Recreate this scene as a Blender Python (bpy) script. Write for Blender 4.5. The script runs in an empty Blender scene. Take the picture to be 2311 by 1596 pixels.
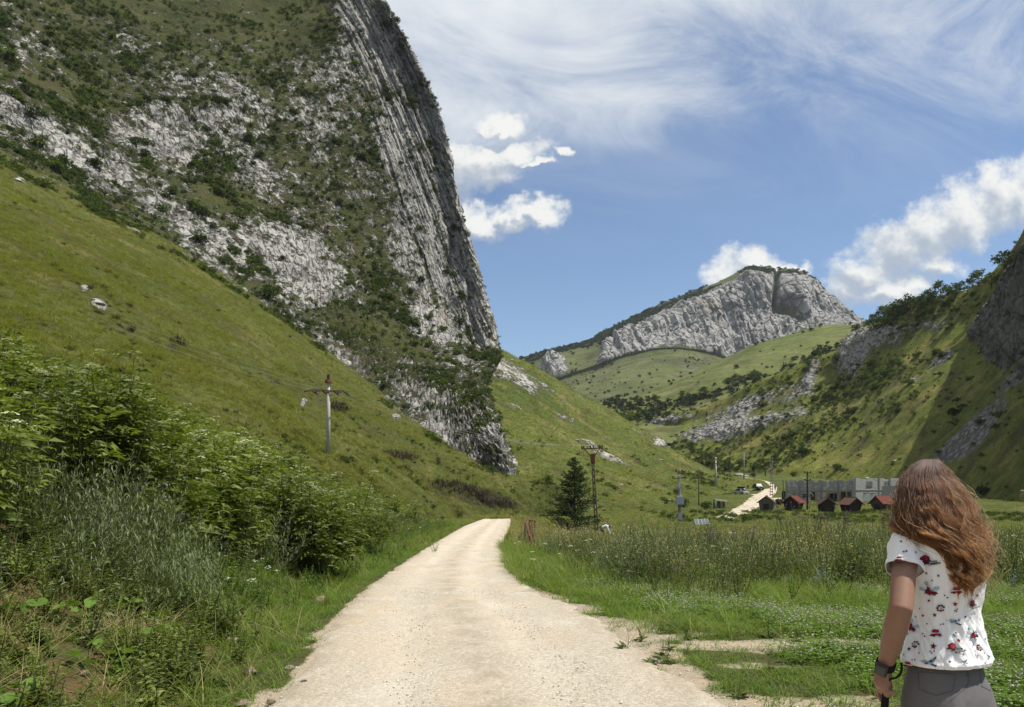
import bpy, math, random, time
import numpy as np
from mathutils import Vector, Matrix, Euler
from mathutils.bvhtree import BVHTree
T0 = time.time()
rnd = random.Random(7)
rng = np.random.default_rng(7)
scene = bpy.context.scene
COL = scene.collection
# ------------------------------------------------------------------ camera, sky, sun, exposure
# a level camera with a raised frame (shift), eye 1.6 m above the road
F, HZ, CX, CZ = 1813.0, 1105.0, 1155.5, 1.6
camd = bpy.data.cameras.new('camera'); cam = bpy.data.objects.new('camera', camd); COL.objects.link(cam)
camd.sensor_width = 36.0; camd.lens = 36.0 * F / 2311.0
camd.shift_y = (HZ - 798.0) / 2311.0
camd.clip_start = 0.05; camd.clip_end = 20000
cam.location = (0, 0, CZ); cam.rotation_euler = (math.radians(90), 0, 0)
scene.camera = cam
scene.view_settings.view_transform = 'Standard'; scene.view_settings.look = 'None'
scene.view_settings.exposure = 0.5          # exposed a little over, as the photograph is; scene.view_settings.gamma = 1.0
scene.view_settings.use_curve_mapping = False
scene.render.engine = 'CYCLES'
cy = scene.cycles
cy.use_adaptive_sampling = True; cy.adaptive_threshold = 0.01; cy.use_denoising = True
cy.max_bounces = 6; cy.diffuse_bounces = 3; cy.glossy_bounces = 2; cy.transmission_bounces = 4
cy.transparent_max_bounces = 8; cy.volume_bounces = 0
cy.caustics_reflective = False; cy.caustics_refractive = False
SUN = Vector((0.44, -0.07, 0.895)).normalized()          # direction towards the sun: high, square to the right
SUN_EL = math.asin(SUN.z); SUN_AZ = math.atan2(SUN.x, SUN.y)
sd = bpy.data.lights.new('sun', 'SUN'); so = bpy.data.objects.new('sun', sd); COL.objects.link(so)
sd.energy = 5.0; sd.angle = math.radians(0.53); sd.color = (1.0, 0.95, 0.86)
so.rotation_euler = SUN.to_track_quat('Z', 'Y').to_euler(); so.location = (60, -20, 90)

class N:
    """small helper that wires shader nodes"""
    def __init__(s, tree): s.t = tree; s.n = tree.nodes; s.l = tree.links
    def _set(s, inp, v):
        if v is None: return
        if isinstance(v, bpy.types.NodeSocket): s.l.new(v, inp)
        else:
            try: inp.default_value = v
            except Exception:
                inp.default_value = (v, v, v) if not hasattr(v, '__len__') else tuple(v)[:len(inp.default_value)]
    def new(s, typ, **kw):
        nd = s.n.new(typ)
        for k, v in kw.items(): setattr(nd, k, v)
        return nd
    def math(s, op, a, b=None, c=None, clamp=False):
        nd = s.new('ShaderNodeMath', operation=op, use_clamp=clamp)
        s._set(nd.inputs[0], a); s._set(nd.inputs[1], b); s._set(nd.inputs[2], c)
        return nd.outputs[0]
    def vmath(s, op, a, b=None, scale=None):
        nd = s.new('ShaderNodeVectorMath', operation=op)
        s._set(nd.inputs[0], a); s._set(nd.inputs[1], b)
        if scale is not None: s._set(nd.inputs['Scale'], scale)
        return nd.outputs['Value'] if op in ('DOT_PRODUCT', 'LENGTH') else nd.outputs[0]
    def noise(s, vec, scale, detail=4, rough=0.55, dist=0.0, out=0, lac=2.0):
        nd = s.new('ShaderNodeTexNoise')
        s._set(nd.inputs['Vector'], vec); s._set(nd.inputs['Scale'], scale); s._set(nd.inputs['Detail'], detail)
        s._set(nd.inputs['Roughness'], rough); s._set(nd.inputs['Distortion'], dist); s._set(nd.inputs['Lacunarity'], lac)
        return nd.outputs[out]
    def voro(s, vec, scale, feature='F1', out='Distance', rand=1.0):
        nd = s.new('ShaderNodeTexVoronoi', feature=feature)
        s._set(nd.inputs['Vector'], vec); s._set(nd.inputs['Scale'], scale); s._set(nd.inputs['Randomness'], rand)
        return nd.outputs[out]
    def map(s, v, a, b, c=0.0, d=1.0, smooth=True):
        nd = s.new('ShaderNodeMapRange', interpolation_type='SMOOTHSTEP' if smooth else 'LINEAR')
        s._set(nd.inputs['Value'], v); s._set(nd.inputs['From Min'], a); s._set(nd.inputs['From Max'], b)
        s._set(nd.inputs['To Min'], c); s._set(nd.inputs['To Max'], d)
        return nd.outputs[0]
    def mix(s, f, a, b, mode='MIX'):
        nd = s.new('ShaderNodeMix', data_type='RGBA', blend_type=mode)
        s._set(nd.inputs[0], f); s._set(nd.inputs[6], a4(a)); s._set(nd.inputs[7], a4(b))
        return nd.outputs[2]
    def ramp(s, f, stops):
        nd = s.new('ShaderNodeValToRGB'); el = nd.color_ramp.elements
        while len(el) < len(stops): el.new(0.5)
        for e, (p, c) in zip(el, stops): e.position = p; e.color = a4(c)
        s._set(nd.inputs[0], f); return nd.outputs[0]
    def attr(s, name, out='Fac'):
        nd = s.new('ShaderNodeAttribute'); nd.attribute_name = name; return nd.outputs[out]
    def comb(s, x, y, z):
        nd = s.new('ShaderNodeCombineXYZ'); s._set(nd.inputs[0], x); s._set(nd.inputs[1], y); s._set(nd.inputs[2], z); return nd.outputs[0]
    def sep(s, v):
        nd = s.new('ShaderNodeSeparateXYZ'); s._set(nd.inputs[0], v); return nd.outputs
    def pos(s): return s.new('ShaderNodeNewGeometry').outputs['Position']
    def bump(s, h, strength=0.5, dist=0.1, normal=None):
        nd = s.new('ShaderNodeBump'); s._set(nd.inputs['Height'], h); nd.inputs['Strength'].default_value = strength
        nd.inputs['Distance'].default_value = dist
        if normal is not None: s.l.new(normal, nd.inputs['Normal'])
        return nd.outputs[0]

def a4(c):
    if isinstance(c, bpy.types.NodeSocket) or c is None: return c
    if not hasattr(c, '__len__'): return (c, c, c, 1)
    return tuple(c) + (1,) if len(c) == 3 else tuple(c)

def material(name):
    m = bpy.data.materials.new(name); m.use_nodes = True
    t = m.node_tree; t.nodes.clear(); n = N(t)
    out = n.new('ShaderNodeOutputMaterial')
    return m, n, out
ALB = 0.72
def scaled(n, c, k=None):
    k = ALB if k is None else k
    return n.mix(1.0, c, (k, k, k), 'MULTIPLY') if isinstance(c, bpy.types.NodeSocket) else tuple(x * k for x in c[:3])
def principled(n, out, color, rough=0.8, normal=None, spec=0.3, metal=0.0, k=None):
    color = scaled(n, color, k)
    p = n.new('ShaderNodeBsdfPrincipled')
    n._set(p.inputs['Base Color'], a4(color)); n._set(p.inputs['Roughness'], rough)
    n._set(p.inputs['Specular IOR Level'], spec); n._set(p.inputs['Metallic'], metal)
    if normal is not None: n.l.new(normal, p.inputs['Normal'])
    n.l.new(p.outputs[0], out.inputs[0]); return p

def build_world():
    w = bpy.data.worlds.new('World'); scene.world = w; w.use_nodes = True
    t = w.node_tree; t.nodes.clear(); n = N(t)
    sky = n.new('ShaderNodeTexSky', sky_type='NISHITA'); sky.sun_disc = False
    sky.sun_elevation = SUN_EL; sky.sun_rotation = SUN_AZ
    sky.altitude = 600; sky.air_density = 1.0; sky.dust_density = 0.5; sky.ozone_density = 3.2
    d = n.new('ShaderNodeTexCoord').outputs['Generated']
    x, y, z = n.sep(d)
    yy = n.math('MAXIMUM', n.math('ABSOLUTE', y), 0.12)
    a = n.math('DIVIDE', x, yy); b = n.math('DIVIDE', z, yy)          # tangents of bearing and height
    front = n.map(y, 0.05, 0.3)
    zc = n.math('MAXIMUM', z, 0.02)
    # high cirrus layer: flat sheet seen in perspective
    q = n.math('ADD', zc, 0.22)
    px = n.math('DIVIDE', x, q); py = n.math('DIVIDE', y, q)
    rot = math.radians(24)
    u = n.math('ADD', n.math('MULTIPLY', px, math.cos(rot)), n.math('MULTIPLY', py, math.sin(rot)))
    v = n.math('SUBTRACT', n.math('MULTIPLY', py, math.cos(rot)), n.math('MULTIPLY', px, math.sin(rot)))
    big = n.noise(n.comb(n.math('MULTIPLY', u, 0.75), n.math('MULTIPLY', v, 1.1), 3.1), 1.3, 5, 0.55, 0.6)
    streak = n.noise(n.comb(n.math('MULTIPLY', u, 1.0), n.math('MULTIPLY', v, 1.7), 1.7), 2.6, 12, 0.66, 0.7)
    # the sheet ends on the photo's blue gap: thicker upwards and to the left
    aC = n.math('MINIMUM', n.math('MAXIMUM', a, -1.2), 1.5)
    edge = n.math('SUBTRACT', b, n.math('ADD', 0.455, n.math('MULTIPLY', aC, 0.02)))
    cov = n.math('ADD', n.math('MULTIPLY', n.math('SUBTRACT', big, 0.5), 1.2), n.math('MULTIPLY', n.math('SUBTRACT', streak, 0.5), 1.9))
    cov = n.math('ADD', cov, n.math('MULTIPLY', n.math('MINIMUM', edge, 0.16), 3.4))
    cov = n.math('SUBTRACT', cov, n.math('MULTIPLY', n.math('MAXIMUM', n.math('SUBTRACT', aC, 0.12), -0.15), 1.35))
    cirrus = n.map(cov, -0.42, 0.80)
    cirrus = n.math('MULTIPLY', cirrus, n.map(n.math('ADD', edge, n.math('MULTIPLY', n.math('SUBTRACT', big, 0.5), 0.25)), -0.12, 0.05))
    thin = n.math('MULTIPLY', n.map(streak, 0.36, 0.75), n.map(b, 0.25, 0.52))
    cirrus = n.math('MAXIMUM', n.math('MULTIPLY', cirrus, 0.95), n.math('MULTIPLY', thin, n.math('ADD', 0.22, n.math('MULTIPLY', n.map(b, 0.40, 0.58), 0.60))))
    cshade = n.map(n.noise(n.comb(a, n.math('MULTIPLY', b, 1.6), 8.2), 5.0, 6, 0.6, 0.4), 0.3, 0.7)
    ccol = n.mix(cshade, (0.50, 0.535, 0.58), (0.62, 0.64, 0.645))
    # cumulus: heaps made of soft lobes broken up by fractal noise
    P2 = n.comb(a, b, 0.0)
    def warp(sc, amt, seed, det):
        w1 = n.noise(n.vmath('ADD', P2, (seed, seed * 1.7, 0.0)), sc, det, 0.58, 0.0, 1)
        return n.vmath('SCALE', n.vmath('SUBTRACT', w1, (0.5, 0.5, 0.5)), scale=amt)
    W = n.vmath('ADD', warp(9.0, 0.075, 2.0, 4), warp(34.0, 0.040, 5.0, 7))
    lobes = [  # pixel centre in the 2311 px frame, radii
        (1088, 376, 96, 50), (1152, 352, 72, 32), (1020, 412, 62, 52), (1050, 395, 70, 48),
        (1085, 497, 70, 32), (1195, 484, 66, 27), (1040, 500, 48, 46), (1150, 495, 40, 18),
        (1135, 288, 50, 20), (1215, 378, 28, 10), (1268, 356, 22, 9),
        (1700, 604, 60, 38), (1660, 624, 60, 28), (1755, 608, 66, 22), (1628, 644, 40, 18), (1800, 598, 34, 14),
        (1910, 650, 46, 46), (1960, 610, 70, 52), (2030, 560, 78, 66), (2100, 525, 78, 74), (2180, 490, 74, 72),
        (2255, 450, 66, 66), (2311, 445, 60, 60), (2000, 660, 90, 40), (2110, 610, 60, 44), (2380, 420, 80, 70), (2470, 380, 80, 60)]
    def field(off):
        Q = n.vmath('ADD', n.vmath('ADD', P2, W), off)
        f = None
        for (cu, cv, ru, rv) in lobes:
            ca, cb = (cu - CX) / F, (HZ - cv) / F
            e = n.vmath('MULTIPLY', n.vmath('SUBTRACT', Q, (ca, cb, 0)), (F / ru / 1.15, F / rv / 1.15, 0))
            g = n.math('SUBTRACT', 1.0, n.vmath('DOT_PRODUCT', e, e))
            if f is None: f = g
            else:
                nd = n.new('ShaderNodeMath', operation='SMOOTH_MAX'); n._set(nd.inputs[0], f); n._set(nd.inputs[1], g); n._set(nd.inputs[2], 0.35); f = nd.outputs[0]
        return f
    f0 = field((0, 0, 0)); f1 = field((0.010, 0.017, 0))
    fine = n.noise(P2, 48.0, 8, 0.66)
    dens = n.math('ADD', f0, n.math('MULTIPLY', n.math('SUBTRACT', fine, 0.5), 2.2))
    cum = n.math('MULTIPLY', n.map(dens, -0.42, 0.95), front)
    lit = n.math('SUBTRACT', f0, f1)                                 # falls off towards the sun: bright rim
    big2 = n.noise(P2, 16.0, 6, 0.6)
    lit = n.math('ADD', n.math('MULTIPLY', lit, 0.9), n.math('MULTIPLY', n.math('SUBTRACT', big2, 0.5), 1.6))
    lit = n.math('SUBTRACT', lit, n.math('MULTIPLY', n.math('MAXIMUM', f0, 0), 0.25))
    kcol = n.mix(n.map(lit, -0.45, 0.25), (0.31, 0.355, 0.42), (0.66, 0.66, 0.635))
    skyc = n.vmath('SCALE', sky.outputs[0], scale=0.092)
    c = n.mix(cirrus, skyc, ccol)
    c = n.mix(n.math('MULTIPLY', cum, 0.97), c, kcol)
    # below the horizon: plain dim ground tone
    c = n.mix(n.map(z, -0.03, 0.0), (0.12, 0.13, 0.08), c)
    bg = n.new('ShaderNodeBackground'); n.l.new(c, bg.inputs[0]); bg.inputs[1].default_value = 1.0
    out = n.new('ShaderNodeOutputWorld'); n.l.new(bg.outputs[0], out.inputs[0])
    w.cycles.sampling_method = 'MANUAL'; w.cycles.sample_map_resolution = 512
build_world()

# ------------------------------------------------------------------ helpers
def tag(o, label=None, cat=None, group=None, kind=None):
    if label: o['label'] = label
    if cat: o['category'] = cat
    if group: o['group'] = group
    if kind: o['kind'] = kind
    return o
def empty(name, loc, rz=0.0):
    o = bpy.data.objects.new(name, None); COL.objects.link(o); o.location = loc; o.rotation_euler = (0, 0, rz); o.empty_display_size = 0.2
    return o
def mesh_obj(name, verts, faces, mat=None, parent=None, smooth=False, link=True):
    me = bpy.data.meshes.new(name)
    me.from_pydata([tuple(v) for v in verts], [], [tuple(f) for f in faces]); me.update()
    if mat is not None:
        for m in (mat if isinstance(mat, (list, tuple)) else [mat]): me.materials.append(m)
    if smooth: me.polygons.foreach_set('use_smooth', [True] * len(me.polygons))
    o = bpy.data.objects.new(name, me)
    if link: COL.objects.link(o)
    if parent is not None: o.parent = parent
    return o
def fast_mesh(name, V, FQ, smooth=True):
    """big numpy mesh; FQ is (n,4) or (n,3)"""
    me = bpy.data.meshes.new(name)
    V = np.asarray(V, np.float32); FQ = np.asarray(FQ, np.int32); k = FQ.shape[1]
    me.vertices.add(len(V)); me.vertices.foreach_set('co', V.ravel())
    me.loops.add(FQ.size); me.loops.foreach_set('vertex_index', FQ.ravel())
    me.polygons.add(len(FQ)); me.polygons.foreach_set('loop_start', np.arange(0, FQ.size, k, dtype=np.int32))
    if smooth: me.polygons.foreach_set('use_smooth', np.ones(len(FQ), bool))
    me.update(calc_edges=True); me.validate()
    return me
def set_attr(me, name, vals, typ='FLOAT'):
    at = me.attributes.new(name, typ, 'POINT')
    at.data.foreach_set('value' if typ == 'FLOAT' else 'vector', np.asarray(vals, np.float32).ravel())
def P(u, v, D):
    return np.array([(u - CX) / F * D, D, CZ + (HZ - v) / F * D])
def uv_of(p):
    p = np.asarray(p); y = np.maximum(p[..., 1], 0.1)
    return CX + F * p[..., 0] / y, HZ - F * (p[..., 2] - CZ) / y
# gradient noise -------------------------------------------------
_pr = np.random.default_rng(3)
_perm = np.tile(_pr.permutation(256), 2).astype(np.int32)
_g = _pr.normal(size=(256, 3)); _g /= np.linalg.norm(_g, axis=1)[:, None]; _g = _g.astype(np.float32)
def perlin(p):
    p = np.asarray(p, np.float32); i = np.floor(p).astype(np.int32); f = p - i; i &= 255
    w = f * f * f * (f * (f * 6 - 15) + 10)
    def cn(dx, dy, dz):
        h = _perm[_perm[_perm[(i[:, 0] + dx) & 255] + ((i[:, 1] + dy) & 255)] + ((i[:, 2] + dz) & 255)]
        g = _g[h]; return g[:, 0] * (f[:, 0] - dx) + g[:, 1] * (f[:, 1] - dy) + g[:, 2] * (f[:, 2] - dz)
    x00 = cn(0,0,0); x00 += w[:,0] * (cn(1,0,0) - x00); x10 = cn(0,1,0); x10 += w[:,0] * (cn(1,1,0) - x10)
    x01 = cn(0,0,1); x01 += w[:,0] * (cn(1,0,1) - x01); x11 = cn(0,1,1); x11 += w[:,0] * (cn(1,1,1) - x11)
    y0 = x00 + w[:,1] * (x10 - x00); y1 = x01 + w[:,1] * (x11 - x01)
    return (y0 + w[:,2] * (y1 - y0)) * 1.6
def fbm(p, oct=4, rough=0.5, ridged=False, seed=0.0):
    p = np.asarray(p, np.float32).reshape(-1, 3) + np.float32(seed * 13.37)
    s = np.zeros(len(p), np.float32); a = 1.0; t = 0.0
    for k in range(oct):
        v = perlin(p)
        if ridged: v = 1.0 - 2.0 * np.abs(v)
        s += a * v; t += a; a *= rough; p = p * 2.03 + 17.1
    return s / t
def sstep(a, b, x):
    t = np.clip((x - a) / (b - a), 0, 1); return t * t * (3 - 2 * t)
def cr_weights(n_in, t):
    """Catmull-Rom weights with linear end tangents; t in [0, n_in-1]"""
    W = np.zeros((len(t), n_in)); i = np.clip(np.floor(t).astype(int), 0, n_in - 2); f = t - i
    c = [-.5*f**3 + f**2 - .5*f, 1.5*f**3 - 2.5*f**2 + 1, -1.5*f**3 + 2*f**2 + .5*f, .5*f**3 - .5*f**2]
    for k in range(4):
        j = i + k - 1
        for r in range(len(t)):
            jj = j[r]
            if jj < 0: W[r, 0] += 2 * c[k][r]; W[r, 1] -= c[k][r]
            elif jj > n_in - 1: W[r, n_in - 1] += 2 * c[k][r]; W[r, n_in - 2] -= c[k][r]
            else: W[r, jj] += c[k][r]
    return W
class Surf:
    """a landform: lattice of control points (world) refined into a dense grid, pushed out along its normals"""
    def __init__(s, ctrl, nt, ns, t_map=None, s_map=None):
        ctrl = np.asarray(ctrl, float); R, C, _ = ctrl.shape
        tt = np.linspace(0, 1, nt); ss = np.linspace(0, 1, ns)
        if t_map: tt = t_map(tt)
        if s_map: ss = s_map(ss)
        Wt = cr_weights(R, tt * (R - 1)); Ws = cr_weights(C, ss * (C - 1))
        s.B = np.einsum('ai,ijk,bj->abk', Wt, ctrl, Ws)
        s.T, s.S = np.meshgrid(tt, ss, indexing='ij'); s.nt, s.ns = nt, ns
        s.P = s.B.copy(); s.N = s.normals(s.B)
        if s.N[..., 2].mean() < 0: s.N = -s.N; s.flip = True
        else: s.flip = False
        s.u, s.v = uv_of(s.B)
        ds = np.linalg.norm(np.diff(s.B, axis=1), axis=2).mean(); dt = np.linalg.norm(np.diff(s.B, axis=0), axis=2).mean()
        s.LS = np.concatenate([np.zeros((nt, 1)), np.cumsum(np.linalg.norm(np.diff(s.B, axis=1), axis=2), axis=1)], axis=1)
        s.LT = np.concatenate([np.zeros((1, ns)), np.cumsum(np.linalg.norm(np.diff(s.B, axis=0), axis=2), axis=0)], axis=0)
    @staticmethod
    def normals(B):
        ds = np.gradient(B, axis=1); dt = np.gradient(B, axis=0)
        n = np.cross(ds, dt); return n / np.maximum(np.linalg.norm(n, axis=2), 1e-9)[..., None]
    def push(s, d): s.P = s.P + s.N * np.asarray(d).reshape(s.nt, s.ns)[..., None]
    def nz(s, scale, oct=4, rough=.5, ridged=False, seed=0, stretch=(1, 1, 1)):
        return fbm((s.B / scale * np.array(stretch)).reshape(-1, 3), oct, rough, ridged, seed).reshape(s.nt, s.ns)
    def nzp(s, ls, lt, oct=4, rough=.5, ridged=False, seed=0, shear=0.0):
        q = np.stack([(s.LS + shear * s.LT) / ls, s.LT / lt, np.full_like(s.LS, seed * 7.7)], -1)
        return fbm(q.reshape(-1, 3), oct, rough, ridged, seed).reshape(s.nt, s.ns)
    def obj(s, name, mat, attrs={}):
        idx = np.arange(s.nt * s.ns).reshape(s.nt, s.ns)
        q = np.stack([idx[:-1, :-1], idx[:-1, 1:], idx[1:, 1:], idx[1:, :-1]], -1).reshape(-1, 4)
        if s.flip: q = q[:, ::-1]
        me = fast_mesh(name, s.P.reshape(-1, 3), q)
        for k, a in attrs.items(): set_attr(me, k, np.asarray(a).reshape(-1))
        set_attr(me, 'flow', np.stack([s.LS, s.LT, np.zeros_like(s.LS)], -1).reshape(-1, 3), 'FLOAT_VECTOR')
        me.materials.append(mat); o = bpy.data.objects.new(name, me); COL.objects.link(o)
        s.me = me; s.faces = q; s.N2 = s.normals(s.P) * (-1 if s.flip else 1)
        s.attrs = attrs
        return o
    def sample(s, n, dens=None, frame=True, gen=rng, margin=40):
        """random points on the surface, area weighted"""
        a = np.linalg.norm(np.cross(s.P[1:, :-1] - s.P[:-1, :-1], s.P[:-1, 1:] - s.P[:-1, :-1]), axis=2)
        w = a.copy()
        if frame:
            u, v = s.u[:-1, :-1], s.v[:-1, :-1]
            w *= (u > -margin) & (u < 2311 + margin) & (v > -margin) & (v < 1596 + margin)
        if dens is not None: w *= np.asarray(dens).reshape(s.nt, s.ns)[:-1, :-1]
        w = w.ravel(); c = np.cumsum(w)
        k = np.searchsorted(c, gen.random(n) * c[-1]); k = np.minimum(k, len(w) - 1)
        i, j = np.unravel_index(k, (s.nt - 1, s.ns - 1)); f, g = gen.random(n)[:, None], gen.random(n)[:, None]
        p = s.P[i, j] * (1-f)*(1-g) + s.P[i+1, j]*f*(1-g) + s.P[i, j+1]*(1-f)*g + s.P[i+1, j+1]*f*g
        return p, s.N2[i, j], i, j
def rows(*rr):
    return np.array([[P(*c) for c in r] for r in rr])
def blob(u, v, items):
    """authoring helper: sum of soft ellipses (u, v, ru, rv, angle, weight)"""
    s = np.zeros_like(u)
    for (cu, cv, ru, rv, ang, w) in items:
        c, sn = math.cos(math.radians(ang)), math.sin(math.radians(ang))
        du, dv = u - cu, v - cv
        e = ((du * c + dv * sn) / ru) ** 2 + ((-du * sn + dv * c) / rv) ** 2
        s = s + w * np.exp(-e)
    return s
# ------------------------------------------------------------------ materials of the land
def leafy_color(n, vec, dark, mid, light, dry, s=1.0):
    big = n.noise(vec, 0.045 / s, 4, 0.55); med = n.noise(vec, 0.35 / s, 5, 0.65, 0.3); fin = n.noise(vec, 2.6 / s, 6, 0.75)
    c = n.mix(n.map(med, 0.32, 0.66), dark, mid)
    c = n.mix(n.map(big, 0.38, 0.66), c, light)
    c = n.mix(n.map(n.noise(vec, 0.11 / s, 6, 0.65, 0.4), 0.48, 0.68), c, dry)
    c = n.mix(n.math('MULTIPLY', n.map(fin, 0.35, 0.7, 0.75, 0.0), 1.0), c, n.mix(1.0, c, (0.45, 0.5, 0.4), 'MULTIPLY'))
    return c, fin, med
def rock_color(n, vec, s=1.0, flow=None, base=(0.49, 0.465, 0.415), dark=(0.18, 0.175, 0.17), tan=0.2):
    q = vec
    if flow is not None:
        x, y, z = n.sep(flow); q = n.comb(n.math('MULTIPLY', x, 1.0), n.math('MULTIPLY', y, 0.6), n.math('MULTIPLY', z, 1.0))
    a = n.noise(q, 0.16 / s, 8, 0.7, 0.4); b = n.noise(vec, 0.9 / s, 7, 0.72); cr = n.voro(n.vmath('ADD', q, n.vmath('SCALE', n.noise(q, 0.7 / s, 3, 0.5, 0, 1), scale=1.2)), 0.45 / s, 'DISTANCE_TO_EDGE')
    c = n.mix(n.map(a, 0.29, 0.57), dark, base)
    c = n.mix(n.map(b, 0.30, 0.60, 0.55, 0.0), c, (0.17, 0.168, 0.165))
    c = n.mix(n.math('MULTIPLY', n.map(n.noise(q, 0.07 / s, 4, 0.6), 0.56, 0.7), tan * 3), c, (0.42, 0.34, 0.23))
    c = n.mix(n.map(cr, 0.0, 0.10, 0.55, 0.0), c, (0.07, 0.065, 0.06))
    h = n.math('ADD', n.math('MULTIPLY', b, 0.6), n.math('ADD', n.math('MULTIPLY', a, 1.2), n.math('MULTIPLY', n.map(cr, 0, 0.12), 0.5)))
    return c, h
def land_material(name, s=1.0, g=None, rock_flow=False, tan=0.2, bumpd=1.0, rbase=(0.54, 0.52, 0.475), soft=0.10, rdark=(0.22, 0.215, 0.21), nz1=2.3, nz2=1.2):
    m, n, out = material(name); vec = n.pos()
    g = g or dict(dark=(0.045, 0.068, 0.015), mid=(0.095, 0.125, 0.026), light=(0.125, 0.150, 0.032), dry=(0.19, 0.175, 0.060))
    gc, fin, med = leafy_color(n, vec, g['dark'], g['mid'], g['light'], g['dry'], s)
    gc = n.mix(n.map(n.noise(vec, 0.16 / s, 6, 0.7, 0.5), .48, .64, 0, .65), gc, (.062, .050, .026))
    gc = n.mix(n.map(n.noise(vec, 0.75 / s, 5, 0.7), .52, .66, 0, .5), gc, (.040, .052, .014))
    gc = scaled(n, gc, 1.32)
    gc = n.mix(n.map(n.math('ADD', n.attr('dark'), n.math('MULTIPLY', n.math('SUBTRACT', n.noise(vec, 0.8 / s, 5, 0.7), 0.5), 0.9)), 0.35, 0.65, 0.0, 0.85), gc, (0.045, 0.032, 0.028))
    flow = n.attr('flow', 'Vector') if rock_flow else None
    rc, rh = rock_color(n, vec, s, flow, tan=tan, base=rbase, dark=rdark)
    rk = n.math('ADD', n.attr('rock'), n.math('MULTIPLY', n.math('SUBTRACT', n.noise(vec, 0.38 / s, 8, 0.74), 0.5), nz1))
    rk = n.math('ADD', rk, n.math('MULTIPLY', n.math('SUBTRACT', n.noise(vec, 1.5 / s, 5, 0.72), 0.5), nz2))
    mk = n.map(rk, 0.5 - soft, 0.5 + soft)
    scree = n.map(n.math('ADD', n.attr('scree'), n.math('MULTIPLY', n.math('SUBTRACT', n.noise(vec, 0.25 / s, 6, 0.7), 0.5), 0.8)), 0.4, 0.6)
    sv = n.voro(vec, 1.1 / s); sc = n.mix(n.map(sv, 0.1, 0.6), (0.30, 0.285, 0.27), (0.12, 0.115, 0.11))
    col = n.mix(mk, gc, rc); col = n.mix(scree, col, sc)
    h = n.mix(mk, n.math('ADD', n.math('MULTIPLY', fin, 0.8), n.math('MULTIPLY', med, 0.5)), n.math('MULTIPLY', rh, 1.3))
    h = n.mix(scree, h, sv)
    principled(n, out, col, 0.92, n.bump(h, 0.9, bumpd), spec=0.12)
    return m
# ------------------------------------------------------------------ valley ground (height field) and the road line
ZR_Y = np.array([-40, 8, 20, 45, 86, 98, 112, 130, 150, 180, 216, 260, 300, 400, 500, 800, 1500, 6000])
ZR_Z = np.array([0, 0, -.4, -.9, -1.5, -2.3, -2.1, -2.0, -1.2, 0, 1.0, 3.2, 6.0, 12, 18, 30, 40, 40.])
ZM_Y = np.array([-40, 8, 15, 25, 33, 50, 80, 100, 112, 130, 150, 180, 216, 260, 300, 400, 500, 800, 1500, 6000])
ZM_Z = np.array([0, 0, -.22, -.5, -1.3, -2.4, -2.6, -2.3, -2.1, -2.0, -1.2, 0, 1.0, 3.2, 6.0, 12, 18, 30, 40, 40.])
XL_Y = np.array([-40, 0, 5.9, 8, 10, 15, 20, 30, 45, 60, 86, 96, 120]); XL_X = np.array([-1.8, -1.75, -1.81, -2.0, -2.32, -2.73, -2.98, -3.23, -3.49, -3.56, -2.96, -2.2, 1.0])
XR_X = np.array([3.4, 2.2, 1.58, 1.39, 1.18, .37, -.12, -.42, -.38, -.18, -.17, .6, 4.2])
BK_Y = np.array([-40, 12, 25, 45, 60, 90]); BK_Z = np.array([2.15, 2.05, 1.65, .7, .3, .15])
def xl(y): return np.interp(y, XL_Y, XL_X)
def xr(y): return np.interp(y, XL_Y, XR_X)
def ground_z(x, y, noise=True):
    x = np.asarray(x, float); y = np.asarray(y, float)
    zr = np.interp(y, ZR_Y, ZR_Z); zm = np.interp(y, ZM_Y, ZM_Z)
    k = sstep(0.6, 4.5, x - xr(y)); z = zr * (1 - k) + zm * k
    d = xl(y) - x
    near = 1 - sstep(95, 130, y)
    bank = np.interp(y, BK_Y, BK_Z) * sstep(0.5, 5.0, d) + 0.33 * np.clip(d - 4.2, 0, 30) * (1 - sstep(40, 90, y))
    z = z + bank * near
    if noise:
        q = np.stack([x, y, np.zeros_like(x)], -1).reshape(-1, 3)
        off = np.clip(np.maximum(x - xr(y), d), 0, 3) / 3
        z = z + (fbm(q / 2.2, 3, seed=4).reshape(x.shape) * 0.10 + fbm(q / 14, 2, seed=5).reshape(x.shape) * 0.25 * np.clip((np.abs(y) + np.abs(x)) / 60, 0, 1)) * off
    return z
def axis(segs):
    o = []
    for a, b, st in segs: o.append(np.arange(a, b, st))
    return np.unique(np.concatenate(o + [np.array([segs[-1][1]])]))
gx = axis([(-6000, -400, 400), (-400, -60, 17), (-60, -14, 1.6), (-14, 14, 0.12), (14, 60, 0.9), (60, 200, 4), (200, 500, 20), (500, 6000, 500)])
gy = axis([(-1500, -60, 120), (-60, -6, 3), (-6, 1.5, 0.5), (1.5, 26, 0.14), (26, 100, 0.7), (100, 320, 2.2), (320, 700, 20), (700, 7000, 450)])
GX, GY = np.meshgrid(gx, gy); GZ = ground_z(GX, GY)
def road_mask(x, y):
    """1 on bare gravel: the carriageway, the worn verge on its right and the turning strip"""
    q = np.stack([x, y, np.zeros_like(x)], -1).reshape(-1, 3)
    wob = (fbm(q / 0.9, 4, .6, seed=2) * .22).reshape(x.shape)
    lo = x - xl(y) + wob * 0.6; hi = xr(y) - x + wob
    return np.minimum(sstep(-.10, .12, lo), sstep(-.12, .12, hi)) * (1 - sstep(92, 97, y))
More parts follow.
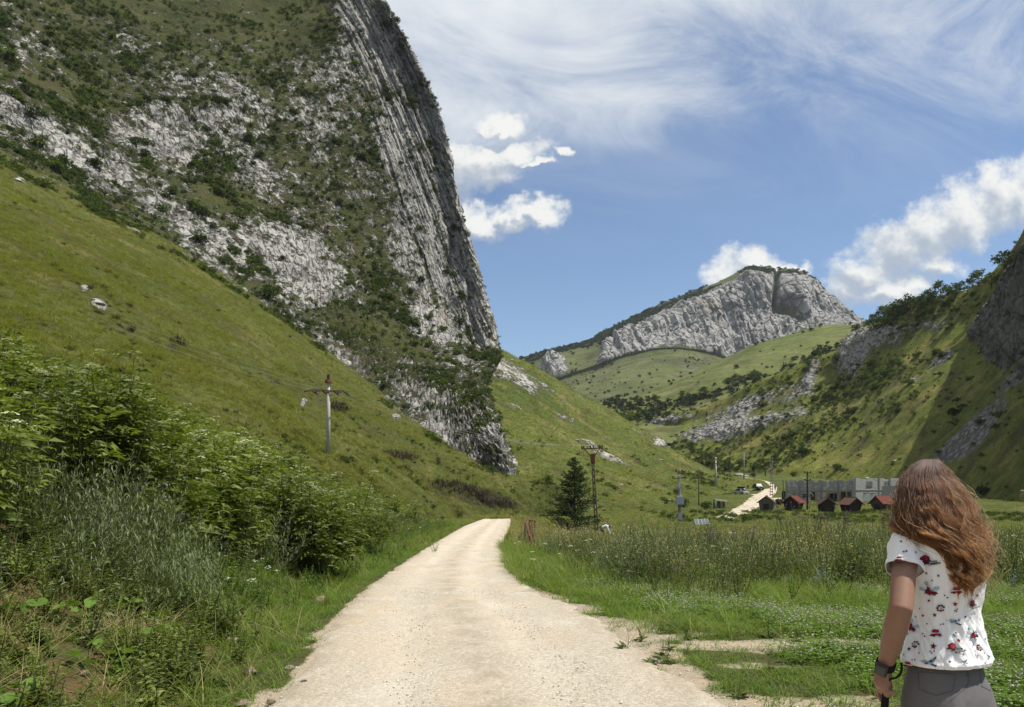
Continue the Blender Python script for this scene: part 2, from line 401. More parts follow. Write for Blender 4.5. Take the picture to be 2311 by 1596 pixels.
def worn_mask(x, y):
    q = np.stack([x, y, np.zeros_like(x)], -1).reshape(-1, 3)
    nb = fbm(q * np.array([0.55, 1.1, 1]), 4, .6, seed=9).reshape(x.shape)
    d = x - xr(y)
    ext = np.interp(y, [0, 4, 5.2, 7, 8.5, 10, 12, 14, 16], [3.2, 2.9, 2.6, 3.0, 3.0, 2.0, 1.0, .4, .1])
    m = sstep(1.0, -.2, d / np.maximum(ext, .05)) * (d > -.3) * sstep(-.12, .12, nb + 0.06 + .25 * sstep(.5, .0, d))
    strip = np.exp(-((y - 8.2 - 0.03 * (x - 2)) / .50) ** 2) * sstep(.8, 2.0, x) * (1 - sstep(3.9, 5.6, x)) * sstep(-.15, .12, nb + .16)
    d2 = xl(y) - x
    left = sstep(.30, .02, d2) * (d2 > -.3) * sstep(-.1, .2, nb) * (1 - sstep(8, 11, y))
    return np.clip(np.maximum(np.maximum(m, strip), left), 0, 1)
RM = road_mask(GX, GY); WM = worn_mask(GX, GY)
GZ = GZ - 0.05 * np.clip(sstep(0.05, 0.5, np.minimum(GX - xl(GY), xr(GY) - GX)), 0, 1) * (GY < 96) - 0.02 * WM
soilL = sstep(.4, 1.2, xl(GY) - GX) * (1 - sstep(7, 10, GY)) * sstep(-9, -4, GX - 0) 
def ground_material():
    m, n, out = material('meadow_ground'); vec = n.pos()
    gc, fin, med = leafy_color(n, vec, (0.045, 0.066, 0.014), (0.085, 0.112, 0.024), (0.105, 0.130, 0.028), (0.165, 0.150, 0.055), 0.9)
    soil = n.mix(n.noise(vec, 6, 6, .7), (0.10, 0.055, 0.028), (0.20, 0.125, 0.07))
    under = n.mix(n.map(n.noise(vec, 3, 5, .7), .4, .6), (0.05, 0.05, 0.02), (0.11, 0.085, 0.045))
    nearf = n.map(n.sep(vec)[1], 18, 34)
    gc = n.mix(nearf, n.mix(0.55, gc, under), gc)
    gc = n.mix(n.math('MULTIPLY', n.attr('soil'), n.map(n.noise(vec, 1.1, 5, .6), .38, .58)), gc, soil)
    gr = n.mix(n.map(n.voro(vec, 50), .1, .6), (0.50, 0.44, 0.335), (0.33, 0.275, 0.20))
    gr = n.mix(n.map(n.noise(vec, 1.5, 5, .6), .35, .65), gr, (0.44, 0.36, 0.25))
    w = n.map(n.math('ADD', n.attr('worn'), n.math('MULTIPLY', n.math('SUBTRACT', n.noise(vec, 7, 5, .7), .5), .7)), .35, .6)
    c = n.mix(w, gc, gr)
    h = n.math('ADD', n.math('MULTIPLY', fin, .6), n.math('MULTIPLY', n.noise(vec, 30, 5, .7), .35))
    principled(n, out, c, .95, n.bump(h, .8, .08), spec=.1)
    return m
idx = np.arange(GX.size).reshape(GX.shape)
gq = np.stack([idx[:-1, :-1], idx[:-1, 1:], idx[1:, 1:], idx[1:, :-1]], -1).reshape(-1, 4)
gme = fast_mesh('ground', np.stack([GX, GY, GZ], -1).reshape(-1, 3), gq)
set_attr(gme, 'worn', np.maximum(WM, RM)); set_attr(gme, 'soil', soilL)
gme.materials.append(ground_material())
ground = bpy.data.objects.new('ground', gme); COL.objects.link(ground); tag(ground, kind='structure')

# ------------------------------------------------------------------ grassy hillside on the left
A_ctrl = rows(
  [(-700, 1150, 9), (-300, 1060, 13), (0, 935, 20), (350, 1010, 26), (600, 1085, 34), (780, 1125, 44), (930, 1150, 58), (1060, 1166, 80), (1150, 1163, 96), (1215, 1150, 108), (1290, 1135, 118)],
  [(-700, 880, 25), (-300, 770, 32), (0, 690, 45), (320, 800, 52), (570, 905, 60), (750, 985, 68), (900, 1045, 78), (1035, 1092, 90), (1120, 1110, 100), (1195, 1115, 108), (1270, 1112, 117)],
  [(-700, 560, 70), (-300, 500, 78), (0, 480, 92), (310, 620, 105), (560, 735, 112), (735, 850, 112), (885, 955, 110), (1015, 1025, 106), (1100, 1066, 106), (1185, 1088, 109), (1260, 1096, 116)],
  [(-700, 290, 125), (-300, 250, 135), (0, 362, 150), (300, 515, 162), (550, 660, 172), (722, 792, 165), (872, 912, 148), (1000, 1000, 130), (1090, 1050, 116), (1180, 1078, 111), (1250, 1085, 116)],
  [(-700, 150, 150), (-300, 150, 162), (0, 300, 178), (300, 465, 192), (545, 620, 200), (715, 755, 192), (865, 880, 172), (995, 975, 150), (1085, 1035, 132), (1175, 1072, 122), (1245, 1080, 124)])
A_ctrl[0, :, 2] -= np.array([2.5, 2.5, 2.5, 2.4, 2.2, 2.0, 1.5, 1.0, .8, .8, .8])
A = Surf(A_ctrl, 330, 420)
A.push(A.nz(30, 3, seed=1) * 1.2 + A.nz(6, 4, seed=2) * 0.50 + A.nz(1.6, 3, seed=6) * 0.22)
A_dark = blob(A.u, A.v, [(1050, 1105, 90, 17, 12, 1.3), (1125, 1130, 55, 12, 12, 1.0), (900, 1022, 38, 11, 8, 1.2), (768, 915, 26, 10, 10, 1.1), (30, 515, 50, 14, 20, .9), (160, 545, 40, 10, 20, .8), (110, 490, 60, 9, 20, .6), (690, 830, 40, 10, 20, .5), (400, 770, 22, 12, 10, .8), (450, 690, 30, 8, 20, .7), (470, 800, 50, 10, 25, .5), (200, 640, 60, 10, 25, .5)]) + np.clip(A.nzp(6, 14, 4, seed=3) - .35, 0, 1) * .9
A_rock = blob(A.u, A.v, [(225, 685, 22, 9, 30, 1.2), (190, 655, 14, 6, 20, 1.1), (45, 405, 14, 5, 10, 1.0), (640, 690, 26, 9, 35, .9), (600, 650, 20, 7, 35, .7), (560, 625, 30, 6, 30, .55), (690, 900, 7, 8, 30, 1.0), (895, 938, 12, 5, 20, 1), (300, 520, 30, 6, 30, .5)]) + np.clip(A.nz(5, 4, seed=8) - .62, 0, 1) * 1.2
def contact(k): return sstep(0.70, 0.80, A.T) * k
A_rock = A_rock + contact(.35)
A.push(np.clip(A_rock - .45, 0, 1) * .35)
hillside = A.obj('hillside', land_material('hillside_grass', 1.0, bumpd=.5, g=dict(dark=(0.060, 0.078, 0.017), mid=(0.096, 0.112, 0.025), light=(0.115, 0.128, 0.030), dry=(0.168, 0.152, 0.054))), dict(rock=A_rock, dark=A_dark, scree=A_rock * 0))
tag(hillside, kind='structure')

# ------------------------------------------------------------------ limestone cliff
B_ctrl = rows(
  [(-420, 255, 178), (0, 372, 156), (300, 527, 166), (500, 632, 178), (640, 728, 178), (760, 840, 165), (900, 950, 146), (1000, 1015, 131), (1098, 1068, 116), (1182, 1100, 110), (1150, 1100, 150)],
  [(-420, 150, 182), (0, 295, 176), (280, 440, 188), (480, 535, 198), (640, 625, 206), (775, 745, 198), (885, 830, 184), (985, 905, 168), (1062, 965, 146), (1128, 975, 134), (1095, 965, 180)],
  [(-420, 40, 192), (0, 205, 190), (255, 340, 203), (455, 420, 214), (625, 510, 222), (780, 640, 224), (885, 735, 218), (975, 805, 206), (1045, 850, 194), (1102, 862, 186), (1062, 850, 250)],
  [(-420, -60, 205), (0, 110, 208), (235, 220, 222), (440, 300, 232), (620, 390, 240), (785, 500, 244), (905, 600, 243), (1000, 700, 238), (1065, 765, 230), (1128, 792, 222), (1090, 780, 300)],
  [(-420, -200, 228), (0, -40, 236), (220, 50, 250), (425, 130, 256), (620, 220, 259), (790, 330, 259), (900, 430, 257), (985, 530, 253), (1045, 605, 250), (1090, 650, 246), (1030, 630, 330)],
  [(-420, -330, 250), (0, -180, 265), (210, -90, 278), (420, -20, 284), (625, 60, 285), (795, 165, 276), (888, 255, 269), (955, 335, 265), (1000, 400, 263), (1030, 440, 262), (960, 410, 350)],
  [(-420, -460, 280), (0, -320, 300), (200, -240, 312), (420, -180, 316), (628, -90, 310), (792, 10, 292), (872, 90, 282), (925, 160, 277), (960, 215, 275), (985, 250, 274), (900, 220, 370)],
  [(-420, -600, 320), (0, -470, 345), (200, -400, 350), (420, -350, 350), (600, -260, 340), (735, -160, 315), (795, -90, 300), (830, -40, 294), (853, -10, 290), (868, 8, 288), (790, -20, 390)])
Bf = Surf(B_ctrl, 700, 640, s_map=lambda s: np.where(s < .9, s * (0.965 / .9), .965 + (s - .9) * .35))
u, v = Bf.u, Bf.v
face = sstep(0, 110, u - np.interp(v, [0, 130, 300, 500, 650, 760, 830], [690, 740, 800, 850, 870, 890, 1300]))     # the bare right-hand face
face = face * (1 - sstep(770, 840, v))
ledge = blob(u, v, [(380, 300, 140, 62, 0, 1.0), (90, 300, 130, 40, 25, .65), (230, 380, 230, 55, 28, .62), (430, 520, 130, 42, 35, .55), (640, 560, 120, 95, 20, .72), (720, 650, 110, 70, 20, .7),
    (545, 345, 45, 55, 20, .5), (600, 420, 50, 45, 0, .55), (30, 90, 40, 120, -35, .55), (20, 230, 40, 40, 0, .5), (760, 180, 40, 130, 10, .5), (700, 300, 90, 90, 0, .35), (560, 30, 30, 20, 0, .4), (590, 200, 130, 60, 0, .22), (490, 200, 60, 40, 0, .3),
    (760, 810, 60, 25, 30, .6), (730, 790, 40, 22, 30, .4), (900, 870, 70, 45, 20, .25), (980, 920, 85, 75, 30, .48), (1080, 1000, 70, 75, 40, .52), (1150, 1050, 45, 40, 45, .6), (700, 730, 90, 18, 25, .3), (1000, 790, 40, 60, 40, .3), (1055, 820, 30, 60, 50, .45)])
grassy = blob(u, v, [(350, 30, 330, 60, 10, .8), (640, 30, 160, 60, 0, .7), (300, 210, 180, 40, 15, .45), (560, 460, 90, 30, 10, .5), (470, 440, 100, 30, 20, .5), (860, 770, 150, 36, 22, .9), (330, 360, 90, 30, 20, .3), (150, 170, 90, 70, 0, .3)])
patch = Bf.nz(16, 5, .6, seed=11); patch2 = Bf.nz(4.5, 4, .6, seed=12)
rockiness = 0.37 + ledge * .42 + face * .50 - grassy * .34 * (1 - face) + Bf.nz(34, 4, .6, seed=10) * .24 + patch * .42 + patch2 * .30 * (1 - .5 * face)
cracks = sstep(.05, .45, Bf.nzp(7, 34, 4, .6, seed=27, shear=.06)); rockiness = rockiness - face * cracks * .42
rockiness = np.clip(rockiness, -.5, 1.25)
rk = sstep(.22, .70, rockiness)
# relief: blocky ribs, steep strata flutes running with the face, gullies
ribs = Bf.nz(22, 5, .55, True, seed=13); blk = Bf.nz(7, 5, .6, True, seed=14); fine = Bf.nz(2.2, 3, .6, seed=15)
fl1 = Bf.nzp(13, 95, 4, .55, True, seed=16, shear=.06); fl2 = Bf.nzp(4.2, 34, 4, .6, True, seed=17, shear=.06); fl3 = Bf.nzp(1.7, 10, 3, .6, False, seed=18, shear=.06)
low = sstep(0.32, .16, Bf.T) * sstep(600, 800, u)         # the spiky outcrop at the foot
relief = rk * (1 - face) * ((ribs - .4) * 1.7 + (blk - .4) * 1.5 + fine * .6) + (1 - rk) * (Bf.nz(9, 4, seed=19) * .9 + fine * .3)
endf = 1 - .75 * sstep(.86, .95, Bf.S)
relief = relief + face * endf * ((fl1 - .4) * .8 + (fl2 - .4) * .45 + fl3 * .30 + (blk - .4) * .7 + (ribs - .4) * .9 + Bf.nz(3, 4, .65, seed=26) * .55 - 1.1 * sstep(.58, .85, Bf.nzp(13, 70, 4, .6, True, seed=28, shear=.06)))
relief = relief * (1 - .45 * low) - 1.2 * low * sstep(.80, .97, Bf.S) + low * ((np.clip(Bf.nzp(2.4, 4.2, 3, .6, True, seed=20) - .25, -.2, 1)) * 2.2)
relief = relief + blob(u, v, [(370, 255, 130, 18, -4, 3.2), (300, 350, 60, 14, 0, -2.5), (400, 330, 90, 26, 0, -1.6), (1040, 690, 12, 70, 12, 2.0), (960, 570, 9, 80, 10, 1.6), (1000, 720, 10, 60, 14, -2.4), (905, 480, 8, 90, 8, -1.6), (1020, 560, 8, 60, 8, -1.4)])
relief = relief * sstep(.0, .09, Bf.T) - 1.6 * (1 - sstep(0, .05, Bf.T))
Bf.push(relief)
B_dark = blob(u, v, [(200, 130, 130, 60, 20, .25), (860, 720, 40, 50, 30, .2)])
cliff_mat = land_material('limestone_cliff', 1.15, rock_flow=True, bumpd=.9, tan=.10, soft=.12,
    g=dict(dark=(0.032, 0.041, 0.011), mid=(0.058, 0.069, 0.018), light=(0.080, 0.088, 0.025), dry=(0.115, 0.102, 0.045)))
cliff = Bf.obj('cliff', cliff_mat, dict(rock=rockiness * .9 + .02, dark=B_dark, scree=B_dark * 0)); tag(cliff, kind='structure')

# ------------------------------------------------------------------ grass spur behind the outcrop
C_ctrl = rows(
  [(960, 1150, 112), (1090, 1150, 114), (1200, 1150, 118), (1300, 1150, 124), (1400, 1146, 134), (1500, 1136, 152), (1590, 1124, 178), (1660, 1112, 205), (1740, 1100, 235)],
  [(960, 1040, 140), (1080, 1045, 142), (1190, 1062, 146), (1290, 1078, 152), (1390, 1090, 162), (1490, 1096, 178), (1580, 1098, 200), (1650, 1096, 222), (1730, 1092, 250)],
  [(960, 920, 185), (1070, 930, 185), (1175, 960, 187), (1275, 1000, 190), (1375, 1036, 196), (1475, 1062, 206), (1568, 1078, 222), (1642, 1086, 238), (1725, 1088, 262)],
  [(960, 790, 228), (1065, 815, 228), (1150, 850, 228), (1245, 910, 228), (1345, 970, 229), (1445, 1020, 232), (1550, 1058, 240), (1635, 1080, 252), (1722, 1086, 272)],
  [(985, 700, 262), (1085, 765, 262), (1152, 800, 260), (1240, 845, 256), (1340, 908, 253), (1440, 968, 252), (1540, 1030, 256), (1630, 1074, 264), (1720, 1084, 282)],
  [(1050, 760, 330), (1130, 810, 330), (1200, 850, 325), (1290, 900, 318), (1390, 960, 312), (1490, 1020, 308), (1585, 1065, 305), (1665, 1085, 305), (1740, 1088, 305)])
Cs = Surf(C_ctrl, 280, 360)
u, v = Cs.u, Cs.v
C_rock = blob(u, v, [(1150, 840, 60, 26, 35, .50), (1190, 870, 40, 14, 35, .55), (1230, 870, 60, 10, 35, .4), (1310, 890, 40, 8, 30, .35), (1380, 1030, 46, 8, 20, .75), (1330, 1000, 30, 7, 25, .6), (1160, 920, 26, 8, 20, .6), (1280, 945, 26, 6, 25, .55), (1490, 1000, 20, 9, 35, .9), (1100, 830, 30, 30, 40, .6), (1440, 975, 30, 5, 32, .4)]) + np.clip(Cs.nz(5, 4, seed=23) - .42, 0, 1) * 1.3
C_dark = np.clip(Cs.nzp(10, 6, 4, seed=24) - .5, 0, 1) * .8 + sstep(1060, 1110, v) * .12
Cs.push(Cs.nz(26, 3, seed=21) * 1.4 + Cs.nz(5, 4, seed=22) * .4 + np.clip(C_rock - .4, 0, 1) * 1.6 * (1 + Cs.nz(2, 3, seed=25)))
spur = Cs.obj('hillside', land_material('spur_grass', 1.3, bumpd=.5, g=dict(dark=(0.058, 0.085, 0.018), mid=(0.100, 0.130, 0.027), light=(0.130, 0.150, 0.034), dry=(0.205, 0.190, 0.070))), dict(rock=C_rock, dark=C_dark, scree=blob(u, v, [(1390, 1035, 40, 9, 25, .5)])))
tag(spur, kind='structure')

# ------------------------------------------------------------------ pale meadow hill in the middle distance
E_ctrl = rows(
  [(1100, 1060, 420), (1220, 1050, 420), (1320, 1030, 420), (1420, 1010, 425), (1520, 1000, 432), (1660, 985, 440), (1820, 960, 450), (1960, 930, 455), (2080, 900, 455), (2250, 880, 455)],
  [(1100, 1000, 520), (1220, 985, 520), (1320, 970, 520), (1420, 950, 520), (1520, 930, 525), (1670, 885, 530), (1825, 850, 535), (1960, 830, 535), (2080, 820, 535), (2250, 820, 535)],
  [(1100, 950, 620), (1220, 935, 620), (1320, 922, 620), (1412, 905, 625), (1505, 873, 635), (1680, 806, 645), (1838, 757, 650), (1965, 743, 650), (2080, 745, 650), (2250, 760, 650)],
  [(1100, 945, 720), (1220, 932, 720), (1320, 918, 720), (1410, 900, 725), (1500, 866, 735), (1680, 797, 745), (1840, 748, 750), (1970, 738, 750), (2080, 742, 750), (2250, 760, 750)],
  [(1100, 980, 800), (1220, 965, 800), (1320, 950, 800), (1410, 935, 800), (1500, 905, 810), (1680, 840, 820), (1840, 800, 830), (1970, 790, 830), (2080, 790, 830), (2250, 800, 830)])
Em = Surf(E_ctrl, 150, 240)
E_rock = np.clip(Em.nz(14, 4, seed=33) - .55, 0, 1) * .9
ter = np.sin((Em.B[..., 2] + Em.nz(80, 2, seed=36) * 8) * 1.15)
Em.push(Em.nz(70, 3, seed=31) * 5 + Em.nz(12, 3, seed=32) * .6 + ter * .35)
meadow_hill = Em.obj('hill', land_material('meadow_hill_grass', 2.6, bumpd=1.0, g=dict(dark=(0.085, 0.105, 0.030), mid=(0.125, 0.150, 0.040), light=(0.15, 0.17, 0.05), dry=(0.20, 0.19, 0.085))), dict(rock=E_rock, dark=np.clip(Em.nzp(60, 9, 4, seed=34) - .35, 0, 1), scree=E_rock * 0)); tag(meadow_hill, kind='structure')

# ------------------------------------------------------------------ far limestone mountain
gu = [1000, 1100, 1190, 1262, 1340, 1420, 1500, 1580, 1660, 1720, 1780, 1840, 1900, 1948, 2000, 2120]
sky_v = [862, 838, 813, 794, 769, 726, 688, 659, 623, 612, 617, 641, 690, 728, 742, 770]
top_v = [880, 858, 835, 815, 790, 748, 712, 682, 650, 634, 640, 664, 702, 738, 760, 790]     # upper rim of the rock
foot_v = [930, 905, 890, 855, 828, 800, 786, 790, 806, 780, 765, 752, 748, 752, 775, 805]
def grow(vs, Ds): return [(a, b, d) for a, b, d in zip(gu, vs, Ds)]
foot = np.array(foot_v, float); top = np.array(top_v, float)
sh = 1.0
G_ctrl = rows(grow([1010] * 16, [760] * 16), grow(foot + (960 - foot) * .55, [980] * 16), grow(foot + 16, [1290] * 16), grow(foot - 6, [1330] * 16),
              grow(foot * .5 + top * .5, [1375] * 16), grow(top, [1410] * 16), grow(np.array(sky_v) + 4, [1530] * 16), grow(np.array(sky_v), [1620] * 16), grow(np.array(sky_v) + 60, [1900] * 16))
Gm = Surf(G_ctrl, 330, 560, t_map=lambda t: np.where(t < .2, t * 1.0, t))
u, v = Gm.u, Gm.v
rz = sstep(.30, .41, Gm.T + .055 * Gm.nz(110, 4, .6, seed=44)) * (1 - sstep(.64, .74, Gm.T + .04 * Gm.nz(70, 3, seed=45)))
inx = sstep(1330, 1375, u) * (1 - sstep(1935, 1975, u))
knob = blob(u, v, [(1252, 828, 26, 26, 0, 1.5)])
gully = blob(u, v, [(1750, 655, 5, 46, 4, .9), (1785, 712, 40, 11, 38, .7), (1762, 700, 12, 14, 0, .4)])
G_rock = .06 + rz * inx * .88 + np.clip(knob, 0, 1.0) * .9 - gully * 1.0 + Gm.nz(38, 5, .6, seed=46) * .30 + blob(u, v, [(1640, 780, 50, 22, 0, .55), (1600, 830, 60, 12, 0, .25)])
f1 = Gm.nzp(75, 900, 4, .55, True, seed=47); f2 = Gm.nzp(24, 260, 4, .6, True, seed=48); f3 = Gm.nz(18, 4, .6, True, seed=49); f4 = Gm.nzp(11, 110, 4, .6, True, seed=56)
Gm.push(sstep(.42, 1.05, G_rock) * ((f1 - .4) * 15 + (f2 - .4) * 11 + (f3 - .4) * 5 + (f4 - .4) * 6 + Gm.nz(8, 3, .6, seed=55) * 2) + Gm.nz(90, 4, seed=50) * 6 * (1 - rz) - gully * 22 + knob * 10
        + blob(u, v, [(1800, 690, 36, 60, 0, 22), (1700, 640, 30, 40, 0, 10)]))
G_scree = blob(u, v, [(1690, 798, 70, 9, 5, .7), (1900, 755, 30, 6, 0, .5), (1830, 765, 40, 5, -20, .6), (1290, 845, 20, 10, 0, .4)])
mountain = Gm.obj('mountain', land_material('mountain_limestone', 6.0, rock_flow=True, bumpd=5.0, tan=.12, rbase=(0.44, 0.43, 0.41), rdark=(0.20, 0.20, 0.205),
    g=dict(dark=(0.070, 0.088, 0.034), mid=(0.125, 0.145, 0.05), light=(0.16, 0.175, 0.06), dry=(0.20, 0.20, 0.10))), dict(rock=G_rock, dark=np.clip(Gm.nzp(150, 24, 4, seed=51) - .4, 0, 1) * (1 - rz), scree=G_scree)); tag(mountain, kind='structure')

# ------------------------------------------------------------------ right-hand hillside with its rocks
fu = [1420, 1500, 1600, 1700, 1800, 1890, 1960, 2040, 2120, 2200, 2290, 2420, 2620, 2900]
skyF = [985, 950, 918, 872, 826, 795, 742, 696, 668, 648, 560, 330, 60, -150]
DF = [520, 500, 478, 455, 432, 412, 396, 372, 350, 326, 300, 270, 245, 235]
botF = [1062, 1066, 1072, 1078, 1085, 1095, 1104, 1112, 1122, 1135, 1150, 1185, 1240, 1350]
DbF = [400, 385, 365, 338, 308, 280, 256, 230, 206, 182, 158, 130, 105, 80]
def midF(k, sag=0.0, wall=0.0):
    r = []
    for i in range(len(fu)):
        a = P(fu[i], botF[i], DbF[i]); b = P(fu[i], skyF[i], DF[i]); p = a + (b - a) * k
        p[2] -= sag * (b[2] - a[2]); r.append(p)
    return r
F_ctrl = np.array([midF(0), midF(.22, .02), midF(.45, .04), midF(.66, .06), midF(.84, .05), midF(1.0), [p + np.array([25, 60, -22]) for p in midF(1.0)]])
# the tall dark buttress on the right: its upper rows stand nearly upright
for j, w in zip(range(10, 14), (0.0, .0, 0.2, 0.3)):
    pass
Fh = Surf(F_ctrl, 330, 460)
u, v = Fh.u, Fh.v
wall = u * 0
crag = blob(u, v, [(1930, 805, 34, 52, 25, 1.25), (1980, 770, 46, 30, 0, .7), (2050, 745, 60, 24, -10, .62), (1835, 850, 16, 42, 20, 1.05), (1790, 890, 36, 30, -30, .6), (1700, 915, 60, 24, -28, .7), (1720, 960, 120, 18, -12, .85), (1600, 985, 90, 16, -8, .75), (1520, 950, 60, 14, -15, .65), (1470, 965, 40, 14, -10, .7), (1880, 940, 50, 10, -25, .2), (2130, 730, 40, 24, -20, .35), (1640, 940, 80, 20, -20, .45)])
F_rock = .04 + crag * .85 + wall * 1.3 + Fh.nz(9, 4, .6, seed=61) * .26 + np.clip(Fh.nz(4, 3, seed=62) - .45, 0, 1) * .8
F_scree = blob(u, v, [(2190, 985, 60, 26, -38, .85), (2140, 1020, 60, 22, -30, .6), (2230, 935, 70, 20, -38, .7), (2290, 850, 70, 20, -40, .7), (2120, 810, 50, 12, -38, .75), (1990, 900, 50, 8, -35, .5), (2060, 860, 30, 7, -35, .5)])
rk = sstep(.35, .7, F_rock)
d = Fh.nz(30, 3, seed=63) * 1.8 + Fh.nz(6, 4, seed=64) * .55
d = d + rk * ((Fh.nz(9, 4, .6, True, seed=65) - .4) * 2.2 + (Fh.nz(3, 3, .6, True, seed=66) - .4) * 1.2) * (1 - wall) + np.clip(crag, 0, 1.1) * 3.5 + wall * ((Fh.nz(20, 4, .55, True, seed=67) - .4) * 4 + (Fh.nz(6, 4, .6, True, seed=68) - .4) * 2)
Fh.push(d)
right_hill = Fh.obj('hillside', land_material('right_hill_grass', 2.0, bumpd=.8, g=dict(dark=(0.078, 0.096, 0.018), mid=(0.150, 0.172, 0.030), light=(0.185, 0.200, 0.038), dry=(0.250, 0.220, 0.066)), rbase=(0.36, 0.35, 0.33)), dict(rock=F_rock, dark=np.clip(Fh.nzp(20, 10, 4, seed=69) - .45, 0, 1) * .7, scree=F_scree)); tag(right_hill, kind='structure')

# the tall crag on the right: an upright wall that faces away from the sun
wa, wb = np.array([168.3, 295.]), np.array([98., 123.])
def wrow(zf, off):
    r = []
    for t, zt, zb in ((-.2, 58, 50), (0, 61.5, 54), (.14, 62.5, 47), (.28, 64, 41), (.42, 66, 34), (.54, 66, 28), (.63, 60, 23), (.70, 44, 20), (.78, 24, 15)):
        q = wa + (wb - wa) * t; r.append([q[0] + off[0], q[1] + off[1], zb - 12 + (zt - zb + 12) * zf])
    return r
W_ctrl = np.array([wrow(0, (0, 0)), wrow(.33, (0, 0)), wrow(.66, (.3, 0)), wrow(.96, (.8, 0)), wrow(1.0, (4, 0)), wrow(1.04, (40, 10)), wrow(.6, (90, 20))])
Wl = Surf(W_ctrl, 190, 260)
if (Wl.N[:60, :, 0]).mean() > 0: Wl.N = -Wl.N; Wl.flip = not Wl.flip
W_rock = 1.0 - .9 * sstep(.56, .66, Wl.T) + Wl.nz(9, 4, .6, seed=111) * .35
Wl.push(((Wl.nz(16, 4, .55, True, seed=112) - .4) * 3.0 + (Wl.nz(5, 4, .6, True, seed=113) - .4) * 1.6 + Wl.nz(1.8, 3, seed=114) * .4))
crag = Wl.obj('cliff', land_material('shaded_crag_limestone', 1.4, rock_flow=True, bumpd=.9, tan=.08, rbase=(0.17, 0.16, 0.155), rdark=(.07, .068, .066)), dict(rock=W_rock, dark=W_rock * 0, scree=W_rock * 0)); tag(crag, kind='structure')  # limestone colour darkened to deepen the shade on this wall

# ------------------------------------------------------------------ the gravel road: own sheet just above the ground
def gravel_material(name='gravel_road'):
    m, n, out = material(name); vec = n.pos(); x, y, z = n.sep(vec)
    st = n.comb(x, n.math('MULTIPLY', y, .35), 0)
    vd = n.voro(vec, 46); vc = n.voro(vec, 46, out='Color'); r = n.sep(vc)[0]
    c = n.ramp(r, [(0, (0.505, 0.438, 0.343)), (.5, (0.632, 0.560, 0.444)), (.85, (0.720, 0.650, 0.538)), (1, (0.834, 0.785, 0.687))])
    v2 = n.voro(vec, 120, out='Color'); c = n.mix(.45, c, n.ramp(n.sep(v2)[1], [(0, (0.455, 0.386, 0.302)), (.6, (0.670, 0.592, 0.477)), (1, (0.834, 0.772, 0.673))]))
    c = n.mix(n.map(vd, .3, .7, 0, .35), c, (0.379, 0.321, 0.243))
    dust = n.map(n.noise(st, 0.9, 6, .62, .4), .46, .66)
    c = n.mix(n.math('MULTIPLY', dust, .55), c, (0.657, 0.535, 0.370)); tk = n.math('MULTIPLY', n.attr('track'), n.map(n.noise(st, 1.1, 5, .65), .30, .6)); c = n.mix(n.math('MULTIPLY', tk, .3), c, (0.796, 0.721, 0.592)); c = n.mix(n.math('MULTIPLY', n.attr('mid'), n.map(n.noise(vec, 1.8, 6, .7), .40, .58, 0, .75)), c, (0.455, 0.386, 0.290))
    pale = n.map(n.noise(st, 1.6, 5, .6), .5, .7); c = n.mix(n.math('MULTIPLY', pale, .35), c, (0.783, 0.740, 0.646))
    spot = n.math('MULTIPLY', n.map(n.noise(n.comb(x, n.math('MULTIPLY', y, .5), 4.0), 1.3, 6, .68), .63, .72), n.map(n.noise(vec, 14, 5, .7), .42, .6))
    c = n.mix(n.math('MULTIPLY', spot, .8), c, (0.202, 0.187, 0.175))
    h = n.math('ADD', n.math('MULTIPLY', n.noise(vec, 55, 4, .7), .4), n.math('MULTIPLY', n.noise(vec, 9, 6, .72), 1.0))
    gn = n.noise(vec, 22, 6, .75); c = n.mix(n.map(gn, .38, .62, .45, 0), c, n.mix(1.0, c, (.62, .58, .52), 'MULTIPLY'))
    principled(n, out, c, .95, n.bump(h, .8, .05), spec=.1); return m
GRAVEL = gravel_material()
ry = axis([(-14, 1.5, .5), (1.5, 26, .10), (26, 97, .4)]); rs = np.linspace(0, 1, 61)
RY, RS = np.meshgrid(ry, rs, indexing='ij')
wl = fbm(np.stack([ry * 1.1, ry * 0, ry * 0], -1), 5, .65, seed=71) * .30; wr = fbm(np.stack([ry * 1.1, ry * 0 + 9, ry * 0], -1), 5, .65, seed=72) * .34
RX = (xl(RY) + wl[:, None]) * (1 - RS) + (xr(RY) + wr[:, None]) * RS
q = np.stack([RX, RY, RX * 0], -1).reshape(-1, 3)
ed = np.minimum(RS, 1 - RS)
RZ = ground_z(RX, RY, False) + .012 - .035 * sstep(.04, .0, ed) + (fbm(q / 1.3, 4, .6, seed=73) * .035 + fbm(q / .25, 3, .6, seed=74) * .010).reshape(RX.shape) * sstep(0, .1, ed)
RZ -= .03 * (np.exp(-((RS - .30) / .09) ** 2) + np.exp(-((RS - .70) / .09) ** 2))            # shallow wheel tracks
idr = np.arange(RX.size).reshape(RX.shape)
rq = np.stack([idr[:-1, :-1], idr[:-1, 1:], idr[1:, 1:], idr[1:, :-1]], -1).reshape(-1, 4)[:, ::-1]
rme = fast_mesh('road', np.stack([RX, RY, RZ], -1).reshape(-1, 3), rq); set_attr(rme, 'track', np.exp(-((RS - .30) / .10) ** 2) + np.exp(-((RS - .68) / .10) ** 2)); set_attr(rme, 'mid', np.exp(-((RS - .5) / .07) ** 2) + sstep(.14, .02, ed)); rme.materials.append(GRAVEL)
road = bpy.data.objects.new('road', rme); COL.objects.link(road); tag(road, kind='structure')
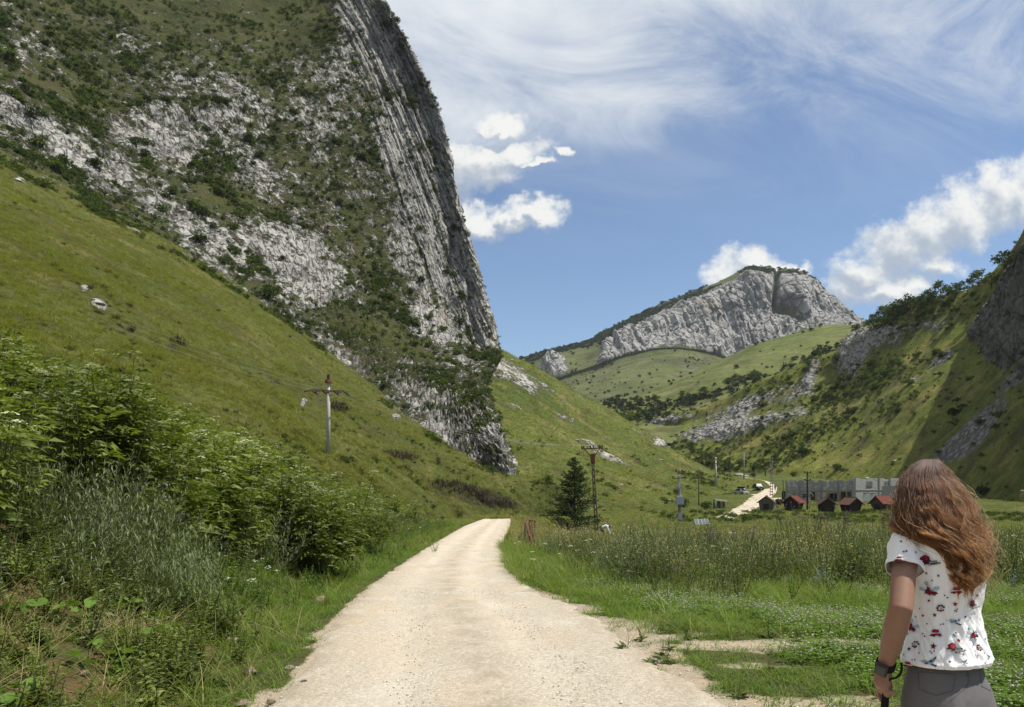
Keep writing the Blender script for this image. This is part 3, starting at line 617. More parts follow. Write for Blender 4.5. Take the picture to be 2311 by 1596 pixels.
# the same track where it climbs the valley floor past the huts
fr = [(1600, 1172, 1655, 1172), (1650, 1150, 1700, 1152), (1672, 1138, 1722, 1140), (1690, 1124, 1742, 1126), (1712, 1112, 1752, 1114), (1722, 1104, 1754, 1106), (1728, 1097, 1752, 1098), (1716, 1088, 1740, 1089), (1690, 1081, 1712, 1082), (1658, 1076, 1676, 1077)]
def on_valley(u, v):
    lo, hi = 40.0, 420.0
    ys = np.linspace(60, 420, 1500); vv = HZ - F * (ground_z((u - CX) / F * ys, ys, False) - CZ) / ys
    k = np.argmin(np.abs(vv - v) + (ys < 100) * 3); D = ys[k]; return np.array([(u - CX) / F * D, D, 0])
def ribbon(name, pts, mat, nz=8, lift=.10):
    L = np.array([on_valley(a, b) for a, b, c, d in pts]); R_ = np.array([on_valley(c, d) for a, b, c, d in pts])
    W = cr_weights(len(pts), np.linspace(0, len(pts) - 1, len(pts) * 16)); L = W @ L; R_ = W @ R_
    k = np.linspace(0, 1, nz)[None, :, None]; Pp = L[:, None] * (1 - k) + R_[:, None] * k
    jit = fbm((Pp / 3.0).reshape(-1, 3), 3, seed=75).reshape(Pp.shape[:2]); Pp[:, 0, 0] += jit[:, 0] * .8; Pp[:, -1, 0] += jit[:, -1] * .8
    Pp[..., 2] = ground_z(Pp[..., 0], Pp[..., 1]) + lift; Pp[:, 0, 2] -= lift * 1.6; Pp[:, -1, 2] -= lift * 1.6
    i = np.arange(Pp.shape[0] * nz).reshape(Pp.shape[0], nz)
    me = fast_mesh(name, Pp.reshape(-1, 3), np.stack([i[:-1, :-1], i[:-1, 1:], i[1:, 1:], i[1:, :-1]], -1).reshape(-1, 4)); me.materials.append(mat)
    o = bpy.data.objects.new(name, me); COL.objects.link(o); tag(o, kind='structure'); return o
ribbon('road', fr, GRAVEL)
ribbon('path', [(1700, 1128, 1700, 1136), (1750, 1124, 1750, 1133), (1800, 1124, 1800, 1132), (1830, 1126, 1830, 1131)], GRAVEL)
ribbon('path', [(1712, 1120, 1730, 1125), (1704, 1117, 1712, 1121), (1690, 1115, 1696, 1118)], GRAVEL)
print('terrain', round(time.time() - T0, 1))
# ------------------------------------------------------------------ plants: materials, prototypes, scattering
def leaf_material(name, c1, c2, trans=0.3, rough=.6, spec=.15, var=0.25, k=1.0):
    m, n, out = material(name)
    r = n.new('ShaderNodeObjectInfo').outputs['Random']; t = n.attr('tint')
    c = n.mix(n.math('ADD', n.math('MULTIPLY', r, .5), n.math('MULTIPLY', t, .5)), c1, c2)
    c = n.mix(1.0, c, n.mix(n.math('FRACT', n.math('MULTIPLY', r, 37.7)), (1 - var,) * 3, (1 + var * .6,) * 3), 'MULTIPLY')
    c = scaled(n, c, k)
    d = n.new('ShaderNodeBsdfPrincipled'); n._set(d.inputs['Base Color'], c); d.inputs['Roughness'].default_value = rough; d.inputs['Specular IOR Level'].default_value = spec
    tr = n.new('ShaderNodeBsdfTranslucent'); n.l.new(n.mix(1.0, c, (1.15, 1.25, .55), 'MULTIPLY'), tr.inputs[0])
    mx = n.new('ShaderNodeMixShader'); mx.inputs[0].default_value = trans
    n.l.new(d.outputs[0], mx.inputs[1]); n.l.new(tr.outputs[0], mx.inputs[2]); n.l.new(mx.outputs[0], out.inputs[0])
    return m
def plain(name, c, rough=.8, spec=.2, metal=0.0):
    m, n, out = material(name)
    v = n.noise(n.pos(), 9.0, 4, .6)
    principled(n, out, n.mix(v, tuple(x * .8 for x in c), tuple(min(1, x * 1.15) for x in c)), rough, spec=spec, metal=metal)
    return m
LM = dict(
    grass=leaf_material('grass_blade', (.090, .138, .022), (.185, .222, .047), .4),
    lush=leaf_material('lush_grass', (.075, .150, .018), (.150, .235, .036), .42),
    dry=leaf_material('dry_grass', (.22, .18, .08), (.34, .29, .14), .2),
    hillgrass=leaf_material('hill_grass_blade', (.110, .126, .024), (.215, .208, .056), .38),
    weed=leaf_material('weed_leaf', (.055, .082, .018), (.140, .172, .038), .32),
    elder=leaf_material('elder_leaf', (.055, .084, .013), (.185, .215, .038), .34, .5, .3),
    lime=leaf_material('bright_leaf', (.075, .140, .020), (.135, .215, .038), .35),
    grey=leaf_material('mugwort_leaf', (.080, .105, .048), (.185, .215, .105), .22),
    dark=leaf_material('shrub_leaf', (.024, .040, .010), (.062, .090, .020), .25, k=1.0),
    bush=leaf_material('bush_leaf', (.026, .044, .010), (.080, .110, .024), .25, var=.35, k=1.1),
    ybush=leaf_material('bright_bush_leaf', (.060, .090, .014), (.13, .165, .03), .28),
    spruce=leaf_material('spruce_needles', (.016, .032, .011), (.048, .078, .024), .15, k=.9),
    heath=leaf_material('heather_twigs', (.030, .018, .016), (.075, .048, .046), .1, k=.75),
    far=leaf_material('far_tree_leaf', (.030, .045, .018), (.060, .080, .028), .2, var=.4, k=.75),
    white=leaf_material('white_petal', (.62, .64, .52), (.80, .80, .72), .2, k=.72),
    cream=leaf_material('cream_umbel', (.44, .46, .30), (.66, .67, .50), .2, k=.72),
    clover=leaf_material('clover_head', (.42, .41, .32), (.60, .58, .47), .2, k=.72),
    purple=leaf_material('thistle_head', (.22, .05, .24), (.40, .12, .42), .2),
    mauve=leaf_material('mauve_flower', (.40, .20, .42), (.55, .32, .55), .2),
    yellow=leaf_material('yellow_flower', (.60, .45, .03), (.75, .62, .08), .2),
    blue=leaf_material('blue_flower', (.10, .14, .48), (.22, .28, .62), .2),
    stem=plain('plant_stem', (.085, .10, .03)), twig=plain('twig_bark', (.07, .05, .035)), bark=plain('tree_bark', (.085, .065, .05)))
def rot_to(d):
    d = np.asarray(d, float); d = d / np.linalg.norm(d)
    a = np.cross(d, [0, 0, 1.0]); l = np.linalg.norm(a)
    a = np.array([1.0, 0, 0]) if l < 1e-3 else a / l
    return d, a, np.cross(a, d)
class MB:
    def __init__(s): s.v, s.f, s.m, s.t, s.mats = [], [], [], [], []
    def mi(s, mat):
        if mat not in s.mats: s.mats.append(mat)
        return s.mats.index(mat)
    def add(s, vs, fs, mat, tint=.5):
        o = len(s.v); s.v += [tuple(map(float, q)) for q in vs]; s.f += [tuple(i + o for i in q) for q in fs]
        k = s.mi(mat); s.m += [k] * len(fs); s.t += [tint] * len(vs)
    def leaf(s, b, d, length, width, mat, tint=.5, fold=.25, roll=0.0, up=None, lobes=False):
        d, a, n_ = rot_to(d)
        if roll: a, n_ = a * math.cos(roll) + n_ * math.sin(roll), n_ * math.cos(roll) - a * math.sin(roll)
        b = np.asarray(b, float); tip = b + d * length - np.array([0, 0, length * .12]); mid = b + d * length * .45
        s.add([b, mid + a * width / 2 + n_ * width * fold, tip, mid - a * width / 2 + n_ * width * fold, mid], [(0, 1, 4), (1, 2, 4), (2, 3, 4), (3, 0, 4)], mat, tint)
    def quad(s, c, d, size, mat, tint=.5, asp=.6, roll=0.0):
        d, a, n_ = rot_to(d)
        a = a * math.cos(roll) + n_ * math.sin(roll); c = np.asarray(c)
        s.add([c - d * size * .5, c + a * size * asp * .5, c + d * size * .5, c - a * size * asp * .5], [(0, 1, 2, 3)], mat, tint)
    def blade(s, b, d, length, width, bend, mat, tint=.5, seg=3):
        d, a, n_ = rot_to(d); b = np.asarray(b, float); vs = []; h = np.array([d[0], d[1], 0.0]); L = np.linalg.norm(h); h = h / L if L > 1e-4 else np.array([1.0, 0, 0])
        for k in range(seg):
            t = k / seg; p = b + d * length * t + (h * bend - np.array([0, 0, bend * .6])) * length * t * t; w = width * (1 - t * .6) / 2
            vs += [p - a * w, p + a * w]
        vs.append(b + d * length + (h * bend - np.array([0, 0, bend * .6])) * length)
        fs = [(2*k, 2*k+1, 2*k+3, 2*k+2) for k in range(seg - 1)] + [(2*seg-2, 2*seg-1, 2*seg)]
        s.add(vs, fs, mat, tint)
    def tube(s, pts, rads, mat, sides=4, tint=.5, cap=False):
        pts = [np.asarray(p, float) for p in pts]; vs, fs = [], []
        for i, p in enumerate(pts):
            d = pts[min(i + 1, len(pts) - 1)] - pts[max(i - 1, 0)]; d, a, n_ = rot_to(d)
            for k in range(sides):
                q = 2 * math.pi * k / sides; vs.append(p + (a * math.cos(q) + n_ * math.sin(q)) * rads[i])
        for i in range(len(pts) - 1):
            for k in range(sides):
                fs.append((i*sides+k, i*sides+(k+1) % sides, (i+1)*sides+(k+1) % sides, (i+1)*sides+k))
        if cap: fs.append(tuple(range(sides))[::-1]); fs.append(tuple((len(pts)-1)*sides+k for k in range(sides)))
        s.add(vs, fs, mat, tint)
    def ball(s, c, r, mat, tint=.5, sq=1.0):
        c = np.asarray(c, float); z = r * sq
        vs = [c + (0, 0, z)] + [c + (r * math.cos(k * math.pi / 3) * .9, r * math.sin(k * math.pi / 3) * .9, z * .35) for k in range(6)] + [c + (r * math.cos((k + .5) * math.pi / 3) * .85, r * math.sin((k + .5) * math.pi / 3) * .85, -z * .45) for k in range(6)] + [c - (0, 0, z)]
        fs = [(0, 1 + k, 1 + (k + 1) % 6) for k in range(6)] + [(1 + k, 7 + k, 1 + (k + 1) % 6) for k in range(6)] + [(7 + k, 7 + (k + 1) % 6, 1 + (k + 1) % 6) for k in range(6)] + [(13, 7 + (k + 1) % 6, 7 + k) for k in range(6)]
        s.add(vs, fs, mat, tint)
    def umbel(s, c, r, mat, n=22, tint=.6):
        c = np.asarray(c, float)
        for k in range(n):
            q = rnd.random() ** .5 * r; a = rnd.random() * 6.283; p = c + np.array([q * math.cos(a), q * math.sin(a), -q * q / r * .35 + rnd.uniform(-.004, .004)])
            s.quad(p, (math.cos(a * 3), math.sin(a * 3), .25), r * rnd.uniform(.34, .5), mat, tint, 1.0)
    def mesh(s, name, smooth=False):
        me = bpy.data.meshes.new(name); me.from_pydata(s.v, [], s.f)
        for m in s.mats: me.materials.append(m)
        me.polygons.foreach_set('material_index', s.m)
        if smooth: me.polygons.foreach_set('use_smooth', [True] * len(s.f))
        at = me.attributes.new('tint', 'FLOAT', 'POINT'); at.data.foreach_set('value', np.asarray(s.t, np.float32)); me.update()
        return me
    def obj(s, name, parent=None, smooth=False, loc=None):
        o = bpy.data.objects.new(name, s.mesh(name, smooth)); COL.objects.link(o)
        if parent is not None: o.parent = parent
        if loc is not None: o.location = loc
        return o
U = rnd.uniform
def rdir(zmin=.4, zmax=1.0):
    a = U(0, 6.283); z = U(zmin, zmax); r = math.sqrt(max(0, 1 - z * z)); return (r * math.cos(a), r * math.sin(a), z)
def p_tuft(n, h0, h1, w, spread, mats, bend=(.15, .7), seg=3):
    b = MB()
    for k in range(n):
        a = U(0, 6.283); r = U(0, 1) ** .5 * spread; m = rnd.choice(mats)
        b.blade((r * math.cos(a), r * math.sin(a), -.02), rdir(.62, .99), U(h0, h1), w * U(.6, 1.3), U(*bend), m, U(0, 1), seg)
    return b
def p_tall(n=7, h=(.7, 1.15)):
    b = p_tuft(14, .25, .55, .007, .10, [LM['grass'], LM['dry']])
    for k in range(n):
        d = np.array(rdir(.9, .995)); L = U(*h); p0 = np.array([U(-.08, .08), U(-.08, .08), 0]); m = LM['dry'] if rnd.random() < .7 else LM['grass']
        b.blade(p0, d, L, .005, U(.05, .2), m, U(0, 1), 3)
        for q in range(7):
            t = U(.78, 1.0); b.quad(p0 + d * L * t + np.array([U(-.02, .02), U(-.02, .02), -.06 * t]), rdir(.5, 1), U(.03, .05), LM['dry'], U(0, 1), .3)
    return b
def p_clover():
    b = MB()
    for k in range(34):
        a = U(0, 6.283); r = U(0, 1) ** .5 * .17; p = np.array([r * math.cos(a), r * math.sin(a), U(.03, .09)])
        for q in range(3):
            an = a + q * 2.094; b.leaf(p, (math.cos(an), math.sin(an), .12), .022, .022, LM['lush'], U(0, 1), .1)
    for k in range(14): b.blade((U(-.14, .14), U(-.14, .14), 0), rdir(.7, 1), U(.08, .18), .006, .3, LM['grass'], U(0, 1), 2)
    for k in range(rnd.choice([3, 4, 6])):
        p = np.array([U(-.15, .15), U(-.15, .15), U(.08, .15)]); b.ball(p, U(.006, .0095), LM['clover'], U(0, 1))
    return b
def p_leafy(h=(.45, .85), mat='weed', ll=(.05, .10), wr=.38, ns=3, flowers=None):
    b = MB()
    for s_ in range(ns):
        d = np.array(rdir(.82, .99)); L = U(*h); p0 = np.array([U(-.07, .07), U(-.07, .07), 0])
        b.tube([p0, p0 + d * L * .5, p0 + d * L + (0, 0, .02)], [.005, .004, .002], LM['stem'], 3)
        k = 0.10
        while k < 1:
            for sgn in (0, math.pi):
                a = k * 9.0 + sgn + U(-.3, .3); l = U(*ll) * (1.15 - .6 * k)
                b.leaf(p0 + d * L * k, (math.cos(a), math.sin(a), U(.0, .6)), l, l * wr, LM[mat], U(0, 1), .2, U(-.5, .5))
            k += U(.06, .11)
        if flowers: 
            for q in range(4): b.ball(p0 + d * L * U(.85, 1.02) + np.array([U(-.04, .04), U(-.04, .04), 0]), U(.008, .014), LM[flowers], U(0, 1))
    return b
def p_elder(h=1.2, umb=.65):
    b = MB()
    for s_ in range(3):
        d = np.array(rdir(.93, .995)); L = h * U(.8, 1.1); p0 = np.array([U(-.16, .16), U(-.16, .16), 0])
        b.tube([p0, p0 + d * L * .5, p0 + d * L], [.010, .008, .004], LM['stem'], 4)
        for k in range(8):
            t = .18 + .8 * k / 7
            for sgn in (0, math.pi):
                a = k * 1.57 + sgn + U(-.3, .3); dr = np.array([math.cos(a), math.sin(a), U(-.15, .7)]); dr /= np.linalg.norm(dr); ll = .31 * (1.1 - .35 * t) * U(.8, 1.15); bp = p0 + d * L * t
                for j in range(4):
                    q = bp + dr * ll * (.3 + .2 * j) - np.array([0, 0, .12 * ((.3 + .2 * j)) ** 2])
                    side = np.array([-dr[1], dr[0], -.15])
                    for s2 in (-1, 1): b.leaf(q, side * s2 + dr * .5, ll * U(.36, .52), ll * .19, LM['elder'], U(0, 1), .25, U(-.9, .9))
                b.leaf(bp + dr * ll * .95, dr - np.array([0, 0, .3]), ll * .42, ll * .14, LM['elder'], U(0, 1))
        if rnd.random() < umb:
            b.umbel(p0 + d * L + np.array([0, 0, .05]), U(.055, .085), LM['cream'], 20, U(.2, 1))
            for q in range(3): 
                if rnd.random() < umb: b.umbel(p0 + d * L + np.array([U(-.15, .15), U(-.15, .15), U(-.03, .02)]), U(.03, .055), LM['cream'], 12, U(0, .8))
    return b
def p_mug(h=1.0, lean=(.25, -.05)):
    b = MB()
    for s_ in range(9):
        d = np.array([lean[0] + U(-.3, .3), lean[1] + U(-.3, .3), 1.0]); d /= np.linalg.norm(d); L = h * U(.65, 1.1); p0 = np.array([U(-.14, .14), U(-.14, .14), 0])
        b.blade(p0, d, L, .006, .25, LM['grey'], .2, 3)
        for k in range(26):
            t = U(.15, 1.0); p = p0 + d * L * t + np.array([lean[0] * .25, lean[1] * .25, -.1]) * t * t * L * .6; r = .11 * (1.15 - t)
            dr = np.array(rdir(-.1, .9)); b.leaf(p, dr * .6 + d * .6, U(.04, .08) + r * .5, U(.008, .016), LM['grey'], U(0, 1), .1)
    return b
def p_thistle(h=1.15, n=3, head='purple'):
    b = MB()
    for s_ in range(n):
        d = np.array(rdir(.9, .99)); L = h * U(.75, 1.1); p0 = np.array([U(-.12, .12), U(-.12, .12), 0])
        b.tube([p0, p0 + d * L * .55, p0 + d * L], [.007, .006, .003], LM['weed'], 3)
        for k in range(16):
            t = U(.05, .9); a = U(0, 6.283); l = U(.08, .2) * (1.1 - .8 * t); b.leaf(p0 + d * L * t, (math.cos(a), math.sin(a), U(.1, .8)), l, l * .22, LM['weed'], U(0, 1), .3)
        for k in range(6):
            t = U(.55, .98); dr = np.array(rdir(.55, .95)); l = U(.10, .28) * (1.25 - t); q = p0 + d * L * t; e = q + dr * l
            b.blade(q, dr, l, .005, .02, LM['weed'], .4, 2); b.ball(e, .012, LM['weed'], .3); b.ball(e + dr * .012, U(.008, .014), LM[head], U(0, 1))
    return b
def p_spike(h=.9, mat='yellow', leafm='weed', n=4):
    b = MB()
    for s_ in range(n):
        d = np.array(rdir(.93, .995)); L = h * U(.7, 1.1); p0 = np.array([U(-.1, .1), U(-.1, .1), 0]); b.blade(p0, d, L, .006, .06, LM['stem'], .5, 3)
        for k in range(16):
            t = U(.05, .6); a = U(0, 6.283); l = U(.05, .11); b.leaf(p0 + d * L * t, (math.cos(a), math.sin(a), U(.2, .9)), l, l * .22, LM[leafm], U(0, 1))
        for k in range(18):
            t = U(.55, 1.0); b.quad(p0 + d * L * t + np.array([U(-.018, .018), U(-.018, .018), -.03 * t]), rdir(.2, 1), U(.014, .024), LM[mat], U(0, 1), .8)
    return b
def p_carrot(h=.8, n=3, r=(.03, .055)):
    b = MB()
    for s_ in range(n):
        d = np.array(rdir(.94, .995)); L = h * U(.75, 1.15); p0 = np.array([U(-.12, .12), U(-.12, .12), 0]); b.blade(p0, d, L, .006, .05, LM['stem'], .5, 3)
        b.umbel(p0 + d * L, U(*r), LM['white'], 20, U(.3, 1))
        for k in range(14):
            t = U(.1, .7); a = U(0, 6.283); l = U(.05, .12); b.leaf(p0 + d * L * t, (math.cos(a), math.sin(a), U(.2, .8)), l, l * .3, LM['weed'], U(0, 1))
    return b
def p_broad(n=8, r=(.035, .07), mat='lime'):
    b = MB()
    for k in range(n):
        a = U(0, 6.283); q = U(.03, .28); c = np.array([q * math.cos(a), q * math.sin(a), U(.08, .24)]); rr = U(*r); tn, ta, tb = rot_to(np.array(rdir(.75, .98))); w = U(0, 6.28)
        vs = [c] + [c + (ta * math.cos(w + i * .6283) + tb * math.sin(w + i * .6283)) * rr * (1.0 if i else .35) * U(.85, 1.12) + tn * rr * .18 * (1 if i % 2 else .6) for i in range(10)]
        b.add(vs, [(0, 1 + i, 1 + (i + 1) % 10) for i in range(10)], LM[mat], U(0, 1)); b.blade((q * .3 * math.cos(a), q * .3 * math.sin(a), 0), c - np.array([q * .3 * math.cos(a), q * .3 * math.sin(a), 0]), np.linalg.norm(c) * .92, .006, 0, LM['stem'], .5, 2)
    return b
def p_plantain():
    b = MB()
    for k in range(11):
        a = U(0, 6.283); b.leaf((0, 0, 0), (math.cos(a), math.sin(a), U(.25, .6)), U(.10, .16), U(.04, .06), LM['weed'], U(0, 1), .15)
    for k in range(8): b.blade((U(-.03, .03), U(-.03, .03), 0), rdir(.93, 1), U(.16, .28), .007, .05, LM['stem'], .6, 2)
    return b
def p_heath(h=.6):
    b = MB()
    for k in range(150):
        d = np.array(rdir(.25, 1)); p = np.array([U(-.3, .3), U(-.3, .3), 0]); b.blade(p, d, h * U(.5, 1.1), .022, U(0, .3), LM['heath'], U(0, 1), 2)
    return b
def p_bush(n=260, rx=1.0, rz=1.0, size=.24, mat='bush', lumps=9, stems=True, flat=.0, mat2=None):
    """unit-size shrub crown made of leaf clumps on a lumpy, gappy volume"""
    b = MB(); L = []
    for k in range(lumps):
        a = U(0, 6.283); r = U(.15, .75) ** .7; z = U(.25, 1.0)
        L.append((np.array([r * rx * .62 * math.cos(a), r * rx * .62 * math.sin(a), z * rz * (1 - .35 * r)]), U(.28, .5), U(0, 1)))
    for k in range(n):
        c, rr, tn = rnd.choice(L); d = np.array(rdir(-.6, 1)); p = c + d * rr * np.array([rx, rx, rz * .8]) * U(.55, 1.08)
        if p[2] < .02: p[2] = U(.02, .25)
        b.leaf(p - d * size * .3, d * .5 + np.array(rdir(-.6, .9)), size * U(.6, 1.3), size * U(.35, .6), LM[mat2] if (mat2 and rnd.random() < .3) else LM[mat], .6 * tn + .4 * rnd.random(), .2, U(0, 6))
    if stems:
        for k in range(5):
            c = rnd.choice(L)[0]; b.tube([(0, 0, -.1), c * .5 + np.array([0, 0, .05]), c], [.035, .025, .01], LM['twig'], 3)
    return b
def p_tree(n=420, crown_r=.42, h=1.0, mat='bush', size=.11, trunk=.28):
    """unit-height tree: (trunk builder, crown builder)"""
    t, c = MB(), MB(); tips = []
    t.tube([(0, 0, -.05), (.01, 0, trunk * .6), (U(-.02, .02), U(-.02, .02), .62), (U(-.03, .03), 0, .85)], [.028, .022, .013, .004], LM['bark'], 5)
    for k in range(9):
        a = k * 2.4 + U(-.4, .4); z0 = trunk + U(0, .38); e = np.array([math.cos(a) * crown_r * U(.5, .9), math.sin(a) * crown_r * U(.5, .9), min(.95, z0 + U(.12, .3))])
        t.tube([(0, 0, z0), e * np.array([.5, .5, 0]) + np.array([0, 0, z0 * .45 + e[2] * .55]), e], [.011, .008, .003], LM['bark'], 3); tips.append((e, U(.10, .17), U(0, 1)))
    for k in range(4): tips.append((np.array([U(-.12, .12), U(-.12, .12), U(.75, .95)]), U(.1, .16), U(0, 1)))
    for k in range(n):
        e, r, tn = rnd.choice(tips); d = np.array(rdir(-.7, 1)); p = e + d * r * U(.3, 1.15)
        c.leaf(p, d * .4 + np.array(rdir(-.5, .8)), size * U(.6, 1.3), size * U(.35, .6), LM[mat], .6 * tn + .4 * rnd.random(), .2, U(0, 6))
    return t, c
# ---- scattering through geometry nodes -------------------------------------------------
def proto_coll(name, builders):
    c = bpy.data.collections.new(name + '_sources')
    for i, b in enumerate(builders):
        o = bpy.data.objects.new('%s_source_%02d' % (name, i), b.mesh(name)); c.objects.link(o)
    c['n'] = len(builders); return c
def scatter(name, coll, pts, scl, label, rz=None, tilt=None, up=None):
    pts = np.asarray(pts, np.float32); k = len(pts)
    if k == 0: return None
    me = bpy.data.meshes.new(name); me.vertices.add(k); me.vertices.foreach_set('co', pts.ravel())
    R = np.zeros((k, 3), np.float32); R[:, 2] = rng.random(k) * 6.283 if rz is None else rz
    R[:, :2] = rng.normal(size=(k, 2)) * (.12 if tilt is None else tilt)
    set_attr(me, 'rot', R, 'FLOAT_VECTOR'); set_attr(me, 'scl', np.broadcast_to(scl, (k,)))
    at = me.attributes.new('idx', 'INT', 'POINT'); at.data.foreach_set('value', rng.integers(0, coll['n'], k).astype(np.int32)); me.update()
    o = bpy.data.objects.new(name, me); COL.objects.link(o); tag(o, label=label, kind='stuff')
    g = bpy.data.node_groups.new('scatter_' + name, 'GeometryNodeTree')
    g.interface.new_socket('Geometry', in_out='INPUT', socket_type='NodeSocketGeometry'); g.interface.new_socket('Geometry', in_out='OUTPUT', socket_type='NodeSocketGeometry')
    nn = g.nodes; gi = nn.new('NodeGroupInput'); go = nn.new('NodeGroupOutput'); iop = nn.new('GeometryNodeInstanceOnPoints'); ci = nn.new('GeometryNodeCollectionInfo')
    ci.inputs['Collection'].default_value = coll; ci.inputs['Separate Children'].default_value = True; ci.inputs['Reset Children'].default_value = True
    def na(nm, t):
        q = nn.new('GeometryNodeInputNamedAttribute'); q.data_type = t; q.inputs[0].default_value = nm; return next(s for s in q.outputs if s.enabled and s.name == 'Attribute')
    e2r = nn.new('FunctionNodeEulerToRotation'); L = g.links.new
    L(gi.outputs[0], iop.inputs['Points']); L(ci.outputs[0], iop.inputs['Instance']); iop.inputs['Pick Instance'].default_value = True
    L(na('idx', 'INT'), iop.inputs['Instance Index']); L(na('rot', 'FLOAT_VECTOR'), e2r.inputs[0]); L(e2r.outputs[0], iop.inputs['Rotation']); L(na('scl', 'FLOAT'), iop.inputs['Scale'])
    L(iop.outputs[0], go.inputs[0]); mod = o.modifiers.new('scatter', 'NODES'); mod.node_group = g
    return o
def nz2(x, y, s, seed, oct=3): return fbm(np.stack([x / s, y / s, np.zeros_like(x)], -1), oct, .55, seed=seed)
def field_pts(n, x0, x1, y0, y1, dens, frustum=True):
    """uniform candidates over a ground rectangle, thinned by dens(x, y) in 0..1"""
    x = rng.uniform(x0, x1, n); y = rng.uniform(y0, y1, n)
    ok = np.ones(n, bool)
    if frustum: ok = np.abs(x) < .66 * y + 1.2
    x, y = x[ok], y[ok]; k = rng.random(len(x)) < dens(x, y); x, y = x[k], y[k]
    return x, y, np.stack([x, y, ground_z(x, y) - .01], -1)
K = dict(
    turf=proto_coll('short_grass', [p_tuft(30, .05, .15, .007, .13, [LM['lush'], LM['grass']]) for i in range(4)]),
    tuft=proto_coll('grass_tuft', [p_tuft(30, .18, .45, .008, .10, [LM['grass'], LM['lush'], LM['grass']]) for i in range(4)] + [p_tuft(26, .15, .4, .007, .10, [LM['grass'], LM['dry']])]),
    drytuft=proto_coll('dry_tuft', [p_tuft(26, .25, .6, .006, .09, [LM['dry'], LM['grass'], LM['dry']]) for i in range(2)]),
    tall=proto_coll('tall_grass', [p_tall() for i in range(3)]),
    clover=proto_coll('clover', [p_clover() for i in range(4)]),
    leafy=proto_coll('leafy_weed', [p_leafy() for i in range(3)] + [p_leafy((.3, .6), 'lime', (.05, .09), .4), p_leafy((.5, .9), 'grey', (.05, .1), .3)]),
    lowleaf=proto_coll('low_leafy_weed', [p_leafy((.15, .35), 'weed', (.05, .09), .45, 4) for i in range(2)] + [p_leafy((.15, .32), 'elder', (.06, .11), .4, 4)]),
    elder=proto_coll('danewort', [p_elder(1.15, .8) for i in range(2)] + [p_elder(1.1, .3), p_elder(1.0, .5)]),
    mug=proto_coll('mugwort', [p_mug() for i in range(3)]),
    thistle=proto_coll('thistle', [p_thistle() for i in range(4)]),
    mauve=proto_coll('mauve_knapweed', [p_thistle(.9, 4, 'mauve') for i in range(2)] + [p_thistle(.9, 3, 'purple')]),
    yellow=proto_coll('yellow_spike', [p_spike(.95) for i in range(2)]),
    blue=proto_coll('blue_spike', [p_spike(.6, 'blue') for i in range(2)]),
    carrot=proto_coll('wild_carrot', [p_carrot() for i in range(3)]),
    broad=proto_coll('butterbur', [p_broad() for i in range(3)]),
    plantain=proto_coll('plantain', [p_plantain() for i in range(2)]),
    hill=proto_coll('hill_grass', [p_tuft(16, .22, .55, .022, .22, [LM['hillgrass'], LM['hillgrass'], LM['dry'] if i == 0 else LM['hillgrass']], (.2, .8), 2) for i in range(4)]),
    heath=proto_coll('heather', [p_heath(.6) for i in range(2)]),
    shrub=proto_coll('small_shrub', [p_bush(110, 1, .8, .30, 'bush', 7, False), p_bush(110, 1, .9, .28, 'dark', 6, False), p_bush(100, 1.1, .7, .3, 'ybush', 7, False)]),
    fartree=proto_coll('forest_tree', [p_bush(60, 1, 1.1, .55, 'far', 6, False) for i in range(3)]))
print('protos', round(time.time() - T0, 1))
# ---- right-hand meadow
notworn = lambda x, y: 1 - np.clip(np.maximum(worn_mask(x, y) * 1.15, road_mask(x, y) * 1.3), 0, 1)
R_ = lambda x, y: (x > xr(y) - .15)
x, y, p = field_pts(70000, -1, 18, 3.2, 30, lambda x, y: R_(x, y) * notworn(x, y) * (.55 + .45 * (nz2(x, y, 1.1, 3) > -.15)) * np.clip(1.25 - y / 26, .25, 1))
scatter('grass', K['turf'], p, rng.uniform(.6, 1.25, len(p)) * (1 + .5 * sstep(8, 16, y)), 'short green meadow grass beside the gravel road')
x, y, p = field_pts(18000, -1, 18, 4, 15.5, lambda x, y: R_(x, y) * notworn(x, y) * sstep(.0, .3, nz2(x, y, 1.6, 31) + .12 + .15 * np.exp(-((y - 11.5) / 2.2) ** 2)) * sstep(.5, 1.6, x - xr(y)) * .9)
scatter('clover', K['clover'], p, rng.uniform(.8, 1.35, len(p)), 'white clover in flower across the meadow')
x, y, p = field_pts(17000, -1, 22, 7.5, 33, lambda x, y: R_(x, y) * notworn(x, y) * np.clip(.15 + .6 * sstep(10.5, 14, y) + .4 * (nz2(x, y, 2, 5) > .2), 0, 1) * .8)
scatter('grass', K['tuft'], p, rng.uniform(.7, 1.3, len(p)) * (1 + .25 * sstep(14, 18, y)), 'tall green grass at the back of the meadow')
belt = lambda x, y: sstep(12.2, 16.5, y - 2.6 * nz2(x, y, 2.6, 6)) * (1 - sstep(27, 30, y)) * sstep(.9, 2.6, x - xr(y))
x, y, p = field_pts(12000, 0, 21, 12, 30, lambda x, y: belt(x, y) * .75)
scatter('undergrowth', K['leafy'], p, rng.uniform(.6, 1.25, len(p)) * (.75 + .75 * sstep(-.35, .45, nz2(p[:, 0], p[:, 1], 1.8, 46))), 'leafy green weeds in the belt behind the meadow')
x, y, p = field_pts(2600, 0, 21, 12, 31, lambda x, y: belt(x, y) * sstep(-.2, .3, nz2(x, y, 3, 8)) * .85)
scatter('tall_grass', K['tall'], p, rng.uniform(.75, 1.15, len(p)), 'tall seeding grass among the weeds')
x, y, p = field_pts(1150, 1, 21, 12.5, 28, lambda x, y: belt(x, y) * sstep(-.1, .3, nz2(x, y, 4, 9)) * np.exp(-((x - .25 * y - 1) / 4.5) ** 2) * .85)
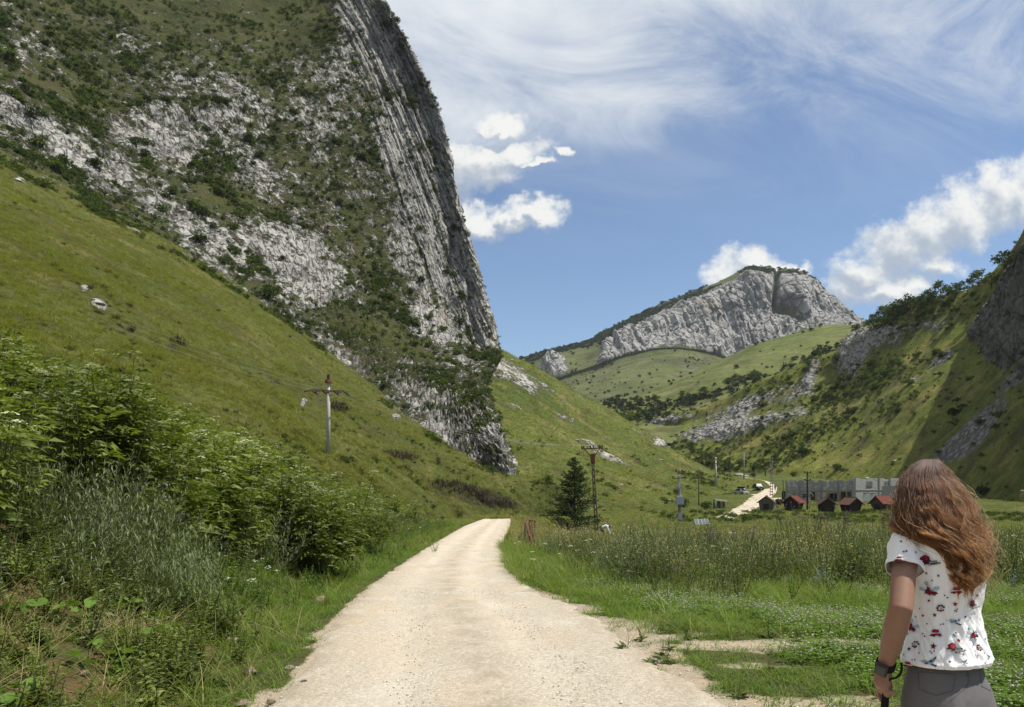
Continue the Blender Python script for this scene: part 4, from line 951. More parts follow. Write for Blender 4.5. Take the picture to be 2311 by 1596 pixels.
scatter('thistles', K['thistle'], p, rng.uniform(.6, 1.1, len(p)) * (.75 + .6 * sstep(-.2, .4, nz2(p[:, 0], p[:, 1], 2.0, 47))), 'purple thistles standing above the weeds')
x, y, p = field_pts(2600, 0, 21, 12, 28, lambda x, y: belt(x, y) * (nz2(x, y, 2.2, 12) > .10) * .8)
scatter('mugwort', K['mug'], p, rng.uniform(.7, 1.1, len(p)), 'grey green mugwort clumps in the weed belt')
x, y, p = field_pts(190, 5, 21, 12, 26, lambda x, y: belt(x, y) * np.exp(-((x - .38 * y) / 1.8) ** 2))
scatter('yellow_flowers', K['yellow'], p, rng.uniform(.8, 1.2, len(p)), 'yellow flower spikes among the weeds beside the person')
x, y, p = field_pts(200, 4, 16, 8, 20, lambda x, y: np.exp(-((x - .47 * y) / 1.0) ** 2) * .9 * belt(x, y + 1.5) + .03)
scatter('blue_flowers', K['blue'], p, rng.uniform(.6, 1.1, len(p)), 'blue flower spikes in the grass left of the person')
x, y, p = field_pts(800, -1, 21, 9, 30, lambda x, y: R_(x, y) * np.clip(.05 + .5 * belt(x, y), 0, 1) * (nz2(x, y, 3, 14) > -.1))
scatter('white_umbels', K['carrot'], p, rng.uniform(.7, 1.1, len(p)), 'white wild carrot umbels over the grass')
x, y, p = field_pts(260, 1, 9, 3.6, 9, lambda x, y: sstep(.05, .5, worn_mask(x, y)) * .45)
scatter('plantain', K['plantain'], p, rng.uniform(.6, 1.1, len(p)), 'dark plantain rosettes on the worn gravel verge')
x, y, p = field_pts(1500, 1, 9, 3.4, 10, lambda x, y: (worn_mask(x, y) > .35) * sstep(.05, .35, nz2(x, y, .5, 16)) * .9)
scatter('grass', K['turf'], p, rng.uniform(.5, .9, len(p)), 'small grass tufts on the bare gravel verge')
# ---- left bank
D_ = lambda x, y: xl(y) - x
x, y, p = field_pts(60000, -16, 0, 3.2, 60, lambda x, y: (D_(x, y) > .05 + .12 * nz2(x, y, .6, 20)) * notworn(x, y) * np.clip(1.3 - y / 40, .15, 1) * (1 - .75 * soilq(x, y)) * np.where(D_(x, y) < 1.3, 1, .35)) if False else (None, None, None)
def soilq(x, y): return sstep(.6, 1.6, D_(x, y)) * (1 - sstep(6.6, 8.6, y)) * sstep(-.1, .25, nz2(x, y, .8, 22) + .12)
x, y, p = field_pts(60000, -16, 0, 3.2, 60, lambda x, y: (D_(x, y) > .05 + .12 * nz2(x, y, .6, 20)) * notworn(x, y) * np.clip(1.3 - y / 40, .15, 1) * (1 - .7 * soilq(x, y)) * np.where(D_(x, y) < 1.3, 1, .3))
scatter('grass', K['turf'], p, rng.uniform(.7, 1.5, len(p)), 'short green grass along the left road edge')
x, y, p = field_pts(26000, -30, 0, 3.2, 90, lambda x, y: (D_(x, y) > .35) * np.clip(1.2 - y / 90, .3, 1) * (1 - .75 * soilq(x, y)) * np.where(D_(x, y) < 2.2, .9, .4))
scatter('grass', K['tuft'], p, rng.uniform(.7, 1.35, len(p)), 'tall bright grass on the roadside bank')
x, y, p = field_pts(4000, -8, 0, 3.2, 9, lambda x, y: (D_(x, y) > .3) * soilq(x, y) * .35 + .04 * (D_(x, y) > .3))
scatter('dry_grass', K['drytuft'], p, rng.uniform(.6, 1.1, len(p)), 'dry straw coloured grass on the bare soil of the bank')
bankv = lambda x, y: sstep(.9, 2.2, D_(x, y) + .5 * nz2(x, y, 2.5, 23)) * (1 - .85 * soilq(x, y))
x, y, p = field_pts(16000, -20, 0, 3.2, 55, lambda x, y: bankv(x, y) * np.clip(1.25 - y / 60, .3, 1) * .62)
scatter('undergrowth', K['leafy'], p, rng.uniform(.65, 1.25, len(p)), 'dense leafy weeds covering the left bank')
x, y, p = field_pts(6000, -9, 0, 3.0, 9.5, lambda x, y: sstep(.4, 1.0, D_(x, y)) * (nz2(x, y, 1.0, 24) > -.05) * .55 * (1 - .75 * soilq(x, y)))
scatter('undergrowth', K['lowleaf'], p, rng.uniform(.7, 1.3, len(p)), 'low broad leaved weeds at the foot of the bank')
K['lime'] = proto_coll('lime_weed', [p_leafy((.25, .5), 'lime', (.04, .08), .4, 4) for i in range(3)])
x, y, p = field_pts(9000, -9, 0, 6, 60, lambda x, y: np.exp(-((D_(x, y) - 1.5) / .75) ** 2) * sstep(7, 9.5, y) * sstep(-.25, .2, nz2(x, y, 1.5, 44)) * .6)
scatter('undergrowth', K['lime'], p, rng.uniform(.7, 1.3, len(p)), 'fresh light green weeds between the thicket and the road')
x, y, p = field_pts(300, -6, 0, 4.5, 8, lambda x, y: np.exp(-((D_(x, y) - 1.9) / .8) ** 2) * (D_(x, y) > 1.0) * (nz2(x, y, 1.0, 25) > 0.0) * .7)
scatter('butterbur', K['broad'], p, rng.uniform(.7, 1.1, len(p)), 'pale green round leaved butterbur on the soil bank')
eld = lambda x, y: (1 - .88 * sstep(25, 31, y)) * (.25 + .75 * sstep(10, 14, y)) * bankv(x, y) * sstep(1.6, 3.0, D_(x, y)) * (sstep(.0, .25, nz2(x, y, 4.5, 26) + .16 + .75 * np.exp(-((y - 19) / 8) ** 2)))
x, y, p = field_pts(9000, -22, -2, 7.5, 60, lambda x, y: eld(x, y) * np.clip(1.2 - y / 70, .3, 1) * .95)
scatter('danewort', K['elder'], p, rng.uniform(.95, 1.6, len(p)), 'white flowering danewort thicket on the left bank')
x, y, p = field_pts(4200, -14, -1, 4.5, 30, lambda x, y: bankv(x, y) * (nz2(x, y, 2.6, 27) > .12 - .2 * (y < 12)) * (1 - .8 * (eld(x, y) > .4)) * .7)
scatter('mugwort', K['mug'], p, rng.uniform(.7, 1.35, len(p)), 'feathery grey green mugwort on the left bank', rz=rng.normal(size=len(p)) * .5)
x, y, p = field_pts(2600, -16, -1, 6, 45, lambda x, y: bankv(x, y) * (nz2(x, y, 3.2, 28) > .10) * .16)
scatter('mauve_flowers', K['mauve'], p, rng.uniform(.8, 1.45, len(p)), 'mauve knapweed flowers on the left bank')
x, y, p = field_pts(1500, -16, -1, 5, 60, lambda x, y: (D_(x, y) > .6) * (nz2(x, y, 4, 29) > -.1) * .14)
scatter('white_umbels', K['carrot'], p, rng.uniform(.7, 1.3, len(p)), 'white wild carrot umbels on the left bank')
x, y, p = field_pts(700, -12, -1, 8, 60, lambda x, y: (D_(x, y) > .6) * np.exp(-((D_(x, y) - 2.0) / 1.2) ** 2) * .35)
scatter('yellow_flowers', K['yellow'], p, rng.uniform(.5, .9, len(p)), 'small yellow flower spikes along the left verge')
# far end of the road, knoll and lower meadow
x, y, p = field_pts(26000, -12, 60, 28, 150, lambda x, y: ((x > xr(y) + .1) | (x < xl(y) - .2)) * np.clip(1.1 - y / 150, .1, 1) * .8)
scatter('grass', K['hill'], p, rng.uniform(.6, 1.3, len(p)), 'rough grass of the lower meadow')
x, y, p = field_pts(42000, 0, 130, 45, 260, lambda x, y: (x > xr(y) + .3) * np.clip(1.25 - y / 230, .1, 1) * (.35 + .65 * (nz2(x, y, 9, 43) > -.1)))
farroad = lambda x, y: np.min([((x - a[0]) ** 2 + ((y - a[1]) * .7) ** 2) for a in [((u_ - CX) / F * D_, D_) for u_, D_ in ((1640, 118), (1672, 132), (1700, 152), (1722, 180), (1735, 205), (1738, 222), (1720, 246))]], axis=0) > 16
k = farroad(x, y); p = p[k]
scatter('grass', K['hill'], p, rng.uniform(.5, 1.5, len(p)), 'rough grass of the valley floor')
x, y, p = field_pts(2600, 20, 75, 96, 130, lambda x, y: (nz2(x, y, 5, 45) > .0) * .55)
scatter('undergrowth', K['shrub'], p, rng.uniform(.25, .75, len(p)), 'weeds growing round the huts')
x, y, p = field_pts(700, 0, 12, 24, 46, lambda x, y: (x > xr(y) + .5) * (x < 6) * .8)
scatter('tall_grass', K['tall'], p, rng.uniform(.8, 1.3, len(p)), 'dry tall grass on the knoll by the rusty fence')
x, y, p = field_pts(900, -6, 8, 84, 100, lambda x, y: np.ones_like(x) * .8)
scatter('tall_grass', K['hill'], p, rng.uniform(1.2, 2.4, len(p)), 'rough tufts where the road dips out of sight')
print('near plants', round(time.time() - T0, 1))
# ---- hillsides
def surf_scatter(name, S, n, dens, coll, s0, s1, label, sink=.03, **kw):
    p, nn, i, j = S.sample(n, dens, **kw); p = p - nn * sink
    return scatter(name, K[coll], p, s0 + (s1 - s0) * rng.random(len(p)) ** 2, label)
falloff = lambda S, d0: 1.0 / np.maximum(S.B[..., 1] / d0, .6) ** 1.3
surf_scatter('grass', A, 46000, falloff(A, 40) * (1 - sstep(.35, .7, A_rock)) * (.4 + .6 * sstep(-.2, .3, A.nz(7, 3, seed=81))), 'hill', .7, 1.6, 'grass tufts over the left hillside')
surf_scatter('undergrowth', A, 700, falloff(A, 50) * sstep(900, 1060, A.v) * sstep(.0, .3, A.nz(5, 3, seed=82)), 'shrub', .25, .6, 'low green weeds on the foot of the left hillside')
surf_scatter('shrubbery', A, 500, sstep(.685, .70, A.T) * (1 - sstep(.75, .77, A.T)) * sstep(-.1, .3, A.nz(9, 3, seed=88)), 'shrub', .4, 1.7, 'bushes along the foot of the cliff')
surf_scatter('heather', A, 420, falloff(A, 60) * sstep(.1, .4, A.nzp(7, 12, 4, seed=89)) * (A.T < .7), 'heath', .35, .9, 'small dark heather tufts over the left hillside')
surf_scatter('grass', Cs, 22000, falloff(Cs, 130) * (1 - sstep(.35, .7, C_rock)), 'hill', 1.0, 2.2, 'dry grass tufts over the rear hillside')
surf_scatter('undergrowth', Cs, 900, sstep(.1, .4, Cs.nz(9, 3, seed=84)) * sstep(960, 1080, Cs.v), 'shrub', .3, .9, 'small weeds on the rear hillside')
gmask = np.clip(1 - sstep(.40, .72, rockiness), 0.02, 1)
surf_scatter('shrubbery', Bf, 14000, gmask * (1 - .75 * low) * (.10 + sstep(.0, .4, Bf.nz(14, 5, .6, seed=85))) * (1 - .5 * sstep(80, 0, Bf.v)) * (1 - .7 * grassy), 'shrub', .22, 1.5, 'low shrubs and tussocks rooted all over the cliff')
surf_scatter('shrubbery', Bf, 2600, face * sstep(.0, .35, Bf.nzp(6, 26, 4, seed=86, shear=.06)), 'shrub', .3, .95, 'tufts growing from the cracks of the bare cliff face')
fm = np.clip(1 - F_rock, .1, 1)
hedge = blob(Fh.u, Fh.v, [(2080, 720, 110, 26, -14, 1.0), (1990, 720, 50, 20, 0, .9), (1960, 860, 110, 22, -22, .9), (1900, 900, 80, 30, -25, .8), (1750, 880, 60, 26, -20, .8), (1820, 810, 50, 16, 0, .8), (1880, 960, 40, 16, -25, .6), (1780, 1000, 70, 22, -25, .8), (1720, 1050, 50, 12, -10, .8), (1620, 1050, 70, 16, 0, .9), (1520, 1010, 60, 16, 0, .6), (1680, 990, 90, 14, -20, .6), (1540, 940, 60, 10, -15, .5), (1800, 1020, 40, 14, 0, .6), (2000, 930, 60, 14, -30, .5)])
surf_scatter('shrubbery', Fh, 3800, fm * (.06 + np.clip(hedge, 0, 1) * 1.2), 'shrub', .7, 2.1, 'scrub bands over the right hillside')
surf_scatter('undergrowth', Fh, 4000, fm * sstep(-.1, .4, Fh.nz(16, 3, seed=87)), 'hill', 1.6, 3.2, 'grass tussocks over the right hillside')
em = blob(Em.u, Em.v, [(1420, 912, 40, 8, 0, .8), (1560, 905, 70, 10, -12, 1.0), (1480, 915, 60, 8, -6, .9), (1690, 860, 40, 9, -15, 1.0), (1400, 940, 30, 9, 0, .9), (1440, 950, 40, 9, 0, .9), (1860, 800, 60, 14, -20, .9), (1600, 895, 50, 8, -10, .7)])
surf_scatter('shrubbery', Em, 800, em + .012, 'fartree', 1.2, 3.6, 'hedgerows on the pale meadow hill')
Gtop = blob(Gm.u, Gm.v, [(1720, 618, 70, 6, 2, 1.0), (1800, 634, 40, 7, 20, .8), (1740, 650, 14, 30, 6, .5), (1560, 672, 50, 8, -20, .7), (1450, 712, 50, 10, -25, 1.1), (1360, 758, 60, 10, -16, 1.2), (1260, 790, 90, 9, -12, 1.2), (1200, 812, 40, 8, -20, 1.0)]) * sstep(.60, .70, Gm.T)
Gfoot = blob(Gm.u, Gm.v, [(1300, 835, 40, 20, 0, .4), (1700, 800, 100, 8, 5, .35), (1560, 815, 30, 8, 0, .3), (1400, 880, 120, 30, 0, .12), (1750, 735, 40, 20, 35, .3)])
surf_scatter('forest', Gm, 2600, Gtop, 'fartree', 3.0, 6.5, 'dark wood along the mountain crest', sink=1.0)
surf_scatter('shrubbery', Gm, 600, Gfoot + .02, 'fartree', 1.5, 4.2, 'trees scattered at the foot of the mountain', sink=.5)
print('hill plants', round(time.time() - T0, 1))
# ------------------------------------------------------------------ single plants, boulders and built things
def on_surf(S, u, v):
    uu, vv = uv_of(S.P); m = (uu - u) ** 2 + (vv - v) ** 2
    near = m < m.min() + 30; d = np.where(near, S.P[..., 1], 1e9); k = np.unravel_index(np.argmin(d), d.shape)
    return S.P[k].copy(), S.N2[k]
def ground_at(x, y): return np.array([x, y, float(ground_z(np.array([x]), np.array([y]))[0])])
def gpt(u, v=None, D=None):
    if D is None: p = on_valley(u, v); return ground_at(p[0], p[1])
    return ground_at((u - CX) / F * D, D)
def place(name, me, loc, scale, rz, label, cat, group=None):
    o = bpy.data.objects.new(name, me); COL.objects.link(o); o.location = loc; o.rotation_euler = (0, 0, rz)
    o.scale = scale if hasattr(scale, '__len__') else (scale,) * 3
    return tag(o, label, cat, group)
# --- bushes of the cliff and the right hillside: crown and stems
BUSH = []
for i in range(6):
    b = p_bush(300 if i < 4 else 380, 1, U(.8, 1.15), .26, ['bush', 'dark', 'bush', 'ybush', 'bush', 'dark'][i], 10, False, mat2='bush')
    s_ = MB()
    for k in range(5):
        a = k * 1.25; s_.tube([(0, 0, -.25), (.2 * math.cos(a), .2 * math.sin(a), .3), (.45 * math.cos(a), .45 * math.sin(a), .7)], [.05, .035, .012], LM['twig'], 4)
    BUSH.append((b.mesh('crown'), s_.mesh('stems')))
def bush(p, nrm, size, label, group, kind=None, name='bush', sink=.12):
    k = kind if kind is not None else rnd.randrange(6)
    e = empty(name, Vector(p) - Vector(nrm) * sink * size, U(0, 6.28)); e.scale = (size * U(.85, 1.15), size * U(.85, 1.15), size * U(.8, 1.2)); tag(e, label, 'bush', group)
    for me, nm in zip(BUSH[k], ('crown', 'stems')):
        c = bpy.data.objects.new(nm, me); COL.objects.link(c); c.parent = e
    return e
cdens = np.clip(blob(Bf.u, Bf.v, [(380, 250, 130, 30, 0, .8), (160, 90, 130, 60, 20, .7), (330, 110, 60, 30, 0, .4), (340, 370, 120, 40, 20, .9), (420, 470, 90, 50, 20, .9), (100, 250, 90, 70, 0, .7), (530, 530, 60, 40, 20, .6), (700, 270, 50, 50, 40, .6), (780, 300, 40, 40, 0, .5), (850, 640, 30, 60, 30, .7), (960, 740, 60, 40, 30, .9), (1060, 700, 30, 60, 10, .7), (1010, 660, 20, 60, 10, .6), (780, 660, 60, 40, 20, .5), (450, 390, 90, 40, 10, .7), (200, 370, 50, 30, 0, .7), (640, 350, 80, 60, 20, .6), (720, 420, 60, 80, 10, .5), (580, 310, 40, 30, 0, .7), (900, 200, 70, 200, 12, .22), (1040, 550, 40, 120, 10, .3)]) + .05, 0, 1.2)
p_, n_, i_, j_ = Bf.sample(150, cdens * (Bf.S < .95))
for p, nn in zip(p_, n_): bush(p, nn, U(1.0, 2.5), 'small dark green bush rooted on the grey limestone cliff', 'bushes growing on the cliff')
for (u_, v_, sz, lab) in [(300, 165, 3.2, 'pale yellow green bush high on the left of the cliff'), (215, 372, 2.8, 'dense dark bush on white rock above the grassy slope'), (130, 385, 2.6, 'pointed dark bush on the pale ledge beside the denser bush'), (88, 330, 2.6, 'dark bush at the far left end of the pale ledge'), (880, 672, 2.6, 'large round bush at the foot of the bare cliff face'), (565, 318, 3.0, 'bright green bush on the crest right of the grey rock wall'), (20, 135, 3.6, 'broad bright bush on the left margin of the cliff'), (955, 635, 2.2, 'dark tuft bush halfway up the right edge of the cliff'), (452, 545, 2.8, 'tall dark bush in the gully at the edge of the grass slope')]:
    q, nn = on_surf(Bf, u_, v_); bush(q, nn, sz, lab, None, 3 if 'bright' in lab or 'pale' in lab else 1)
p_, n_, i_, j_ = Fh.sample(110, np.clip(hedge, 0, 1) + .02)
for p, nn in zip(p_, n_): bush(p, nn, U(1.6, 3.6), 'dark green bush in the scrub of the right hillside', 'bushes on the right hillside')
for (u_, v_, sz, lab) in [(1815, 1020, 4.2, 'broad dark thorn bush low on the right slope above the ruin'), (1885, 1058, 2.8, 'round dark bush just above the ruined building'), (2150, 935, 2.6, 'bush standing at the edge of the shaded scree'), (2215, 1115, 3.0, 'dark bush right of the person at the foot of the slope'), (1828, 742, 3.0, 'lone dark bush on the pale meadow rim under the far cliff')]:
    q, nn = on_surf(Fh if u_ != 1828 else Em, u_, v_); bush(q, nn, sz, lab, None, 1)
TREES = []
for i in range(4):
    t, c = p_tree(480, U(.38, .5), 1.0, ['bush', 'dark', 'bush', 'ybush'][i], .12, .2); TREES.append((t.mesh('trunk'), c.mesh('crown')))
def tree(p, h, label, group=None, k=None, name='tree', wide=1.0):
    k = rnd.randrange(4) if k is None else k
    e = empty(name, Vector(p) - Vector((0, 0, .03 * h)), U(0, 6.28)); e.scale = (h * wide, h * wide, h); tag(e, label, 'tree', group)
    for me, nm in zip(TREES[k], ('trunk', 'crown')):
        c = bpy.data.objects.new(nm, me); COL.objects.link(c); c.parent = e
    return e
for q_, (u_, v_, h) in enumerate([(2262, 612, 8.5), (2205, 640, 7), (2118, 668, 8), (2152, 662, 6.5), (2090, 680, 7), (2050, 700, 9), (2025, 702, 7.5), (1990, 718, 8), (1968, 735, 7.5), (2075, 690, 6), (2180, 652, 6), (2232, 640, 6), (2010, 715, 8), (2035, 700, 6.5), (2135, 672, 6), (2100, 690, 7.5)]):
    q, nn = on_surf(Fh, u_, v_ + 8); tree(q, h, 'leafy tree on the skyline of the right hillside' if q_ else 'tallest tree on the right skyline next to the dark crag', 'trees along the right skyline' if q_ else None, wide=1.15)
for q_, (u_, v_, h) in enumerate([(1400, 945, 9), (1440, 955, 8), (1480, 910, 8), (1540, 905, 8), (1590, 895, 8), (1640, 872, 7), (1700, 858, 8), (1660, 860, 7), (1420, 950, 7), (1570, 905, 6)]):
    q, nn = on_surf(Em, u_, v_); tree(q, h, 'round hedgerow tree on the pale meadow hill', 'hedgerow trees', wide=1.2)
for q_, (u_, v_, h) in enumerate([(1530, 1018, 6), (1560, 1042, 6), (1590, 1055, 5.5), (1610, 1062, 5), (1548, 1030, 5), (1575, 1046, 6.5)]):
    q, nn = on_surf(Fh, u_ + 30, v_); tree(q, h, 'tree in the gully behind the grass spur', 'trees in the gully', wide=1.2)
# --- dark heather patches on the left hillside
hb = [p_heath(.6).mesh('heather') for i in range(2)]
def heather(u0, v0, n, ru, rv, label, ang=10, s=(.9, 1.5)):
    b = MB(); c0, _ = on_surf(A, u0, v0)
    for k in range(n):
        a = U(0, 6.28); r = U(0, 1) ** .5; du, dv = r * math.cos(a) * ru, r * math.sin(a) * rv
        q, _ = on_surf(A, u0 + du, v0 + dv + du * math.tan(math.radians(ang))); q = q - c0; sc = U(*s)
        for w in range(26):
            d = np.array(rdir(.3, 1)); b.blade(q + np.array([U(-.5, .5), U(-.5, .5), -.05]) * sc, d, .75 * sc * U(.5, 1.1), .05, U(0, .3), LM['heath'], U(0, 1), 2)
    o = b.obj('heather_patch', loc=c0); tag(o, label, 'shrub')
heather(1040, 1100, 60, 66, 13, 'long dark brown heather patch above the end of the road')
heather(1125, 1130, 34, 42, 10, 'dark heather patch right beside the bend of the road', 8)
heather(905, 1024, 26, 34, 8, 'dark heather patch on the slope between pole and rock outcrop', 8)
heather(768, 916, 18, 22, 9, 'small dark reddish shrub just right of the concrete pole')
heather(400, 770, 8, 10, 8, 'small dark bush alone on the middle of the grass slope', 5, (.9, 1.3))
# --- boulders: faceted limestone
def rock_material(name, base, dark):
    m, n, out = material(name); vec = n.new('ShaderNodeTexCoord').outputs['Object']
    c, h = rock_color(n, n.vmath('SCALE', vec, scale=6.0), 1.0, base=base, dark=dark, tan=.12)
    principled(n, out, c, .9, n.bump(h, .7, .08), spec=.15); return m
ROCK = rock_material('boulder_limestone', (.46, .45, .42), (.24, .23, .22)); TAN = rock_material('tan_stone', (.52, .42, .29), (.30, .22, .14)); DARKROCK = rock_material('dark_stone', (.13, .125, .12), (.06, .06, .06))
import bmesh
def rock_mesh(seed, mat, sub=3, sq=(1, .8, .6)):
    bm = bmesh.new(); bmesh.ops.create_icosphere(bm, subdivisions=sub, radius=1.0); V = np.array([v.co[:] for v in bm.verts]); rr = np.random.default_rng(seed)
    for k in range(12):
        d = rr.normal(size=3); d /= np.linalg.norm(d); c = rr.uniform(.55, .85); h = V @ d; V = V - np.outer(np.maximum(h - c, 0), d) * .92
    V = V * (1 + fbm(V * 1.3, 4, .6, seed=seed)[:, None] * .16) * np.array(sq)
    for v, c in zip(bm.verts, V): v.co = c
    me = bpy.data.meshes.new('boulder'); bm.to_mesh(me); bm.free(); me.materials.append(mat); return me
RKS = [rock_mesh(i, ROCK, 3, (1, U(.6, .9), U(.45, .75))) for i in range(6)]; TNS = [rock_mesh(20 + i, TAN, 3, (1, .75, .55)) for i in range(3)]
p_, n_, i_, j_ = Cs.sample(90, np.clip(C_rock - .1, 0, 1) + .012)
for p, nn in zip(p_, n_):
    place('boulder', rnd.choice(RKS), p - nn * .15, U(.35, 1.15), U(0, 6.28), 'grey limestone boulder lying on the rear grass slope', 'boulder', 'boulders on the rear slope')
for (x_, y_, w) in [(65, 150, 22), (150, 185, 22), (635, 575, 24), (690, 562, 16), (845, 530, 16), (1060, 740, 24), (1125, 415, 34), (1020, 315, 18), (940, 325, 14), (765, 330, 15), (1715, 480, 16), (1720, 560, 26), (1810, 525, 24), (1250, 380, 15), (1015, 380, 18), (1480, 580, 16), (385, 40, 60), (330, 70, 18)]:
    u_, v_ = (2180 + x_ / 2.889) / 1.7724, (1740 + y_ / 2.889) / 1.7724; q, nn = on_surf(Cs, u_, v_)
    place('boulder', rnd.choice(RKS), q, w / 2.889 / 1.7724 * q[1] / F * .62, U(0, 6.28), 'grey limestone boulder lying on the rear grass slope', 'boulder', 'boulders on the rear slope')
p_, n_, i_, j_ = Fh.sample(40, np.clip(F_scree, 0, 1) + .05)
for p, nn in zip(p_, n_): place('boulder', rnd.choice(RKS), p, U(.4, 1.3), U(0, 6.28), 'pale stone lying on the right hillside', 'boulder', 'stones on the right hillside')
for (u_, v_, r, lab) in [(228, 686, .42, 'largest white boulder of the cluster on the left grass slope'), (212, 676, .26, 'middle white boulder of the cluster on the left grass slope'), (190, 655, .28, 'topmost white boulder of the cluster on the left grass slope'), (45, 405, .7, 'flat pale stone high on the left grass slope'), (692, 903, .42, 'upright split grey stone left of the concrete pole'), (893, 938, .45, 'small grey stone on the slope below the outcrop'), (660, 700, 1.0, 'long pale slab at the upper edge of the grass slope'), (600, 650, .8, 'pale stone at the foot of the cliff above the pole')]:
    q, nn = on_surf(A, u_, v_); o = place('boulder', RKS[int(u_) % 6], q, (r * 1.4, r * 1.1, r * .5), u_, lab, 'boulder')
    if 'split' in lab: o.scale = (r * .55, r * .5, r * 1.7); o.rotation_euler = (0, .5, .4)
for (u_, v_, r, lab) in [(1651, 1084, 2.1, 'pale boulder in the grass left of the far track'), (1668, 1074, 2.2, 'dark grey boulder beside the far track, left one of two'), (1683, 1077, 1.6, 'dark grey boulder beside the far track, right one of two')]:
    q = gpt(u_, v_); place('boulder', RKS[int(u_) % 6], q + np.array([0, 0, .3]), (r, r, r * .8), u_, lab, 'boulder')
def bank_pt(x, y): return ground_at(x, y)
for (x_, y_, r, me, lab) in [(-2.84, 8.2, .105, TNS[0], 'tan rock in the grass left of the road beside dry stems'), (-2.26, 6.95, .085, TNS[1], 'large pale stone at the gravel edge by the grass tuft'), (-1.98, 7.15, .05, TNS[2], 'flat pale stone right of the large one at the gravel edge'), (-2.0, 5.95, .06, TNS[1], 'rounded tan stone low at the left road edge'), (-1.80, 6.0, .045, TNS[0], 'pale pebble sized stone nearest the left road edge'), (-1.72, 6.65, .035, None, 'black angular stone on the gravel at the left edge'), (-3.0, 12.6, .12, TNS[2], 'small tan stone in the grass where the road narrows'), (-3.2, 6.0, .06, TNS[0], 'orange tan stone on the bare red soil'), (-3.55, 5.6, .05, TNS[2], 'pale orange stone at the bottom corner of the soil bank'), (-2.75, 6.3, .045, TNS[1], 'small cream stone among dry grass on the bank')]:
    q = bank_pt(x_, y_); place('stone', me or rock_mesh(77, DARKROCK, 2), q + np.array([0, 0, r * .25]), r, x_ * 9, lab, 'stone')
# --- gravel grains on the road
pb = proto_coll('pebble', [])
for i in range(5):
    me = rock_mesh(40 + i, plain('pebble_%d' % i, [(.70, .66, .57), (.60, .55, .45), (.78, .75, .68), (.52, .48, .41), (.66, .58, .46)][i], .9), 1, (1, .8, .55)); pb.objects.link(bpy.data.objects.new('pebble_source_%02d' % i, me))
pb['n'] = 5; K['pebble'] = pb
x = rng.uniform(-3.6, 5, 90000); y = 3.2 + 12 * rng.random(90000) ** 1.6; ok = (np.abs(x) < .66 * y + .5) & (np.maximum(road_mask(x, y), worn_mask(x, y)) > .3) & (rng.random(90000) < .42 + .25 * nz2(x, y, .8, 41)); x, y = x[ok], y[ok]
zz = np.where(road_mask(x, y) > .4, ground_z(x, y, False) - .005, ground_z(x, y) - .012)
scatter('gravel', pb, np.stack([x, y, zz], -1), .004 + .013 * rng.random(len(x)) ** 4, 'loose pale gravel on the road', tilt=.5)

# ------------------------------------------------------------------ built things
M_ = dict(concrete=plain('pole_concrete', (.52, .50, .45), .9), conc2=plain('grey_concrete', (.27, .265, .25), .9), rust=plain('rusty_steel', (.13, .055, .030), .85), darkmetal=plain('dark_metal', (.05, .045, .045), .6, .3), wood=plain('weathered_wood', (.105, .085, .065), .9), darkwood=plain('dark_boards', (.050, .036, .027), .9), greywood=plain('silver_boards', (.15, .135, .12), .9),
    glassins=plain('insulator_brown', (.06, .03, .025), .25, .5), whitepaint=plain('white_panel', (.62, .62, .58), .7), tile=plain('red_roof_tile', (.185, .055, .040), .85), oldtile=plain('faded_roof_tile', (.15, .085, .062), .9), galv=plain('galvanised_box', (.30, .33, .35), .6, .3), plaster=plain('ochre_plaster', (.40, .31, .19), .9), block=plain('concrete_block', (.34, .332, .315), .95), block2=plain('pale_concrete_block', (.50, .495, .48), .95), mortar=plain('mortar', (.24, .235, .22), .95), black=plain('black_opening', (.012, .012, .012), .9), glass=None, wire=plain('power_wire', (.22, .22, .21), .5, .4), skin=None)
def glass_mat(name, c, rough=.08):
    m, n, out = material(name); principled(n, out, c, rough, spec=.6); return m
M_['glass'] = glass_mat('dark_glass', (.02, .03, .035)); M_['paleglass'] = glass_mat('pale_glass', (.10, .14, .15), .3)
def box(b, c, s, mat, rz=0.0, tint=.5, taper=1.0):
    c = np.asarray(c, float); s = np.asarray(s, float) / 2; vs = []
    for z in (-1, 1):
        k = taper if z < 0 else 1.0
        for x, y in ((-1, -1), (1, -1), (1, 1), (-1, 1)):
            q = np.array([x * s[0] * k, y * s[1] * k, z * s[2]])
            if rz: q = np.array([q[0] * math.cos(rz) - q[1] * math.sin(rz), q[0] * math.sin(rz) + q[1] * math.cos(rz), q[2]])
            vs.append(c + q)
    b.add(vs, [(0, 3, 2, 1), (4, 5, 6, 7), (0, 1, 5, 4), (1, 2, 6, 5), (2, 3, 7, 6), (3, 0, 4, 7)], mat, tint)
def part(name, parent, mat, fn, smooth=False):
    b = MB(); fn(b); return b.obj(name, parent, smooth)
def insulators(b, pts, s=1.0):
    for (x, y, z) in pts: b.tube([(x, y, z), (x, y, z + .10 * s), (x, y, z + .22 * s)], [.03 * s, .07 * s, .045 * s], M_['glassins'], 6, cap=True)
